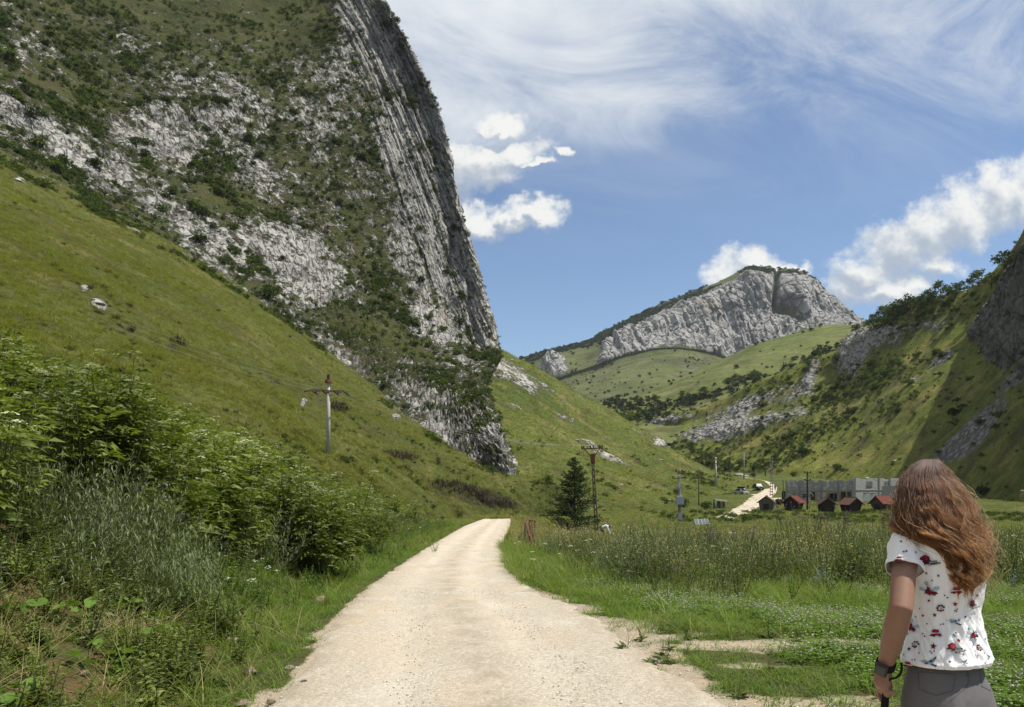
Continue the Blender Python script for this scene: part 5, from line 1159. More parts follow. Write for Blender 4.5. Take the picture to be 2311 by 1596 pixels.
def pole(loc, h, r0, r1, mat, label, arms=(), rz=0.0, lattice=False, tilt=(0, 0), name='utility_pole', ins=True, cap=False):
    e = empty(name, loc, rz); e.rotation_euler = (tilt[0], tilt[1], rz); tag(e, label, 'utility pole')
    if lattice:
        def fn(b):
            for sx in (-1, 1):
                b.tube([(sx * r0, 0, -.4), (sx * r1, 0, h)], [.07, .055], mat, 4, cap=True)
            k = .5
            while k < h - .2:
                w = r0 + (r1 - r0) * k / h; box(b, (0, 0, k), (2 * w, .06, .20), mat); k += .62
        part('mast', e, mat, fn)
    else: part('mast', e, mat, lambda b: b.tube([(0, 0, -.4), (0, 0, h * .5), (0, 0, h)], [r0, (r0 + r1) / 2, r1], mat, 10, cap=True), True)
    for (z, w, ang, am) in arms:
        a = part('crossarm', e, am, lambda b: box(b, (0, -.02, 0), (w, .09, .10), am)); a.location = (0, -r1 - .03, z); a.rotation_euler = (0, 0, ang)
        if ins: part('insulators', a, None, lambda b: insulators(b, [(k * w / 2 * .95, -.02, .05) for k in (-1, -.78, .0, .78, 1)], 1.0))
    return e
q, nn = on_surf(A, 741, 1022)
h_ = (q[1] / F) * (1022 - 858); PA = Vector(q); s_ = q[1] / F
pA = pole(q, h_, 0.0125 * q[1] / 4.6, .0095 * q[1] / 4.6, M_['concrete'], 'round pale concrete pole with rusty crossarm on the left hillside', [(h_ - s_ * 22, s_ * 72, .32, M_['rust'])], ins=False)
part('cap', pA, None, lambda b: (b.tube([(0, 0, h_ - .12), (0, 0, h_ + .10)], [.30, .24], M_['rust'], 8, cap=True), b.tube([(0, 0, h_ + .1), (0, 0, h_ + .5)], [.10, .13], M_['glassins'], 6, cap=True)))
for sx in (-1, -.35, .35, 1):
    for sy in (-1, 1):
        part('strain_insulator', pA, None, lambda b: b.tube([(sx * s_ * 34, sy * .1 - .35 + sx * .35, h_ - s_ * 23), (sx * s_ * 34 + sy * .25, sy * .8 - .35 + sx * .35, h_ - s_ * 23 - .2)], [.055, .065], M_['glassins'], 6, cap=True))
part('jumper_cable', pA, None, lambda b: b.tube([(0, -.2, h_ + .45), (-.5, -.3, h_ + .2), (-.9, -.35, h_ - .7), (-s_ * 30, -.4, h_ - s_ * 25)], [.022] * 4, M_['wire'], 4))
# the lattice pole behind the spruce
gB = gpt(1347, D=75); hB = CZ + (HZ - 1012) / F * 75 - gB[2]
pB = pole(gB, hB - .75, .12, .085, M_['wood'], 'brown ladder pole with Y shaped head behind the conifer', [], lattice=True, tilt=(0, -.055), ins=False)
part('fork', pB, None, lambda b: [b.tube([(sx * .14, 0, hB - 1.3), (sx * .16, 0, hB - .75), (sx * .75, 0, hB)], [.05, .05, .045], M_['rust'], 4, cap=True) for sx in (-1, 1)] + [box(b, (0, 0, hB - .95), (.40, .22, .9), M_['rust'])])
aB = part('crossarm', pB, None, lambda b: box(b, (0, 0, 0), (2.0, .10, .10), M_['rust'])); aB.location = (0, 0, hB)
part('insulators', aB, None, lambda b: insulators(b, [(-.95, 0, .05), (-.78, 0, .05), (-.15, 0, .05), (.12, 0, .05), (.95, 0, .05), (.75, 0, .05)], 1.1))
# transformer pole
gC = gpt(1534, D=100); hC = CZ + (HZ - 1062) / F * 100 - gC[2]
pC = pole(gC, hC, .19, .15, M_['conc2'], 'transformer pole with grey box and two crossarms in the lower meadow', [(hC - .95, 1.75, .05, M_['rust']), (hC - .15, 1.0, .3, M_['rust'])], tilt=(0, -.02))
part('transformer_box', pC, None, lambda b: (box(b, (0, -.32, hC - 3.75), (.95, .5, .95), M_['galv']), box(b, (0, -.32, hC - 3.2), (.7, .4, .14), M_['whitepaint'])))
part('switch_gear', pC, None, lambda b: [b.tube([(sx, -.25, hC - 2.5), (sx, -.25, hC - 1.85)], [.05, .06], M_['galv'], 6, cap=True) for sx in (-.45, -.2, .2, .45)] + [box(b, (0, -.25, hC - 2.2), (1.05, .08, .08), M_['galv'])])
part('cabinet', pC, None, lambda b: box(b, (0, -.25, .6), (.5, .3, .9), M_['galv']))
pole(gpt(1577, D=150), CZ + (HZ - 1056) / F * 150 - gpt(1577, D=150)[2], .10, .08, M_['wood'], 'thin faded pole right of the transformer pole', [(5.0, 2.0, .05, M_['rust'])])
g_ = on_surf(Cs, 1617, 1094)[0]; h2 = (1094 - 1027) / F * g_[1]
pole(g_, h2, .30, .22, M_['concrete'], 'stout concrete pole with small head on the foot of the rear slope', [(h2 - .4, 1.4, .2, M_['rust']), (h2 - 1.6, 1.8, .2, M_['rust'])])
g_ = gpt(1647, 1075); h2 = (1075 - 1021) / F * g_[1]
pole(g_, h2, .32, .22, M_['wood'], 'distant ladder pole beside the far end of the track', [(h2 - .8, 3.2, 0, M_['rust'])], lattice=True)
g_ = gpt(1679, 1091); h2 = (1091 - 1022) / F * g_[1]
pole(g_, h2, .22, .15, M_['conc2'], 'plain slim concrete pole behind the parked cars', [])
g_ = gpt(1741, 1121); h2 = (1121 - 1034) / F * g_[1]
pG = pole(g_, h2, .30, .18, M_['conc2'], 'tall ladder pole with wide crossarm beside the far track', [(h2 - .3, 3.6, 0, M_['rust'])], lattice=True)
g_ = gpt(1727, 1075); h2 = (1075 - 1053) / F * g_[1]
pole(g_, h2, .22, .20, M_['darkwood'], 'short dark wooden post in the meadow beyond the track', [])
g_ = gpt(1822, 1151); h2 = (1151 - 1065) / F * g_[1]
pL = pole(g_, h2, .16, .12, M_['darkwood'], 'dark wooden lamp pole standing among the huts', [(h2 - .25, 1.2, .15, M_['darkwood']), (h2 - 1.5, 1.0, -.2, M_['darkwood'])], name='lamp_pole')
part('lamp_head', pL, None, lambda b: (b.tube([(0, 0, h2 - 1.6), (-.45, -.1, h2 - 1.2)], [.03, .03], M_['galv'], 4), b.tube([(-.40, -.1, h2 - 1.15), (-.6, -.14, h2 - 1.2), (-.85, -.2, h2 - 1.35)], [.10, .17, .10], M_['galv'], 7, cap=True)))
# wires
def wire(a, b_, sag, label, r=.012):
    a, b_ = np.asarray(a, float), np.asarray(b_, float); t = np.linspace(0, 1, 18); pts = [a + (b_ - a) * k - np.array([0, 0, sag * 4 * k * (1 - k)]) for k in t]
    b = MB(); b.tube([p - a for p in pts], [r] * len(pts), M_['wire'], 4); o = b.obj('power_wire', loc=a); tag(o, label, 'wire', 'wires between the poles')
tA = np.array(PA) + np.array([0, 0, h_ - s_ * 23]); tB = np.array(gB) + np.array([-.0, 0, hB + .3]); tC = np.array(gC) + np.array([0, 0, hC + .2])
for k in (-1, .1, 1):
    wire(tA + np.array([k * s_ * 34, k * .8, 0]), tB + np.array([k * .95 - .4, 0, 0]), 1.2, 'thin power wire sagging from the concrete pole to the ladder pole')
    wire(tA + np.array([k * s_ * 34, k * .8, 0]), P(-260, 470 - 12 * k, 62 + 3 * k), 1.4, 'thin power wire running up the left hillside from the concrete pole')
for k in (-1, 1): wire(tB + np.array([k * .95 - .4, 0, 0]), tC + np.array([k * .8, 0, -1.0]), .5, 'thin power wire between the ladder pole and the transformer pole')

# --- the spruce by the roadside
gS = gpt(1296, D=58); hS = CZ + (HZ - 1033) / F * 58 - gS[2]
sp = empty('conifer_tree', gS); tag(sp, 'dark green conical tree standing right of the road end', 'tree')
tb, cb = MB(), MB(); tb.tube([(0, 0, -.3), (.03, 0, hS * .5), (0, 0, hS * .97)], [.12, .075, .015], LM['bark'], 7)
zc_ = 1.15
while zc_ < hS * .98:
    f_ = (zc_ - 1.1) / (hS - 1.1); L_ = (2.15 * (1 - f_) ** .9 + .16) * U(.8, 1.12); 
    for k in range(7 if f_ < .8 else 4):
        a = U(0, 6.28); l = L_ * U(.65, 1.12); e_ = np.array([math.cos(a) * l, math.sin(a) * l, zc_ + l * U(.10, .42)]); mid_ = np.array([math.cos(a) * l * .5, math.sin(a) * l * .5, zc_ + l * .05])
        tb.tube([(0, 0, zc_), mid_, e_], [.028, .02, .006], LM['bark'], 3)
        for m_ in range(int(16 + 34 * l)):
            t_ = U(.12, 1.06); pt = (np.array([0, 0, zc_]) * (1 - t_) ** 2 + 2 * mid_ * t_ * (1 - t_) + e_ * t_ * t_) + np.array([U(-.12, .12), U(-.12, .12), U(-.10, .12)]) * (1.15 - .5 * t_)
            cb.leaf(pt, np.array([math.cos(a), math.sin(a), .3]) * .7 + np.array(rdir(-.6, .9)), U(.10, .19), U(.05, .085), LM['spruce'], U(0, 1) * .5 + .5 * t_ * rnd.random(), .2, U(0, 6))
    zc_ += U(.13, .24)
tb.obj('trunk', sp); cb.obj('crown', sp)
st = MB(); st.tube([(0, 0, -.2), (.02, 0, 2.0)], [.025, .02], M_['greywood'], 5, cap=True); o = st.obj('stake', loc=ground_at(gS[0] - .25, gS[1] - .6)); tag(o, 'thin pale stake in front of the dark conical tree', 'stake')
# --- rusty plank fence at the right road edge
fx = [(u_, D_) for u_, D_ in ((1212, 27.5), (1202, 29.5), (1193, 31.5), (1188, 34), (1191, 38), (1197, 42), (1203, 46))]
fp = [ground_at((u_ - CX) / F * D_, D_) for u_, D_ in fx]
fe = empty('rusty_fence', fp[2]); tag(fe, 'collapsed rusty plank fence curving along the right road edge', 'fence')
top = [p + np.array([0, 0, h]) for p, h in zip(fp, (.15, .30, .62, .85, .95, .95, .9))]; base0 = np.array(fp[2])
part('rail', fe, None, lambda b: b.tube([p - base0 for p in top], [.055] * 7, M_['rust'], 5, cap=True))
part('rail', fe, None, lambda b: b.tube([p - base0 - np.array([0, 0, .45 if i > 1 else .2]) for i, p in enumerate(top)], [.04] * 7, M_['rust'], 5, cap=True))
for k in range(22):
    t = k / 21 * 6; i = min(int(t), 5); p0 = np.array(fp[i]) * (1 - t + i) + np.array(fp[i + 1]) * (t - i); hh = np.interp(t, range(7), (.2, .4, .72, .9, .98, .98, .9)) * U(.7, 1.08)
    b = MB(); box(b, (0, 0, hh / 2 - .1), (.20, .03, hh + .2), M_['rust'] if k % 4 else M_['darkwood']); o = b.obj('plank', fe, loc=p0 - base0 + np.array([.08, 0, 0])); o.rotation_euler = (U(-.08, .08), U(-.12, .12), 1.2 + U(-.4, .4))
for k in (1, 3, 5): part('post', fe, None, lambda b: b.tube([np.array(fp[k]) - base0 + (-.05, 0, -.3), top[k] - base0 + (-.05, 0, .06)], [.06, .055], M_['greywood'], 6, cap=True))

# --- camping huts: walls leaning out, gabled tile roof
def hut(u_, v_, w, d, hw, hr, rz, label, wall, tile, over=.28, taper=.78, door=True, post=False):
    w, d, hw, hr = w * .93, d * .93, hw * .92, hr * .92
    g = gpt(u_, v_); e = empty('hut', g, rz); tag(e, label, 'hut')
    def walls(b):
        nb = int(hw / .16)
        for k in range(nb):                                   # overlapping boards
            z = (k + .5) / nb * hw; f = taper + (1 - taper) * z / hw; t_ = .03 * (k % 2) * .4
            for sy in (-1, 1): box(b, (0, sy * d / 2 * f, z), (w * f, .05 + t_, hw / nb * .96), wall, tint=U(0, 1))
            for sx in (-1, 1): box(b, (sx * w / 2 * f, 0, z), (.05 + t_, d * f - .06, hw / nb * .96), wall, tint=U(0, 1))
        for sy in (-1, 1):
            for k in range(6):
                z0 = hw + hr * k / 6; ww = w * (1 - (k + .5) / 6); box(b, (0, sy * d / 2, z0 + hr / 12), (ww, .05, hr / 6 * .97), wall)
    part('wall', e, wall, walls)
    part('foundation', e, None, lambda b: box(b, (0, 0, -.25), (w * taper * .9, d * taper * .9, .5), M_['conc2']))
    sl = math.hypot(w / 2 + over, hr * (w / 2 + over) / (w / 2))
    for sx in (-1, 1):
        def roof(b):
            nx = 7; ny = max(6, int((d + 2 * over) / .28)); ux = np.array([sx * (w / 2 + over), 0, -hr * (w / 2 + over) / (w / 2)]) / sl
            nrm = np.array([-ux[2] * sx, 0, abs(ux[0])]); nrm = np.array([sx * abs(ux[2]), 0, abs(ux[0])])
            for i in range(nx):
                for j in range(ny):
                    a0 = i / nx * sl - .02; a1 = (i + 1) / nx * sl + .04; y0 = -d / 2 - over + (d + 2 * over) * j / ny + .012; y1 = y0 + (d + 2 * over) / ny - .024
                    l0 = nrm * (.05 + .015 * ((i + j) % 2)); l1 = nrm * (.09 + .015 * ((i * 3 + j) % 3)); apex = np.array([0, 0, hw + hr])
                    c = [apex + ux * a0 + l0, apex + ux * a1 + l1]; vs = [c[0] + (0, y0, 0), c[0] + (0, y1, 0), c[1] + (0, y1, 0), c[1] + (0, y0, 0)]; vs += [q - nrm * .04 for q in vs]
                    b.add(vs, [(0, 1, 2, 3), (7, 6, 5, 4), (0, 4, 5, 1), (1, 5, 6, 2), (2, 6, 7, 3), (3, 7, 4, 0)], tile, U(0, 1))
        r_ = part('roof', e, tile, roof)
        part('rafter', r_, None, lambda b: [b.tube([(0, sy * (d / 2 + over * .9), hw + hr - .02), (sx * (w / 2 + over), sy * (d / 2 + over * .9), hw - hr * over / (w / 2) - .02)], [.05, .05], M_['wood'], 4, cap=True) for sy in (-1, 1)])
    part('ridge', e, None, lambda b: b.tube([(0, -d / 2 - over, hw + hr + .08), (0, d / 2 + over, hw + hr + .08)], [.09, .09], tile, 6, cap=True))
    if door:
        dr = part('door', e, None, lambda b: box(b, (0, -d / 2 * .9 - .06, hw * .45), (w * .36, .05, hw * .82), M_['darkwood'])); part('handle', dr, None, lambda b: box(b, (w * .13, -d / 2 * .9 - .11, hw * .45), (.05, .05, .14), M_['darkmetal']))
    return e
R = math.radians
hut(1730, 1153, 2.5, 2.6, 1.65, .95, R(-22), 'grey boarded hut with faded roof, leftmost of the hut row', M_['greywood'], M_['oldtile'])
hut(1791, 1152, 2.7, 3.0, 1.5, 1.05, R(-38), 'hut with bright red tiled roof standing left of the dark lamp pole', M_['darkwood'], M_['tile'])
hut(1865, 1157, 2.5, 2.6, 1.6, .95, R(-12), 'dark gabled hut just right of the lamp pole', M_['darkwood'], M_['oldtile'])
hut(1920, 1156, 2.5, 2.6, 1.6, .95, R(14), 'dark gabled hut with broken roof edge, second hut right of the lamp pole', M_['darkwood'], M_['oldtile'])
hut(1990, 1152, 2.6, 2.9, 1.3, 1.15, R(-62), 'leaning hut with a large red roof slope beside the hair of the person', M_['wood'], M_['tile'], taper=.7)
hut(2038, 1140, 2.6, 2.8, 1.7, 1.0, R(10), 'hut with pinkish roof half hidden behind the person', M_['greywood'], M_['oldtile'])
# collapsed shed and cold frames
g_ = gpt(1624, 1146); e = empty('ruined_shed', g_, .2); tag(e, 'collapsed grey plank shed in the weeds left of the track', 'shed')
for k in range(9):
    o = part('plank', e, None, lambda b: box(b, (0, 0, .6), (.22, .05, U(1.2, 1.9)), M_['greywood'])); o.location = (-1.1 + k * .27, U(-.2, .2), 0); o.rotation_euler = (U(-.4, .2), U(-.25, .25), U(-.3, .3))
part('roof', e, None, lambda b: box(b, (.1, .2, 1.35), (2.3, 1.5, .06), M_['greywood'])).rotation_euler = (.25, .1, 0)
g_ = gpt(1588, D=92) - np.array([0, 0, .35]); e = empty('glass_frame', g_, .35); tag(e, 'leaning pale blue glass panes of a cold frame behind the thistles', 'cold frame')
for k in range(4):
    o = part('pane', e, None, lambda b: box(b, (0, 0, .55), (.42, .02, 1.1), M_['paleglass'])); o.location = (-.7 + k * .46, 0, 0); o.rotation_euler = (-.5, 0, 0)
    f_ = part('frame', o, None, lambda b: [box(b, (sx * .22, 0, .55), (.03, .04, 1.14), M_['whitepaint']) for sx in (-1, 1)])
# --- the roofless block building
g0 = gpt(1775, 1131); g1 = gpt(1925, 1134); g2 = gpt(2085, 1130)
def facade(b, p0, p1, z0, z1, top_fn, holes, mat, bw=.42, bh=.21, th=.22):
    L = np.linalg.norm((p1 - p0)[:2]); d = (p1 - p0) / L; d[2] = 0; ang = math.atan2(d[1], d[0]); nr = int((z1 - z0) / bh); nc = int(L / bw)
    for r in range(nr):
        for c in range(nc + 1):
            s_ = (c + (.5 if r % 2 else 0)) * bw; z = z0 + (r + .5) * bh
            if s_ > L or z > top_fn(s_): continue
            if any(a < s_ < b_ and za < z < zb for a, b_, za, zb in holes): continue
            q = p0 + d * s_; box(b, (q[0] + U(-.006, .006), q[1] + U(-.02, .02), z), (bw * .965, th, bh * .93), mat if rnd.random() < .8 else M_['block2'], ang, U(0, 1))
ru = empty('block_ruin', g0); tag(ru, 'roofless ruin of grey concrete blocks behind the huts', 'ruin'); O = np.array(g0)
q0, q1, q2 = g0 - O, g1 - O, g2 - O; L1 = np.linalg.norm((q1 - q0)[:2]); L2 = np.linalg.norm((q2 - q1)[:2]); H1 = (1131 - 1086) / F * g0[1]; H2 = (1133 - 1080.5) / F * g1[1]
tf1 = lambda s: H1 * (1.0 + .02 * math.sin(s * 5)) - (.5 if abs(s - L1 * .31) < .35 else 0) - (1.15 if L1 * .60 < s < L1 * .66 else 0) - (.35 if s < .6 else 0) - (.3 if L1 * .42 < s < L1 * .46 else 0) - (.4 if L1 * .86 < s < L1 * .92 else 0)
part('wall', ru, None, lambda b: facade(b, q0, q1, -.3, H1 + .2, tf1, [(L1 * .37, L1 * .47, -.5, 1.9), (L1 * .10, L1 * .15, H1 * .12, H1 * .36), (L1 * .25, L1 * .30, H1 * .12, H1 * .36), (L1 * .56, L1 * .98, -.5, H1 * .46)], M_['block']))
tf2 = lambda s: H2 * (1.0 + .012 * math.sin(s * 4)) - (.25 if int(s / 1.9) % 3 == 1 else 0)
part('wall', ru, None, lambda b: facade(b, q1, q2, -.3, H2 + .2, tf2, [(L2 * .17, L2 * .26, H2 * .54, H2 * .86), (L2 * .42, L2 * .51, H2 * .54, H2 * .86), (L2 * .66, L2 * .75, H2 * .54, H2 * .86), (L2 * .13, L2 * .33, -.5, H2 * .33), (L2 * .38, L2 * .48, -.5, H2 * .33)], M_['block2']))
back = np.array([3.7, 9.0, .6])
part('wall', ru, None, lambda b: facade(b, q0 + back, q2 + back, -.3, H2, lambda s: H2 * .9 + .2 * math.sin(s * 3), [], M_['block']))
part('wall', ru, None, lambda b: (facade(b, q0 + (.0, .25, 0), q0 + back, -.3, H1, lambda s: H1 * .95, [], M_['block']), facade(b, q2 + (0, .25, 0), q2 + back, -.3, H2, lambda s: H2 * .95, [], M_['block']), facade(b, q1 + (0, .3, 0), q1 + back, -.3, H2, lambda s: H2 * .95, [], M_['block'])))
part('floor_slab', ru, None, lambda b: (box(b, ((q1[0] + q2[0]) / 2, (q1[1] + q2[1]) / 2 - .02, H2 * .47), (L2, .34, .16), M_['conc2'], math.atan2(q2[1] - q1[1], q2[0] - q1[0])), box(b, ((q0[0] + q1[0]) / 2, (q0[1] + q1[1]) / 2 - .02, H1 * .50), (L1, .30, .14), M_['conc2'], math.atan2(q1[1] - q0[1], q1[0] - q0[0]))))
for s_ in (0, .2, .53, .78, 1.0):
    part('pillar', ru, None, lambda b: box(b, (q0[0] + (q1[0] - q0[0]) * s_, q0[1] + (q1[1] - q0[1]) * s_ - .05, H1 * .5), (.32, .36, H1 + .05), M_['conc2']))
for s_ in (.02, .35, .5, .76, .98):
    part('pillar', ru, None, lambda b: box(b, (q1[0] + (q2[0] - q1[0]) * s_, q1[1] + (q2[1] - q1[1]) * s_ - .05, H2 * .5), (.32, .36, H2), M_['conc2']))
part('shade_backing', ru, None, lambda b: (box(b, ((q0[0] + q1[0]) / 2, q0[1] + 2.2, H1 * .24), (L1 * .96, .12, H1 * .5), M_['darkwood']), box(b, ((q1[0] + q2[0]) / 2, q1[1] + 2.4, H2 * .33), (L2 * .96, .12, H2 * .66), M_['conc2'])))  # panels added behind the openings, their dark colour standing in for indoor shade
gb = part('garage_bay', ru, None, lambda b: (box(b, (q0[0] + (q1[0] - q0[0]) * .77, q0[1] + .9, H1 * .2), (L1 * .44, .2, H1 * .5), M_['plaster']), box(b, (q0[0] + (q1[0] - q0[0]) * .78, q0[1] - .9, H1 * .49), (L1 * .47, 2.6, .18), M_['conc2']), box(b, (q0[0] + (q1[0] - q0[0]) * .98, q0[1] - .6, H1 * .2), (.25, 2.0, H1 * .5), M_['plaster'])))
part('door', ru, None, lambda b: box(b, (q0[0] + (q1[0] - q0[0]) * .67, q0[1] + .76, H1 * .2), (1.1, .06, H1 * .42), M_['whitepaint']))
wn = part('window', ru, None, lambda b: box(b, (q0[0] + (q1[0] - q0[0]) * .86, q0[1] + .76, H1 * .25), (1.6, .06, 1.0), M_['glass'])); part('frame', wn, None, lambda b: box(b, (q0[0] + (q1[0] - q0[0]) * .86, q0[1] + .72, H1 * .25), (.07, .05, .85), M_['whitepaint']))
part('doorway_arch', ru, None, lambda b: b.tube([(q0[0] + (q1[0] - q0[0]) * .415 + .55 * math.cos(a), q0[1] - .15, .9 + .7 * math.sin(a)) for a in np.linspace(0, math.pi, 9)], [.10] * 9, M_['whitepaint'], 5))
for s_, w_ in ((.18, 1.7), (.28, 1.7), (.43, 1.5)):
    pn = part('white_panel', ru, None, lambda b: [box(b, (q1[0] + (q2[0] - q1[0]) * s_ + (k - 2.5) * w_ / 6, q1[1] + (q2[1] - q1[1]) * s_ - .05 - .012 * (k % 2), H2 * .16), (w_ / 6 * .95, .06, H2 * .34), M_['whitepaint']) for k in range(6)])
o = part('leaning_post', ru, None, lambda b: box(b, (0, 0, H1 * .5), (.14, .14, H1 * 1.1), M_['greywood'])); o.location = (-.5, -.1, 0); o.rotation_euler = (0, -.06, 0)
hut(1933, 1120, 4.2, 3.4, 2.6, 1.0, R(82), 'faded tile roof of a low house showing behind the ruin', M_['plaster'], M_['oldtile'], taper=1.0)
# bush by the second hut, scrub round the ruin
for (u_, v_, r, lab) in [(1759, 1140, 1.3, 'dark bush between the red roofed hut and the ruin'), (1925, 1134, 1.0, 'bright bush growing at the corner of the ruin'), (2120, 1140, 2.2, 'dark bush right of the person at the edge of the lower meadow')]: bush(gpt(u_, v_), (0, 0, 1), r, lab, None, 1 if 'dark' in lab else 3)
for q_, (u_, v_, r) in enumerate([(1790, 1060, 2.0), (1700, 1062, 1.6), (1610, 1090, 1.6), (1500, 1135, 1.3), (1560, 1118, 1.2), (1470, 1120, 1.2), (1530, 1108, 1.1), (1455, 1128, .8), (1400, 1122, .8), (1593, 1150, 1.3), (1540, 1145, 1.5)]):
    q = on_surf(Cs, u_, v_)[0] if u_ < 1640 and v_ < 1112 else gpt(u_, max(v_, 1076)); bush(q, (0, 0, 1), r, 'small round bush in the grass of the valley floor', 'bushes on the valley floor', 0)
# --- cars
def car(loc, rz, L, W, H, paint, label, suv=False, box_on_roof=False, door_open=False):
    e = empty('parked_car', loc, rz); tag(e, label, 'car')
    gc = .22 if suv else .18; hb = H * (.58 if suv else .60)
    xs = np.array([-.5, -.485, -.40, -.30, -.16, .02, .20, .34, .44, .485, .5]) * L         # along the car, front at +x
    top = np.array([.62, .80, .86, .90, .97, 1, 1, .99, .97, .80, .60] if suv else [.60, .74, .80, .86, .92, .97, 1, .98, .94, .78, .6]) * hb
    top = top[::-1]; wd = np.array([.80, .92, .97, 1, 1, 1, 1, 1, .97, .92, .82]) * W / 2
    b = MB(); sec = []
    for x_, t_, w_ in zip(xs, top, wd):
        sec.append([(x_, -w_ * .92, gc), (x_, -w_, gc + .16), (x_, -w_, t_ * .72), (x_, -w_ * .93, t_), (x_, w_ * .93, t_), (x_, w_, t_ * .72), (x_, w_, gc + .16), (x_, w_ * .92, gc)])
    vs = [q for s in sec for q in s]; n8 = 8; fs = [(i * 8 + k, i * 8 + (k + 1) % 8, (i + 1) * 8 + (k + 1) % 8, (i + 1) * 8 + k) for i in range(len(sec) - 1) for k in range(8)] + [tuple(range(8))[::-1], tuple(len(vs) - 8 + k for k in range(8))]
    b.add(vs, fs, paint); b.obj('body', e)
    rf = L * (.27 if not suv else .23); rb = -L * (.46 if suv else .40); c0, c1 = L * .10, -L * (.36 if suv else .22)
    lo, hi = W / 2 * .93, W / 2 * .72
    cab = [(rf, lo, hb * .97), (c0, hi, H), (c1, hi, H * .985), (rb, lo, hb * .97)]
    part('cabin', e, None, lambda b: b.add([(x_, s * y_, z_) for x_, y_, z_ in cab for s in (-1, 1)], [(0, 2, 3, 1), (2, 4, 5, 3), (4, 6, 7, 5), (0, 6, 4, 2), (1, 3, 5, 7)], paint))
    def gl(b, k):
        if k == 0: a_, b2 = cab[0], cab[1]; q = [(a_[0] * .98 + b2[0] * .02 + .02, a_[1] * .9, a_[2] + .06), (b2[0] + .03, b2[1] * .92, b2[2] - .05)]; b.add([(q[0][0], -q[0][1], q[0][2]), (q[0][0], q[0][1], q[0][2]), (q[1][0], q[1][1], q[1][2]), (q[1][0], -q[1][1], q[1][2])], [(0, 1, 2, 3)], M_['glass'])
        else:
            for s in (-1, 1): b.add([(rf * .86, s * (lo + .012), hb * .99 + .04), (c0 * .95, s * (hi + .02), H - .07), (c1, s * (hi + .02), H - .08), (rb * .9, s * (lo + .012), hb * .99 + .04)], [(0, 1, 2, 3)], M_['glass'])
    part('windscreen', e, None, lambda b: gl(b, 0)); part('side_window', e, None, lambda b: gl(b, 1))
    rw = .36 if suv else .31
    for sx in (1, -1):
        for sy in (1, -1):
            cx_, cy_ = sx * L * .31, sy * (W / 2 - .10)
            t_ = part('wheel', e, None, lambda b: b.tube([(cx_, cy_ - .11, rw), (cx_, cy_ + .11, rw)], [rw, rw], M_['black'], 16, cap=True)); part('rim', t_, None, lambda b: b.tube([(cx_, cy_ + sy * .09, rw), (cx_, cy_ + sy * .125, rw)], [rw * .62, rw * .5], M_['galv'], 10, cap=True))
    for sy in (1, -1):
        part('headlight', e, None, lambda b: box(b, (L * .478, sy * W * .36, hb * .70), (.12, W * .2, .17), M_['whitepaint']))
        part('mirror', e, None, lambda b: box(b, (L * .17, sy * (W / 2 + .10), hb * 1.02), (.12, .2, .14), paint))
    part('grille', e, None, lambda b: box(b, (L * .492, 0, hb * .64), (.06, W * .42, .16), M_['black'])); part('bumper', e, None, lambda b: box(b, (L * .485, 0, gc + .18), (.16, W * .86, .2), M_['darkmetal'] if suv else paint)); part('number_plate', e, None, lambda b: box(b, (L * .505, 0, gc + .24), (.15, .5, .11), M_['whitepaint']))
    if box_on_roof: part('roof_box', e, None, lambda b: (box(b, (-.1, 0, H + .25), (1.7, .85, .36), M_['black']), box(b, (.4, 0, H + .04), (.06, 1.1, .08), M_['darkmetal']), box(b, (-.6, 0, H + .04), (.06, 1.1, .08), M_['darkmetal'])))
    if door_open:
        d_ = part('door', e, None, lambda b: (box(b, (-.5, 0, hb * .55), (1.0, .07, hb * .8), paint), box(b, (-.5, 0, hb * .95 + .25), (.85, .05, .42), M_['glass']))); d_.location = (L * .16, -W / 2 - .04, .1); d_.rotation_euler = (0, 0, R(68))
    return e
SILVER = plain('silver_paint', (.46, .47, .46), .35, .5); BLACKP = plain('black_paint', (.014, .015, .020), .25, .6)
car(gpt(1673, 1116), R(-68), 4.1, 1.72, 1.48, SILVER, 'silver hatchback with a black roof box parked by the far track', box_on_roof=True)
car(gpt(1711, 1107), R(-84), 4.4, 1.80, 1.80, BLACKP, 'black off road car with its side door open beside the far track', suv=True, door_open=True)
# --- single big shrubs of the left bank
def merged(builders, spread, n, sc, squash=.8):
    f, w = MB(), MB()
    for k in range(n):
        src = rnd.choice(builders)(); a = U(0, 6.28); r = U(0, 1) ** .5; off = np.array([r * math.cos(a) * spread[0], r * math.sin(a) * spread[1], 0]); s_ = sc * U(.85, 1.2) * (1.08 - .25 * r); rz = U(0, 6.28); c_, s2 = math.cos(rz), math.sin(rz)
        vs = [(off[0] + (x * c_ - y * s2) * s_, off[1] + (x * s2 + y * c_) * s_, z * s_ - .05) for x, y, z in src.v]
        for tgt, pick in ((w, True), (f, False)):
            used = {}; 
            for fc, mi_, in zip(src.f, src.m):
                mt = src.mats[mi_]; fl = mt in (LM['cream'], LM['white'], LM['mauve'], LM['purple'])
                if fl != pick: continue
                idx_ = []
                for i in fc:
                    if i not in used: used[i] = len(tgt.v); tgt.v.append(vs[i]); tgt.t.append(src.t[i])
                    idx_.append(used[i])
                tgt.f.append(tuple(idx_)); tgt.m.append(tgt.mi(mt))
    return f, w
def big_shrub(name, x_, y_, builders, spread, n, sc, label, rz=0.0):
    g = ground_at(x_, y_); e = empty(name, g, rz); tag(e, label, 'shrub'); f, w = merged(builders, spread, n, sc)
    f.obj('foliage', e)
    if w.f: w.obj('flowers', e)
ELD = lambda: p_elder(1.25, .6)
big_shrub('elder_shrub', -4.75, 17.0, [ELD], (1.5, 2.6), 30, 1.35, 'largest dense elder thicket with pale flower heads overhanging the roadside grass', .15)
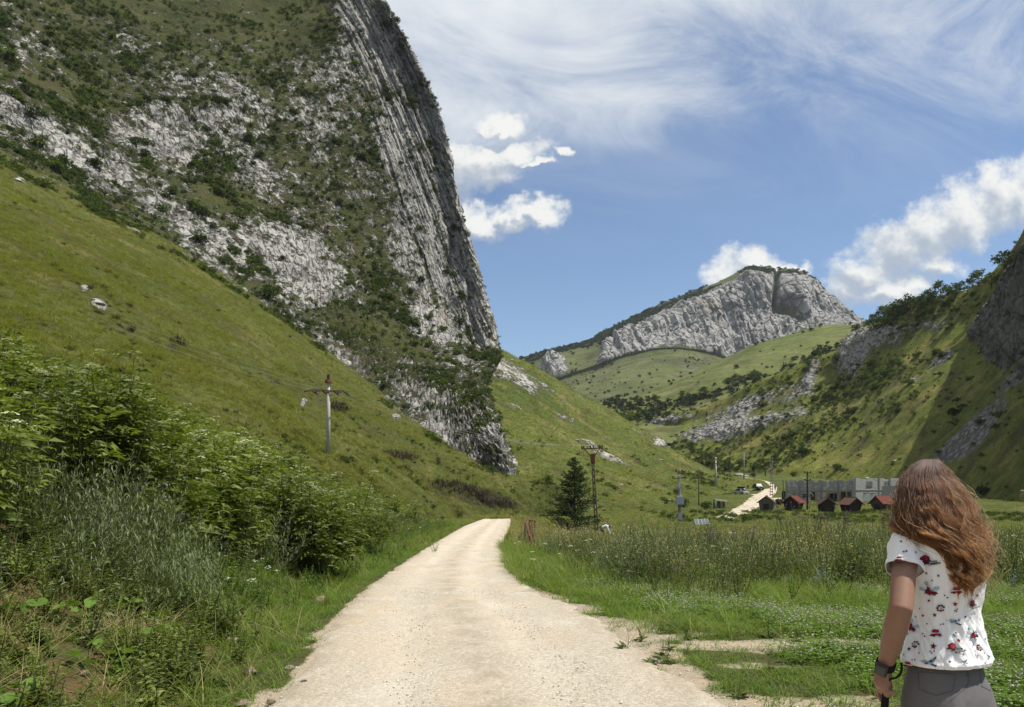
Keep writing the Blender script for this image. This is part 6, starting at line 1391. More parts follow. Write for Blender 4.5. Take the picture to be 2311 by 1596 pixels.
big_shrub('elder_shrub', -5.1, 24.5, [ELD], (1.2, 2.4), 18, 1.0, 'elder thicket with white flower heads in front of the concrete pole', .1)
big_shrub('elder_shrub', -5.6, 33.0, [lambda: p_elder(1.0, 1.0)], (.9, 4.0), 16, .85, 'farthest low strip of white flowering elder behind the concrete pole line', .05)
big_shrub('elder_shrub', -6.6, 11.2, [ELD], (1.5, 1.8), 24, 1.25, 'elder thicket with white umbels at the top left edge of the bank')
MUGL = lambda: p_mug(1.15, (.55, -.15))
big_shrub('mugwort_shrub', -3.75, 8.6, [MUGL], (.7, .8), 9, 1.05, 'feathery grey green mugwort shrub leaning over the roadside weeds')
big_shrub('mugwort_shrub', -4.7, 9.6, [MUGL], (.7, .7), 8, 1.1, 'taller grey green mugwort shrub behind the leaning one on the bank')
big_shrub('mugwort_shrub', 3.0, 17.5, [lambda: p_mug(1.0, (-.3, 0))], (.7, .8), 9, 1.1, 'pale grey green mugwort shrub near the rusty fence', .4)
big_shrub('mugwort_shrub', 7.0, 16.5, [lambda: p_mug(1.2, (.5, 0))], (.8, .6), 8, 1.15, 'grey green mugwort shrub leaning right in the middle of the weed belt')
big_shrub('thistle_clump', 6.8, 18.0, [lambda: p_thistle(1.55, 4)], (1.0, .8), 9, 1.15, 'tallest purple thistle clump standing in front of the far track')
big_shrub('thistle_clump', 8.6, 18.5, [lambda: p_thistle(1.5, 4)], (.9, .8), 8, 1.1, 'purple thistle clump standing in front of the dark lamp pole')
big_shrub('weed_clump', 14.6, 17.5, [lambda: p_thistle(1.2, 4, 'mauve'), lambda: p_leafy((.7, 1.2), 'grey')], (1.6, 1.2), 22, 1.15, 'bushy grey green weeds right of the person')
# --- the air of the valley
hm = bpy.data.materials.new('valley_haze'); hm.use_nodes = True; hm.node_tree.nodes.clear(); hn = N(hm.node_tree); ho = hn.new('ShaderNodeOutputMaterial'); hv = hn.new('ShaderNodeVolumePrincipled')
hv.inputs['Color'].default_value = (.80, .88, 1, 1); hv.inputs['Density'].default_value = .00004; hv.inputs['Anisotropy'].default_value = .2; hm.node_tree.links.new(hv.outputs[0], ho.inputs['Volume'])
hb_ = MB(); box(hb_, (0, 2800, 227), (12400, 9000, 506), hm); tag(hb_.obj('haze'), 'faint blue summer haze filling the valley', kind='stuff')
print('things', round(time.time() - T0, 1))
# ------------------------------------------------------------------ people
def capsule(pts, rad, sides=18, caps=4):
    """closed tapered limb through pts; rad: number or (a, b) per point"""
    pts = [np.asarray(p, float) for p in pts]; rings = []
    d0 = pts[0] - pts[1]; d0 /= np.linalg.norm(d0); d1 = pts[-1] - pts[-2]; d1 /= np.linalg.norm(d1)
    R2 = [(r, r) if not hasattr(r, '__len__') else r for r in rad]
    seq = []
    for k in range(caps, 0, -1):
        a = k / caps * math.pi / 2 * .97; seq.append((pts[0] + d0 * R2[0][0] * math.sin(a), R2[0][0] * math.cos(a), R2[0][1] * math.cos(a), -d0))
    for i, p in enumerate(pts):
        d = pts[min(i + 1, len(pts) - 1)] - pts[max(i - 1, 0)]; seq.append((p, R2[i][0], R2[i][1], d))
    for k in range(1, caps + 1):
        a = k / caps * math.pi / 2 * .97; seq.append((pts[-1] + d1 * R2[-1][0] * math.sin(a), R2[-1][0] * math.cos(a), R2[-1][1] * math.cos(a), d1))
    vs, fs = [], []; ref = np.array([1.0, .001, .002])
    for p, ra, rb, d in seq:
        d = d / np.linalg.norm(d); a = ref - d * (ref @ d); 
        if np.linalg.norm(a) < .2: a = np.array([0, 1.0, 0]) - d * d[1]
        a /= np.linalg.norm(a); b = np.cross(d, a)
        for k in range(sides):
            q = 2 * math.pi * k / sides; vs.append(p + a * math.cos(q) * ra + b * math.sin(q) * rb)
    n = len(seq)
    for i in range(n - 1):
        for k in range(sides): fs.append((i*sides+k, i*sides+(k+1) % sides, (i+1)*sides+(k+1) % sides, (i+1)*sides+k))
    fs.append(tuple(range(sides))[::-1]); fs.append(tuple((n-1)*sides+k for k in range(sides)))
    return vs, fs
def fuse(name, chunks, voxel, smooth, mat, parent=None):
    """union of overlapping closed pieces into one continuous skin"""
    vs, fs = [], []
    for v, f in chunks:
        o = len(vs); vs += [tuple(q) for q in v]; fs += [tuple(i + o for i in q) for q in f]
    me = bpy.data.meshes.new(name); me.from_pydata(vs, [], fs); me.update()
    o = bpy.data.objects.new(name, me); COL.objects.link(o)
    r = o.modifiers.new('r', 'REMESH'); r.mode = 'VOXEL'; r.voxel_size = voxel
    s = o.modifiers.new('s', 'SMOOTH'); s.iterations = smooth; s.factor = .5
    dg = bpy.context.evaluated_depsgraph_get(); new = bpy.data.meshes.new_from_object(o.evaluated_get(dg)); o.modifiers.clear(); o.data = new; bpy.data.meshes.remove(me)
    new.name = name; new.materials.clear(); new.materials.append(mat); new.polygons.foreach_set('use_smooth', [True] * len(new.polygons)); new.update()
    if parent is not None: o.parent = parent
    return o
def loft(rings, na=64, nr=80, cap=False):
    """rings: (centre, half x, half y, exponent); returns grid of points"""
    rr = np.array([[*c, a, b, e] for c, a, b, e in rings], float); W = cr_weights(len(rr), np.linspace(0, len(rr) - 1, nr)); g = W @ rr
    th = np.linspace(0, 2 * math.pi, na, endpoint=False); c, s = np.cos(th), np.sin(th)
    out = np.zeros((nr, na, 3))
    for i in range(nr):
        e = 2 / g[i, 5]; x = np.sign(c) * np.abs(c) ** e * g[i, 3]; y = np.sign(s) * np.abs(s) ** e * g[i, 4]
        out[i] = np.stack([g[i, 0] + x, g[i, 1] + y, np.full(na, g[i, 2])], -1)
    return out, th
def grid_chunk(G, cap=True):
    nr, na, _ = G.shape; vs = G.reshape(-1, 3).tolist(); fs = [(i*na+k, i*na+(k+1) % na, (i+1)*na+(k+1) % na, (i+1)*na+k) for i in range(nr - 1) for k in range(na)]
    if cap: fs += [tuple(range(na))[::-1], tuple((nr-1)*na+k for k in range(na))]
    return vs, fs
def skin_material():
    m, n, out = material('skin'); v = n.noise(n.pos(), 60, 4, .6); w = n.noise(n.pos(), 14, 3, .5)
    c = n.mix(v, (.27, .145, .095), (.345, .195, .130)); c = n.mix(n.map(w, .4, .7, 0, .35), c, (.31, .135, .095))
    p = principled(n, out, c, .5, n.bump(n.noise(n.pos(), 700, 3, .6), .15, .001), spec=.35); p.inputs['Subsurface Weight'].default_value = .08; p.inputs['Subsurface Radius'].default_value = (.010, .004, .002); p.inputs['Subsurface Scale'].default_value = 1.0
    return m
SKIN = skin_material(); M_['skin'] = SKIN
def cloth_material(name, c, rough=.9, weave=900, amp=.25):
    m, n, out = material(name); t = n.new('ShaderNodeTexCoord').outputs['Object']
    v = n.noise(t, 40, 5, .6); w = n.noise(n.vmath('MULTIPLY', t, (1, 1, .6)), weave, 2, .5); col = n.mix(v, tuple(x * (1 - amp * .5) for x in c), tuple(min(1, x * (1 + amp * .4)) for x in c)); col = n.mix(n.map(w, .35, .65, 0, amp), col, tuple(x * .7 for x in c))
    principled(n, out, col, rough, None if amp < .1 else n.bump(w, .25, .0008), spec=.15, k=.92 if amp < .1 else None); return m
SHIRT = cloth_material('white_cotton', (.80, .80, .80), amp=.04); JEANS = cloth_material('grey_denim', (.185, .178, .175), weave=700, amp=.45)
gzp = float(ground_z(np.array([1.48]), np.array([2.75]))[0])
YAW = math.radians(28); PX, PY = 1.483, 2.75
person = empty('person', (PX, PY, gzp), YAW); tag(person, 'woman with long wavy auburn hair in a printed white t-shirt seen from behind', 'person')
MW = Matrix.Translation((PX, PY, gzp)) @ Matrix.Rotation(YAW, 4, 'Z'); MI = np.array(MW.inverted()); MWn = np.array(MW)
def L_(p): p = np.asarray(p, float); return p @ MI[:3, :3].T + MI[:3, 3]
def W_(p): p = np.asarray(p, float); return p @ MWn[:3, :3].T + MWn[:3, 3]
def LP(u, v, D): return L_(P(u, v, D))
zs = (1.702 - gzp) / 1.652                                           # body scale: crown at 1.70 m
Hc = LP(2086, 1117, 2.81); SHL = LP(2046, 1221, 2.725); ELB = LP(2033, 1374, 2.60); WRI = LP(1997, 1506, 2.715)
SHR = np.array([.135, .02, SHL[2] + .005]); ELR = np.array([.145, .12, 1.14]); WRR = np.array([.185, .20, 1.02])
ch = []
G, _ = loft([((0, 0, .74), .13, .095, 2.3), ((0, -.005, .86), .150, .105, 2.3), ((0, 0, .98), .125, .085, 2.2), ((0, 0, 1.10), .110, .078, 2.1), ((0, 0, 1.24), .130, .090, 2.1), ((0, 0, 1.34), .140, .088, 2.1), ((0, .0, 1.41), .095, .06, 2), ((0, .005, 1.45), .052, .052, 2)], 40, 40); ch.append(grid_chunk(G))
nk = np.array([0, .01, 1.43]); ch.append(capsule([nk, nk * .4 + Hc * .6 - (0, 0, .05), Hc - (0, .0, .06)], [.056, .050, .050]))
ch.append(capsule([Hc + (0, 0, -.03), Hc + (0, 0, .018)], [(.069, .084), (.068, .082)])); ch.append(capsule([Hc + (0, .045, -.02), Hc + (0, .05, -.095)], [.055, .030]))
ch.append(capsule([Hc + (0, .085, .01), Hc + (0, .105, -.035)], [.009, .012]))                     # nose
for s in (-1, 1): ch.append(capsule([Hc + (s * .072, -.005, .02), Hc + (s * .075, -.01, -.03)], [(.008, .02), (.007, .014)]))   # ears
ch.append(capsule([SHL * .55 + nk * .45 - (0, 0, .02), SHL, SHL * .5 + ELB * .5, ELB, ELB * .7 + WRI * .3, ELB * .3 + WRI * .7, WRI], [.050, .046, .0385, .0365, .0385, .031, .0245]))
ch.append(capsule([SHR * .55 + nk * .45 - (0, 0, .02), SHR, SHR * .5 + ELR * .5, ELR, ELR * .7 + WRR * .3, WRR], [.050, .046, .0385, .036, .037, .024]))
def finger(pts, rr): ch.append(capsule([LP(*q) for q in pts], rr, 10, 3))
ch.append(capsule([WRI, LP(1993, 1526, 2.72), LP(1991, 1541, 2.72)], [(.025, .022), (.021, .030), (.020, .034)]))
for a_, b_ in (((1983, 1546, 2.745), .0125), ((1988, 1549, 2.73), .0125), ((1994, 1550, 2.713), .012), ((1999, 1547, 2.70), .011)): ch.append(capsule([LP(1994, 1522, 2.72), LP(*a_)], [.016, b_], 10))
finger([(1983, 1546, 2.745), (1983, 1567, 2.765), (1989, 1580, 2.76), (1998, 1591, 2.745)], [.0105, .0090, .0082, .0068])
finger([(1988, 1549, 2.73), (1993, 1567, 2.735), (2002, 1572, 2.715), (2003, 1563, 2.70)], [.0105, .0090, .0082, .0070])
finger([(1994, 1550, 2.713), (1999, 1567, 2.712), (2007, 1571, 2.695), (2008, 1562, 2.685)], [.0100, .0086, .0078, .0066])
finger([(1999, 1547, 2.70), (2004, 1562, 2.693), (2011, 1565, 2.683), (2019, 1560, 2.682)], [.0092, .0078, .0070, .0060])
finger([(2000, 1522, 2.745), (2006, 1537, 2.755), (2009, 1550, 2.742), (2008, 1560, 2.728)], [.0130, .0105, .0095, .0080])
hr = WRR; fd = np.array([-.35, .9, .05]); ch.append(capsule([hr, hr + fd * .05, hr + fd * .085], [(.024, .02), (.020, .032), (.017, .036)]))
for k in range(4):
    b0 = hr + fd * .085 + np.array([0, 0, .027 - .018 * k]); ch.append(capsule([b0, b0 + (-.02, .035, -.003), b0 + (-.045, .040, -.006), b0 + (-.055, .022, -.008)], [.0100, .0088, .0078, .0066], 10, 3))
ch.append(capsule([hr + (0, .02, .03), hr + (-.02, .06, .05), hr + (-.045, .085, .045)], [.012, .010, .008], 10, 3))
for s in (-1, 1): ch.append(capsule([(s * .075, 0, .80), (s * .085, .012, .48), (s * .088, -.01, .26), (s * .09, -.02, .09)], [.078, .05, .045, .032]))
body = fuse('body', ch, .0048, 3, SKIN, person)
for s in (-1, 1):
    ey = part('eye', person, None, lambda b: b.ball(Hc + np.array([s * .031, .083, .008]), .012, M_['whitepaint'])); part('iris', ey, None, lambda b: b.ball(Hc + np.array([s * .031, .092, .008]), .006, M_['darkwood']))
part('mouth', person, None, lambda b: b.tube([Hc + np.array([-.02, .088, -.062]), Hc + np.array([0, .098, -.064]), Hc + np.array([.02, .088, -.062])], [.003, .006, .003], plain('lips', (.45, .16, .15), .5), 6, cap=True))
# --- jeans
ch = []
G, _ = loft([((0, .0, .775), .150, .105, 2.4), ((0, -.006, .84), .163, .117, 2.4), ((0, -.006, .90), .160, .114, 2.4), ((0, .0, .97), .142, .100, 2.3), ((0, 0, 1.01), .134, .094, 2.2)], 48, 30); ch.append(grid_chunk(G))
for s in (-1, 1):
    ch.append(capsule([(s * .074, -.048, .845), (s * .072, -.040, .905)], [(.078, .080), (.070, .070)]))
    ch.append(capsule([(s * .078, 0, .80), (s * .084, .012, .62), (s * .087, .012, .47), (s * .088, -.01, .27), (s * .09, -.02, .08)], [(.088, .092), .074, .060, .054, .048]))
jeans = fuse('jeans', ch, .006, 5, JEANS, person)
for s in (-1, 1):
    G, _ = loft([((s * .09, .03, .0), .042, .115, 2.4), ((s * .09, .03, .03), .043, .118, 2.4), ((s * .09, .01, .06), .042, .09, 2.3), ((s * .09, -.03, .10), .040, .05, 2)], 24, 10); o = mesh_obj('shoe', *grid_chunk(G), plain('grey_shoe', (.2, .2, .21), .8), person, True)
# --- t-shirt
def shirt_mesh():
    z0 = L_(P(2133, 1507, 2.65))[2]
    G, th = loft([((0, -.004, z0), .160, .118, 2.2), ((0, -.003, z0 + .03), .158, .115, 2.2), ((0, 0, z0 + .09), .138, .105, 2.2), ((0, .002, z0 + .16), .127, .096, 2.15), ((0, .002, z0 + .24), .137, .101, 2.1), ((0, .0, z0 + .33), .150, .106, 2.1), ((0, .0, z0 + .39), .156, .098, 2.2), ((0, .003, z0 + .435), .146, .078, 2.2), ((0, .006, z0 + .462), .110, .064, 2.1), ((0, .008, z0 + .482), .068, .056, 2)], 200, 170)
    nr, na, _ = G.shape; TH = np.broadcast_to(th, (nr, na)); Z = G[..., 2] - z0
    c, s = np.cos(TH), np.sin(TH); q = np.stack([c * 1.2, s * 1.2, Z * 1.6], -1).reshape(-1, 3)
    f1 = fbm(q * np.array([5, 5, 4.0]) , 3, .5, True, seed=91).reshape(nr, na) - .4
    dg = fbm(np.stack([(TH * .16 + Z * .75) * 26, Z * 5 - TH * .5, c * .5], -1).reshape(-1, 3), 3, .5, True, seed=92).reshape(nr, na) - .4
    vt = fbm(np.stack([TH * 3.4, Z * 2.2, c * .3], -1).reshape(-1, 3), 3, .5, False, seed=93).reshape(nr, na)
    lo = np.exp(-((Z - .10) / .13) ** 2)
    d = f1 * .0028 + dg * .0085 * lo + vt * .0140 * sstep(.42, .25, Z)
    # slack cloth hanging from the shoulder blades
    d = d + .012 * np.exp(-((Z - .30) / .07) ** 2) * np.clip(-s, 0, 1) ** 2 * (.6 + .4 * np.cos(TH * 6)) * .6
    d = d + .004 * np.exp(-((Z - .012) / .008) ** 2)                    # hem
    nrm = np.stack([c, s, 0 * c], -1); G = G + nrm * d[..., None]
    return G
G = shirt_mesh(); vs, fs = grid_chunk(G, False)
shirt = mesh_obj('t_shirt', vs, fs, SHIRT, person, True); sm = shirt.modifiers.new('thickness', 'SOLIDIFY'); sm.thickness = .002; sm.offset = -1
chunks = [(vs, fs)]
def sleeve(a, m, b, ra, rb):
    a, m, b = map(np.asarray, (a, m, b)); pts = [a, a * .5 + m * .5, m, m * .5 + b * .5, b]; rr = [ra * .8, ra, ra * .97, (ra + rb) / 2, rb]
    W = cr_weights(5, np.linspace(0, 4, 46)); pp = W @ np.array(pts); r_ = W @ np.array(rr); out = np.zeros((46, 48, 3)); th = np.linspace(0, 2 * math.pi, 48, endpoint=False)
    for i in range(46):
        d, x_, y_ = rot_to(pp[min(i + 1, 45)] - pp[max(i - 1, 0)]); rad = r_[i] * (1 + .05 * np.sin(th * 3 + i * .12) + .03 * np.sin(th * 7 - i * .2)) + (.0035 if i > 40 else 0)
        out[i] = pp[i] + np.outer(np.cos(th) * rad, x_) + np.outer(np.sin(th) * rad, y_)
    return out
for (a_, m_, b_) in ((SHL * .62 + nk * .38 - np.array([0, 0, .045]), SHL, SHL * .56 + ELB * .44), (SHR * .62 + nk * .38 - np.array([0, 0, .045]), SHR, SHR * .52 + ELR * .48)):
    G2 = sleeve(a_, m_ + np.array([0, 0, -.012]), b_, .057, .053); v2, f2 = grid_chunk(G2, False); so_ = mesh_obj('sleeve', v2, f2, SHIRT, shirt, True); so_.modifiers.new('thickness', 'SOLIDIFY').thickness = .002; chunks.append((v2, f2))
G3, _ = loft([((0, .008, G[-1, 0, 2] - .006), .069, .057, 2), ((0, .008, G[-1, 0, 2] + .004), .070, .058, 2), ((0, .008, G[-1, 0, 2] + .012), .064, .053, 2)], 60, 8); mesh_obj('collar', *grid_chunk(G3, False), SHIRT, shirt, True)
# --- watch on the left wrist
wd = (WRI - ELB) / np.linalg.norm(WRI - ELB); wc = WRI - wd * .012; d_, a_, n_ = rot_to(wd)
wb = MB(); th = np.linspace(0, 2 * math.pi, 25)
for k in range(24):
    q0, q1 = [a_ * math.cos(t) + n_ * math.sin(t) for t in (th[k], th[k + 1])]; vs = [wc + q * r + wd * z for q in (q0, q1) for r in (.0275, .0315) for z in (-.013, .013)]
    wb.add(vs, [(2, 6, 7, 3), (0, 1, 5, 4), (1, 3, 7, 5), (0, 4, 6, 2)], M_['black'])
watch = wb.obj('watch', person); watch['label'] = 'chunky black wrist watch'
out_ = L_(P(1985, 1508, 2.66)) - wc; out_ -= wd * (out_ @ wd); out_ /= np.linalg.norm(out_); side_ = np.cross(wd, out_)
def cs(b, c, h, mat):
    vs = [c + out_ * h[0] * i + wd * h[1] * j + side_ * h[2] * k for i in (-1, 1) for j in (-1, 1) for k in (-1, 1)]; b.add(vs, [(0, 1, 3, 2), (4, 6, 7, 5), (0, 4, 5, 1), (2, 3, 7, 6), (0, 2, 6, 4), (1, 5, 7, 3)], mat)
part('case', watch, None, lambda b: cs(b, wc + out_ * .036, (.006, .020, .019), M_['darkmetal'])); part('dial', watch, None, lambda b: cs(b, wc + out_ * .0425, (.0012, .016, .015), M_['glass']))
# --- the black stick and cord held in the left hand
stk = empty('stick', W_(LP(2000, 1552, 2.722))); tag(stk, 'slim black stick with a looped cord held in the left hand of the woman', 'stick')
S0 = np.array(stk.location); gs = P(1996, 1600, 2.722); gdir = (gs - S0) / np.linalg.norm(gs - S0); tl = (S0[2] - gzp - .01) / -gdir[2]
part('handle', stk, None, lambda b: b.tube([-gdir * .012, gdir * .06, gdir * .12], [.011, .0125, .011], M_['black'], 10, cap=True), True)
part('shaft', stk, None, lambda b: b.tube([gdir * .11, gdir * tl], [.0075, .006], M_['darkmetal'], 8, cap=True), True)
cdp = [P(2034, 1496, 2.70), P(2035, 1510, 2.69), P(2031, 1522, 2.68), P(2022, 1530, 2.68), P(2010, 1533, 2.69), P(2003, 1545, 2.705), S0 + np.array([0, -.012, 0])]; Wc = cr_weights(7, np.linspace(0, 6, 30)) @ np.array(cdp)
part('cord', stk, None, lambda b: b.tube([p - S0 for p in Wc], [.0038] * 30, M_['black'], 6, cap=True), True)
# --- hair: dark inner volume and combed strands
HV = np.array([1036, 1048, 1060, 1080, 1100, 1130, 1160, 1190, 1210, 1234, 1256, 1286, 1310, 1332.])
HL = np.array([2084, 2066, 2052, 2036, 2028, 2021, 2016, 2013, 2028, 2078, 2098, 2118, 2138, 2160.]); HR = np.array([2116, 2128, 2138, 2154, 2172, 2192, 2207, 2219, 2226, 2231, 2232, 2229, 2216, 2186.])
HY = np.array([2.80, 2.80, 2.80, 2.80, 2.79, 2.775, 2.765, 2.755, 2.75, 2.745, 2.74, 2.735, 2.73, 2.73]); HB = np.array([.03, .06, .080, .098, .108, .116, .122, .126, .126, .124, .120, .114, .106, .098])
def hair_pt(a, v, rho):
    l, r = np.interp(v, HV, HL), np.interp(v, HV, HR); y = np.interp(v, HV, HY) - np.interp(v, HV, HB) * rho * np.sqrt(np.maximum(0, 1 - (2 * a - 1) ** 2))
    u = l + (r - l) * a; return np.stack([(u - CX) / F * y, y, CZ + (HZ - v) / F * y], -1)
def hair_material():
    m, n, out = material('auburn_hair'); h = n.new('ShaderNodeBsdfHairPrincipled'); h.parametrization = 'COLOR'
    r = n.new('ShaderNodeObjectInfo').outputs['Random']; rr_ = n.attr('tint'); tip = n.attr('along')
    c = n.mix(tip, (.017, .0060, .0024), (.105, .037, .0085)); c = n.mix(rr_, n.mix(1.0, c, (.55, .5, .45), 'MULTIPLY'), n.mix(1.0, c, (1.35, 1.35, 1.3), 'MULTIPLY'))  # dark roots to golden tips; sun highlights are painted into the tip colour
    n.l.new(c, h.inputs['Color']); h.inputs['Roughness'].default_value = .42; h.inputs['IOR'].default_value = 1.38; h.inputs['Radial Roughness'].default_value = .5; n.l.new(h.outputs[0], out.inputs[0]); return m
HAIR = hair_material()
def make_hair():
    g = np.random.default_rng(12); nc = 95; clump = dict(a=g.random(nc), ph=g.random(nc) * 6.283, lam=g.uniform(46, 84, nc), rho=g.uniform(.80, 1.08, nc), amp=g.uniform(.5, 1.3, nc), ve=g.uniform(-62, 10, nc))
    nS, nP = 11000, 20; sizes = [nP] * nS; pos = np.zeros((nS, nP, 3)); tint = np.zeros((nS, nP)); along = np.zeros((nS, nP)); t = np.linspace(0, 1, nP)
    for i in range(nS):
        k = g.integers(nc); fly = g.random() < .05; a0 = np.clip(clump['a'][k] + g.normal() * .035, 0, 1)
        a0 = .5 - .5 * math.cos(a0 * math.pi) if g.random() < .5 else a0
        vs_ = 1037 + 46 * g.random() ** 1.5; ve = np.interp(a0, [0, .10, .13, .35, .6, .85, 1], [1214, 1222, 1300, 1334, 1334, 1318, 1296]) + clump['ve'][k] + g.normal() * 7
        v = vs_ + (ve - vs_) * t; wide = np.clip((v - 1040) / 280, 0, 1)
        a = a0 + (g.normal() * .02 + (.058) * np.sin(v / clump['lam'][k] * 6.283 + clump['ph'][k]) * clump['amp'][k]) * wide
        a = a + (clump['a'][k] - a0) * .72 * wide
        rho = clump['rho'][k] * (1 - .16 * g.random()) + .10 * np.sin(v / clump['lam'][k] * 6.283 + clump['ph'][k] + 1.4) * wide * clump['amp'][k]
        p = hair_pt(np.clip(a, -.02, 1.02), v, rho)
        cv = wide ** 2; p[:, 0] += cv * (.020 * np.sin(t * 17 + clump['ph'][k] * 2)); p[:, 1] += cv * .018 * np.cos(t * 15 + clump['ph'][k])
        if fly: p += (np.cumsum(g.normal(size=(nP, 3)) * .0030, axis=0) + np.outer(t ** 2, g.normal(size=3) * .022 + np.array([.012, 0, 0])))
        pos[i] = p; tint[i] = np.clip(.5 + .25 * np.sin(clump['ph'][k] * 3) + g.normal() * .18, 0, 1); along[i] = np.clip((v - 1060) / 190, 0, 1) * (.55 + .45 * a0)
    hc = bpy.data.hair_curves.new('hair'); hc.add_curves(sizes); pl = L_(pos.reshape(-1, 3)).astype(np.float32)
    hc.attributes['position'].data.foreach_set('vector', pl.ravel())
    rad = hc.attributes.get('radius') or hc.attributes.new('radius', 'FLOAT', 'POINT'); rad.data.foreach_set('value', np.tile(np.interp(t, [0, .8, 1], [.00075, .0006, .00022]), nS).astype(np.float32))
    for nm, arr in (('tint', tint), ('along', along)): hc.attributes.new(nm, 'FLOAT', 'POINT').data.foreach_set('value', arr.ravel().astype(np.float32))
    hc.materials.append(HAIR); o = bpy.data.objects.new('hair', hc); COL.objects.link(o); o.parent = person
    # inner volume
    vv = np.linspace(1042, 1322, 40); th = np.linspace(0, 2 * math.pi, 40, endpoint=False); Gh = np.zeros((40, 40, 3))
    for i, v in enumerate(vv):
        l, r = np.interp(v, HV, HL), np.interp(v, HV, HR); y0, b = np.interp(v, HV, HY), np.interp(v, HV, HB) * .80; far = np.interp(v, [1042, 1080, 1130, 1180, 1220], [.04, .07, .06, .02, .005]); mid = (l + r) / 2 - CX; hw = (r - l) / 2 * .90
        y = y0 - np.where(np.sin(th) > 0, b, far) * np.sin(th); u = mid + hw * np.cos(th); Gh[i] = np.stack([u / F * y, y, CZ + (HZ - v) / F * y], -1)
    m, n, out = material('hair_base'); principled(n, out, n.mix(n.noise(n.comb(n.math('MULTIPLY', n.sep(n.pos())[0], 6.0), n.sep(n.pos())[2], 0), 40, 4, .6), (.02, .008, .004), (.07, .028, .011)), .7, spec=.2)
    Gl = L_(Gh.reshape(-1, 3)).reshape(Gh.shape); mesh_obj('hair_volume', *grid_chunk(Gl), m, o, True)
make_hair()
# --- printed motifs on the shirt, pocket patches and seams on the jeans
def bvh_of(chunks_):
    V, T = [], []
    for v, f in chunks_:
        o = len(V); V += [Vector(W_(q)) for q in v]; T += [tuple(i + o for i in q) for q in f]
    return BVHTree.FromPolygons(V, T)
SB = bvh_of(chunks)
jm = jeans.data; JB = bvh_of([([v.co[:] for v in jm.vertices], [tuple(p.vertices) for p in jm.polygons])])
CAMP = Vector((0, 0, CZ))
PR = dict(red=plain('print_red', (.42, .02, .05)), dred=plain('print_dark_red', (.17, .012, .03)), orange=plain('print_orange', (.66, .13, .05)), teal=plain('print_teal', (.04, .12, .13)), sky=plain('print_pale_blue', (.30, .52, .60)), navy=plain('print_navy', (.03, .07, .17)), ink=plain('print_black', (.02, .02, .025)), paper=plain('print_white', (.72, .70, .68)))
class Decal:
    """flat print laid on cloth: each corner is dropped onto the surface along the view of its centre"""
    def __init__(s, bvh, u, v, lift):
        s.ok = False; d = (Vector(P(u, v, 2.7)) - CAMP).normalized(); h = bvh.ray_cast(CAMP, d)
        if h[0] is None: return
        s.bvh, s.c, s.n, s.lift, s.k = bvh, h[0], h[1].normalized(), lift, 0
        if s.n.dot(d) > 0: s.n = -s.n
        s.x = Vector((0, 0, 1)).cross(s.n).normalized() * 1.0; s.y = s.n.cross(s.x); s.ok = True; s.d = d
        if s.x.x < 0: s.x = -s.x
    def poly(s, b, pts, mat):
        if not s.ok: return
        s.k += 1; vs = []
        for (px, py) in pts:
            q = s.c + s.x * px + s.y * py + s.n * .03; h = s.bvh.ray_cast(q, -s.n, .08)
            vs.append(L_((h[0] if h[0] is not None else s.c + s.x * px + s.y * py) + s.n * (s.lift + .00022 * s.k)))
        c = np.mean(vs, axis=0); hc_ = s.bvh.ray_cast(Vector(W_(c)) + s.n * .03, -s.n, .08)
        if hc_[0] is not None: c = L_(hc_[0] + s.n * (s.lift + .00022 * s.k))
        b.add([c] + vs, [(0, 1 + i, 1 + (i + 1) % len(vs)) for i in range(len(vs))], mat)
def ring(cx, cy, r, n=10, sx=1.0, wob=0.0, a0=0.0): return [(cx + r * sx * math.cos(a0 + 6.2832 * i / n) * (1 + wob * (i % 2)), cy + r * math.sin(a0 + 6.2832 * i / n) * (1 + wob * (i % 2))) for i in range(n)]
def star(cx, cy, r, n=5): return [(cx + (r if i % 2 == 0 else r * .42) * math.sin(math.pi * i / n), cy + (r if i % 2 == 0 else r * .42) * math.cos(math.pi * i / n)) for i in range(2 * n)]
mm = .001
def m_rose(d, b, x, y, s, c1='red', c2='dred', c3=None):
    for a in (3.6, 5.0, 5.9): d.poly(b, [(x + s * .7 * math.cos(a), y + s * .7 * math.sin(a)), (x + s * 1.1 * math.cos(a + .3), y + s * 1.1 * math.sin(a + .3)), (x + s * 1.7 * math.cos(a), y + s * 1.7 * math.sin(a)), (x + s * 1.1 * math.cos(a - .3), y + s * 1.1 * math.sin(a - .3))], PR['teal'])
    d.poly(b, ring(x, y, s, 12, 1.05, .10), PR[c2]); d.poly(b, ring(x, y + s * .08, s * .78, 10, 1, .12, .3), PR[c1]); d.poly(b, ring(x + s * .05, y + s * .1, s * .45, 8, 1, .15), PR[c3 or c2]); d.poly(b, ring(x + s * .05, y + s * .1, s * .22, 6), PR[c1])
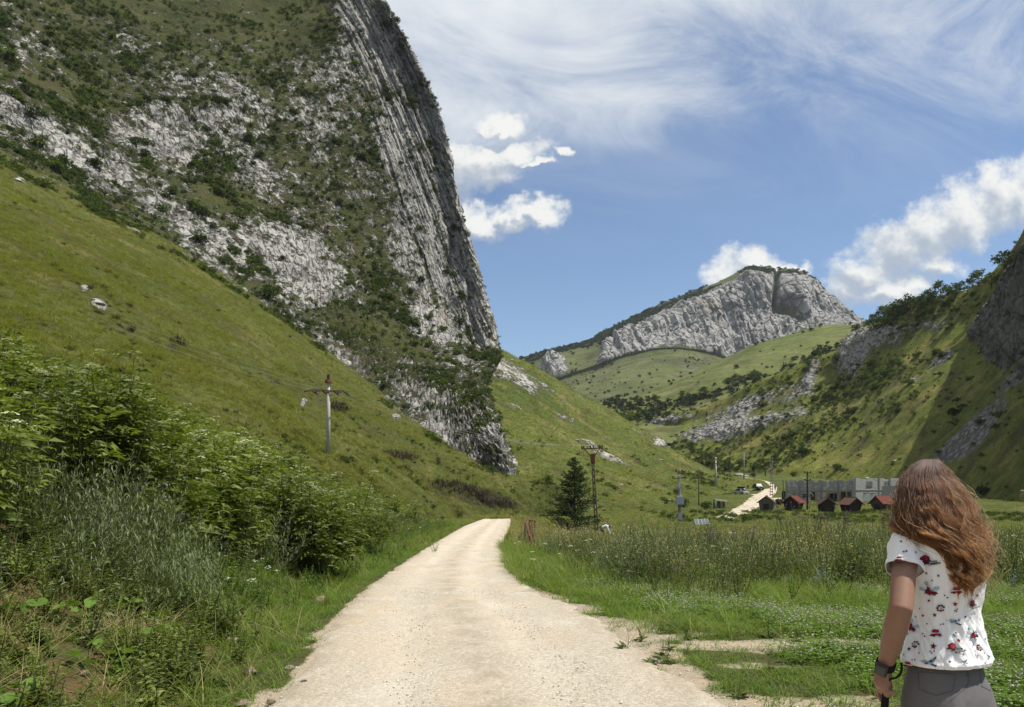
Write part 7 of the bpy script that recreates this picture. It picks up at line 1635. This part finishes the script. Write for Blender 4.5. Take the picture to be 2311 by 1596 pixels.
def m_banner(d, b, x, y, w, h, rot=.18):
    c, s = math.cos(rot), math.sin(rot); T = lambda px, py: (x + px * c - py * s, y + px * s + py * c)
    for k in (0, 1):
        ox, oy = k * w * .25, -k * h * 1.25; d.poly(b, [T(ox - w / 2, oy - h / 2), T(ox + w / 2, oy - h / 2), T(ox + w / 2, oy + h / 2), T(ox - w / 2, oy + h / 2)], PR['ink'])
        d.poly(b, [T(ox - w / 2 + .6 * mm, oy - h / 2 + .6 * mm), T(ox + w / 2 - .6 * mm, oy - h / 2 + .6 * mm), T(ox + w / 2 - .6 * mm, oy + h / 2 - .6 * mm), T(ox - w / 2 + .6 * mm, oy + h / 2 - .6 * mm)], PR['paper'])
        for q in range(7):
            e = ox - w * .40 + q * w * .128; d.poly(b, [T(e, oy - h * .22), T(e + w * .07, oy - h * .22), T(e + w * .09, oy + h * .24), T(e + w * .02, oy + h * .24)], PR['ink'])
def m_bird(d, b, s, flip=1):
    f = lambda q: [(px * s * flip, py * s) for px, py in q]
    d.poly(b, f([(-1.2, .35), (-.9, .62), (-.5, .45), (.1, .1), (.55, -.25), (.3, -.5), (-.3, -.4), (-.8, 0)]), PR['sky']); d.poly(b, f([(.35, -.3), (1.25, -.75), (1.05, -1.0), (.2, -.55)]), PR['navy']); d.poly(b, f([(-.2, .25), (.5, .55), (1.25, 1.2), (1.2, .75), (.75, .15), (.15, -.1)]), PR['navy']); d.poly(b, f([(.05, .22), (.55, .45), (1.0, .85), (.7, .3)]), PR['sky']); d.poly(b, ring(-.55 * s * flip, -.15 * s, .26 * s, 8), PR['dred']); d.poly(b, f([(-1.5, .55), (-1.1, .42), (-1.15, .55)]), PR['ink'])
def m_keys(d, b, s):
    for (x0, y0, x1, y1) in ((-.1, .2, -.35, 1.5), (.3, -.1, 1.3, .55), (-.5, -.1, -1.25, .35)):
        dx, dy = x1 - x0, y1 - y0; l = math.hypot(dx, dy); nx, ny = -dy / l * .12, dx / l * .12; d.poly(b, [((x0 + nx) * s, (y0 + ny) * s), ((x1 + nx) * s, (y1 + ny) * s), ((x1 - nx) * s, (y1 - ny) * s), ((x0 - nx) * s, (y0 - ny) * s)], PR['sky']); d.poly(b, ring(x1 * s, y1 * s, .36 * s, 9), PR['sky']); d.poly(b, ring(x1 * s, y1 * s, .18 * s, 7), PR['paper'])
    m_rose(d, b, 0, -.15 * s, .55 * s); m_rose(d, b, .95 * s, -.35 * s, .36 * s, 'dred', 'dred'); m_rose(d, b, .15 * s, .55 * s, .28 * s, 'dred', 'dred')
def m_heart(d, b, s):
    for ox in (-1.0, 1.05): d.poly(b, [(ox * s, -.2 * s), (ox * 1.5 * s, -.75 * s), (ox * .6 * s, -.55 * s)], PR['teal'])
    d.poly(b, ring(-.35 * s, .45 * s, .5 * s, 10), PR['red']); d.poly(b, ring(.35 * s, .45 * s, .5 * s, 10), PR['red']); d.poly(b, [(-.8 * s, .3 * s), (.8 * s, .3 * s), (0, -.7 * s)], PR['red']); m_rose(d, b, -.65 * s, -.45 * s, .42 * s, 'dred', 'dred'); m_rose(d, b, .65 * s, -.45 * s, .42 * s, 'red', 'dred')
    d.poly(b, [(-1.3 * s, .05 * s), (1.3 * s, .2 * s), (1.3 * s, -.18 * s), (-1.3 * s, -.28 * s)], PR['paper'])
def m_skull(d, b, s):
    for k in range(7): a = 6.283 * k / 7 + .3; m_rose(d, b, .78 * s * math.cos(a), .78 * s * math.sin(a), .30 * s, 'dred', 'dred')
    d.poly(b, ring(0, .05 * s, .52 * s, 10), PR['paper']); d.poly(b, ring(-.18 * s, .02 * s, .15 * s, 7), PR['ink']); d.poly(b, ring(.2 * s, .02 * s, .15 * s, 7), PR['ink']); d.poly(b, ring(0, -.3 * s, .1 * s, 5), PR['ink'])
def z3(x, y): return 1918.3 + .187 * x, 1297.7 + .187 * y
def z2(x, y): return 1861.9 + .3709 * x, 1004.3 + .3709 * y
prints = [('key_rose_print', m_keys, z3(960, 190), 21), ('key_rose_print', m_keys, z3(740, 630), 19), ('key_rose_print', m_keys, z3(1465, 720), 20), ('heart_print', m_heart, z3(1285, 185), 15), ('heart_print', m_heart, z3(1040, 700), 16), ('heart_print', m_heart, z3(700, 1075), 13), ('heart_print', m_heart, z2(450, 697), 12), ('heart_print', m_heart, z2(528, 788), 12),
    ('flower_skull_print', m_skull, z3(1100, 390), 13.5), ('flower_skull_print', m_skull, z3(810, 835), 13.5), ('flower_skull_print', m_skull, z3(1540, 870), 12.5), ('bird_print', lambda d, b, s: m_bird(d, b, s), z3(1270, 560), 16), ('bird_print', lambda d, b, s: m_bird(d, b, s * 1.15), z3(955, 1055), 17), ('bird_print', lambda d, b, s: m_bird(d, b, s), z3(1375, 1050), 10), ('bird_print', lambda d, b, s: m_bird(d, b, s, -1), z3(1670, 985), 10),
    ('rose_print', lambda d, b, s: (m_banner(d, b, s * 1.3, -s * .95, s * 3.0, s * .5), m_rose(d, b, 0, 0, s, 'red', 'dred', 'orange')), z3(1450, 335), 13.5), ('rose_print', lambda d, b, s: (m_banner(d, b, s * 1.3, -s * .95, s * 3.2, s * .5), m_rose(d, b, 0, 0, s, 'red', 'dred', 'orange')), z3(1222, 865), 14.5), ('rose_print', lambda d, b, s: (m_banner(d, b, s * 1.2, -s * .95, s * 3.0, s * .5), m_rose(d, b, 0, 0, s, 'dred', 'dred', 'red')), z2(615, 690), 15), ('heart_print', lambda d, b, s: (d.poly(b, ring(-s * .5, 0, s * .6, 9), PR['sky']), d.poly(b, ring(s * .5, 0, s * .6, 9), PR['sky'])), z3(1180, 1172), 8)]
for nm, fn, (u_, v_), s in prints:
    d = Decal(SB, u_, v_, .0030)
    if d.ok: part(nm, shirt, None, lambda b: fn(d, b, s * mm * .80))
def small(b):
    for (x, y, r, c) in [(1275, 350, 7, 'red'), (1022, 483, 6, 'dred'), (1010, 860, 9, 'dred'), (1313, 790, 6, 'red'), (715, 895, 6, 'ink'), (1435, 517, 4, 'dred'), (1200, 1050, 4.5, 'dred'), (1525, 245, 5, 'red'), (953, 308, 4.5, 'ink'), (700, 710, 4, 'ink'), (655, 965, 4, 'ink'), (1480, 845, 4, 'ink'), (1530, 978, 4, 'dred'), (1240, 720, 3.5, 'ink'), (1275, 703, 3, 'ink'), (1262, 735, 3, 'teal'), (1487, 158, 3.5, 'ink'), (1450, 178, 3.5, 'ink'), (1475, 190, 3.5, 'teal'), (885, 490, 5, 'red'), (1625, 770, 4, 'navy')]:
        d = Decal(SB, *z3(x, y), .0032)
        if d.ok: d.poly(b, star(0, 0, r * 1.3 * mm), PR[c])
    for (x, y, c) in [(1270, 430, 'dred'), (1282, 440, 'red'), (1292, 412, 'dred'), (1090, 600, 'red'), (1127, 592, 'dred'), (965, 925, 'red'), (990, 942, 'red'), (1018, 922, 'dred'), (878, 712, 'ink'), (902, 742, 'ink'), (932, 590, 'ink'), (755, 1028, 'red'), (790, 1028, 'ink'), (1145, 245, 'ink'), (1170, 272, 'ink'), (995, 65, 'ink'), (1630, 850, 'dred'), (1610, 945, 'ink'), (1362, 960, 'ink'), (800, 505, 'ink'), (845, 403, 'ink'), (1620, 1065, 'red'), (1635, 1045, 'dred'), (835, 945, 'ink')]:
        d = Decal(SB, *z3(x, y), .0032)
        if d.ok: d.poly(b, ring(0, 0, 2.6 * mm, 7), PR[c])
    for (x, y, c) in [(463, 590, 'dred'), (477, 652, 'red'), (494, 648, 'ink'), (618, 780, 'dred'), (512, 573, 'red'), (525, 560, 'dred'), (540, 735, 'ink'), (548, 655, 'navy'), (690, 795, 'navy')]:
        d = Decal(SB, *z2(x, y), .0032)
        if d.ok: d.poly(b, star(0, 0, 5.5 * mm), PR[c])
part('star_print', shirt, None, small)
def seam(b, pts, w, lift, mat, bv=JB):
    q = []
    for (u_, v_) in pts:
        h = bv.ray_cast(CAMP, (Vector(P(u_, v_, 2.7)) - CAMP).normalized())
        if h[0] is not None: n_ = h[1] if h[1].dot(CAMP - h[0]) > 0 else -h[1]; q.append(L_(h[0] + n_ * lift))
    if len(q) > 1: b.tube(q, [w] * len(q), mat, 5)
def dens(pts, n=12): pts = np.array(pts, float); return [tuple(p) for p in cr_weights(len(pts), np.linspace(0, len(pts) - 1, n)) @ pts]
STITCH = plain('denim_seam', (.12, .115, .115), .9)
pk = [(z3(825, 1170), z3(835, 1380)), (z3(835, 1380), z3(1040, 1455)), (z3(1040, 1455), z3(1240, 1400)), (z3(1240, 1400), z3(1275, 1190)), (z3(825, 1172), z3(1275, 1200))]
part('pocket', jeans, None, lambda b: [seam(b, dens(s_), .0010, .0004, STITCH) for s_ in pk]); pk2 = [(z3(1562, 1120), z3(1580, 1340)), (z3(1580, 1340), z3(1700, 1400))]
part('pocket', jeans, None, lambda b: [seam(b, dens(s_), .0010, .0004, STITCH) for s_ in pk2])
part('seam', jeans, None, lambda b: seam(b, dens([z3(1432, 1160), z3(1428, 1260), z3(1410, 1340), z3(1300, 1440), z3(1210, 1520)]  , 20), .0012, .0004, STITCH))
part('belt_loop', jeans, None, lambda b: [seam(b, dens([z3(x, 1150), z3(x, 1230)], 5), .003, .001, JEANS) for x in (1418, 1436)])
# --- the three small figures in the valley
def figure(loc, h, rz, label, shirt_c, trouser_c, hair_c, pose='stand'):
    e = empty('person', loc, rz); tag(e, label, 'person'); s = h / 1.72; e.scale = (s,) * 3
    if pose == 'stand':
        J = dict(pel=(0, 0, .92), ch=(0, 0, 1.30), nk=(0, 0, 1.48), hd=(0, .02, 1.61), sl=(-.18, 0, 1.42), el=(-.24, .02, 1.14), wl=(-.20, .16, .98), sr=(.18, 0, 1.42), er=(.25, -.02, 1.14), wr=(.22, .10, .92), hl=(-.09, 0, .9), kl=(-.10, .03, .50), al=(-.11, -.01, .08), hr=(.09, 0, .9), kr=(.11, .04, .50), ar=(.14, .02, .08))
    else:  # bending down, picking in the grass
        J = dict(pel=(0, -.10, .78), ch=(0, .28, .98), nk=(0, .44, .96), hd=(0, .56, .92), sl=(-.17, .38, .94), el=(-.22, .46, .66), wl=(-.14, .56, .42), sr=(.17, .38, .94), er=(.22, .48, .66), wr=(.12, .58, .40), hl=(-.09, -.1, .76), kl=(-.11, .10, .44), al=(-.11, -.02, .08), hr=(.09, -.1, .76), kr=(.12, .12, .44), ar=(.13, .02, .08))
    J = {k: np.array(v, float) for k, v in J.items()}; fwd = np.array([0, .08, -.02])
    def limb(a, b, c, r): return capsule([J[a], J[b], J[c]], r, 10, 3)
    cb_ = [capsule([J['pel'], J['ch'], J['nk']], [(.15, .11), (.16, .11), .06], 14), capsule([J['nk'], J['hd']], [.055, .06], 10), capsule([J['hd'] - (0, 0, .02), J['hd'] + (0, 0, .04)], [(.075, .09), (.078, .092)], 12), limb('sl', 'el', 'wl', [.055, .042, .03]), limb('sr', 'er', 'wr', [.055, .042, .03]), limb('hl', 'kl', 'al', [.085, .058, .042]), limb('hr', 'kr', 'ar', [.085, .058, .042])]
    for w_ in ('wl', 'wr'):
        el = J['e' + w_[1]]; d = (J[w_] - el) / np.linalg.norm(J[w_] - el); cb_.append(capsule([J[w_], J[w_] + d * .09], [.028, .035], 10, 3))
        for k in range(5): cb_.append(capsule([J[w_] + d * .07 + np.array([(k - 2) * .016, 0, 0]), J[w_] + d * (.16 - .012 * abs(k - 2)) + np.array([(k - 2) * .018, .012, 0])], [.010, .008], 6, 2))
    for a_ in ('al', 'ar'): cb_.append(capsule([J[a_] - (0, .03, .03), J[a_] + (0, .16, -.045)], [.045, .04], 10, 3))
    fuse('body', cb_, .02, 2, SKIN, e)
    fuse('shirt', [capsule([J['pel'] + (0, 0, .02), J['ch'], J['nk'] * .75 + J['ch'] * .25], [(.175, .135), (.185, .135), (.10, .09)], 14), limb('sl', 'el', 'wl', [.072, .056, .045]), limb('sr', 'er', 'wr', [.072, .056, .045])], .022, 2, shirt_c, e)
    fuse('trousers', [capsule([J['pel'] - (0, 0, .04), J['pel'] + (0, 0, .06)], [(.17, .13), (.165, .125)], 14), limb('hl', 'kl', 'al', [.105, .075, .06]), limb('hr', 'kr', 'ar', [.105, .075, .06])], .022, 2, trouser_c, e)
    hb_ = fuse('hair', [capsule([J['hd'] + (0, -.02, .03), J['hd'] + (0, -.015, .065)], [(.086, .095), (.075, .085)], 12)], .02, 2, hair_c, e)
    for a_ in ('al', 'ar'): fuse('shoe', [capsule([J[a_] - (0, .04, .035), J[a_] + (0, .17, -.045)], [.052, .046], 10, 3)], .02, 1, M_['black'], e)
DK = plain('dark_clothes', (.018, .018, .022), .9); BLU = plain('blue_clothes', (.06, .17, .42), .9); WHT = plain('white_cloth', (.74, .75, .76), .9); GRYT = plain('grey_trousers', (.10, .10, .11), .9); HB = plain('dark_hair', (.03, .018, .012), .7); DEN = plain('blue_denim', (.05, .08, .16), .9)
figure(gpt(1688, 1108), 1.75, .6, 'person in black standing beside the black car', DK, DK, HB)
figure(gpt(1749.5, 1108), 1.72, 2.6, 'person in blue walking on the far track', BLU, DEN, HB)
gk = gpt(1360, D=66); zk = CZ + (HZ - 1164) / F * 66
figure((gk[0], gk[1], gk[2]), 1.9, -1.9, 'person in a white shirt bending down in the weeds by the ladder pole', WHT, GRYT, HB, 'bend')
print('people', round(time.time() - T0, 1))
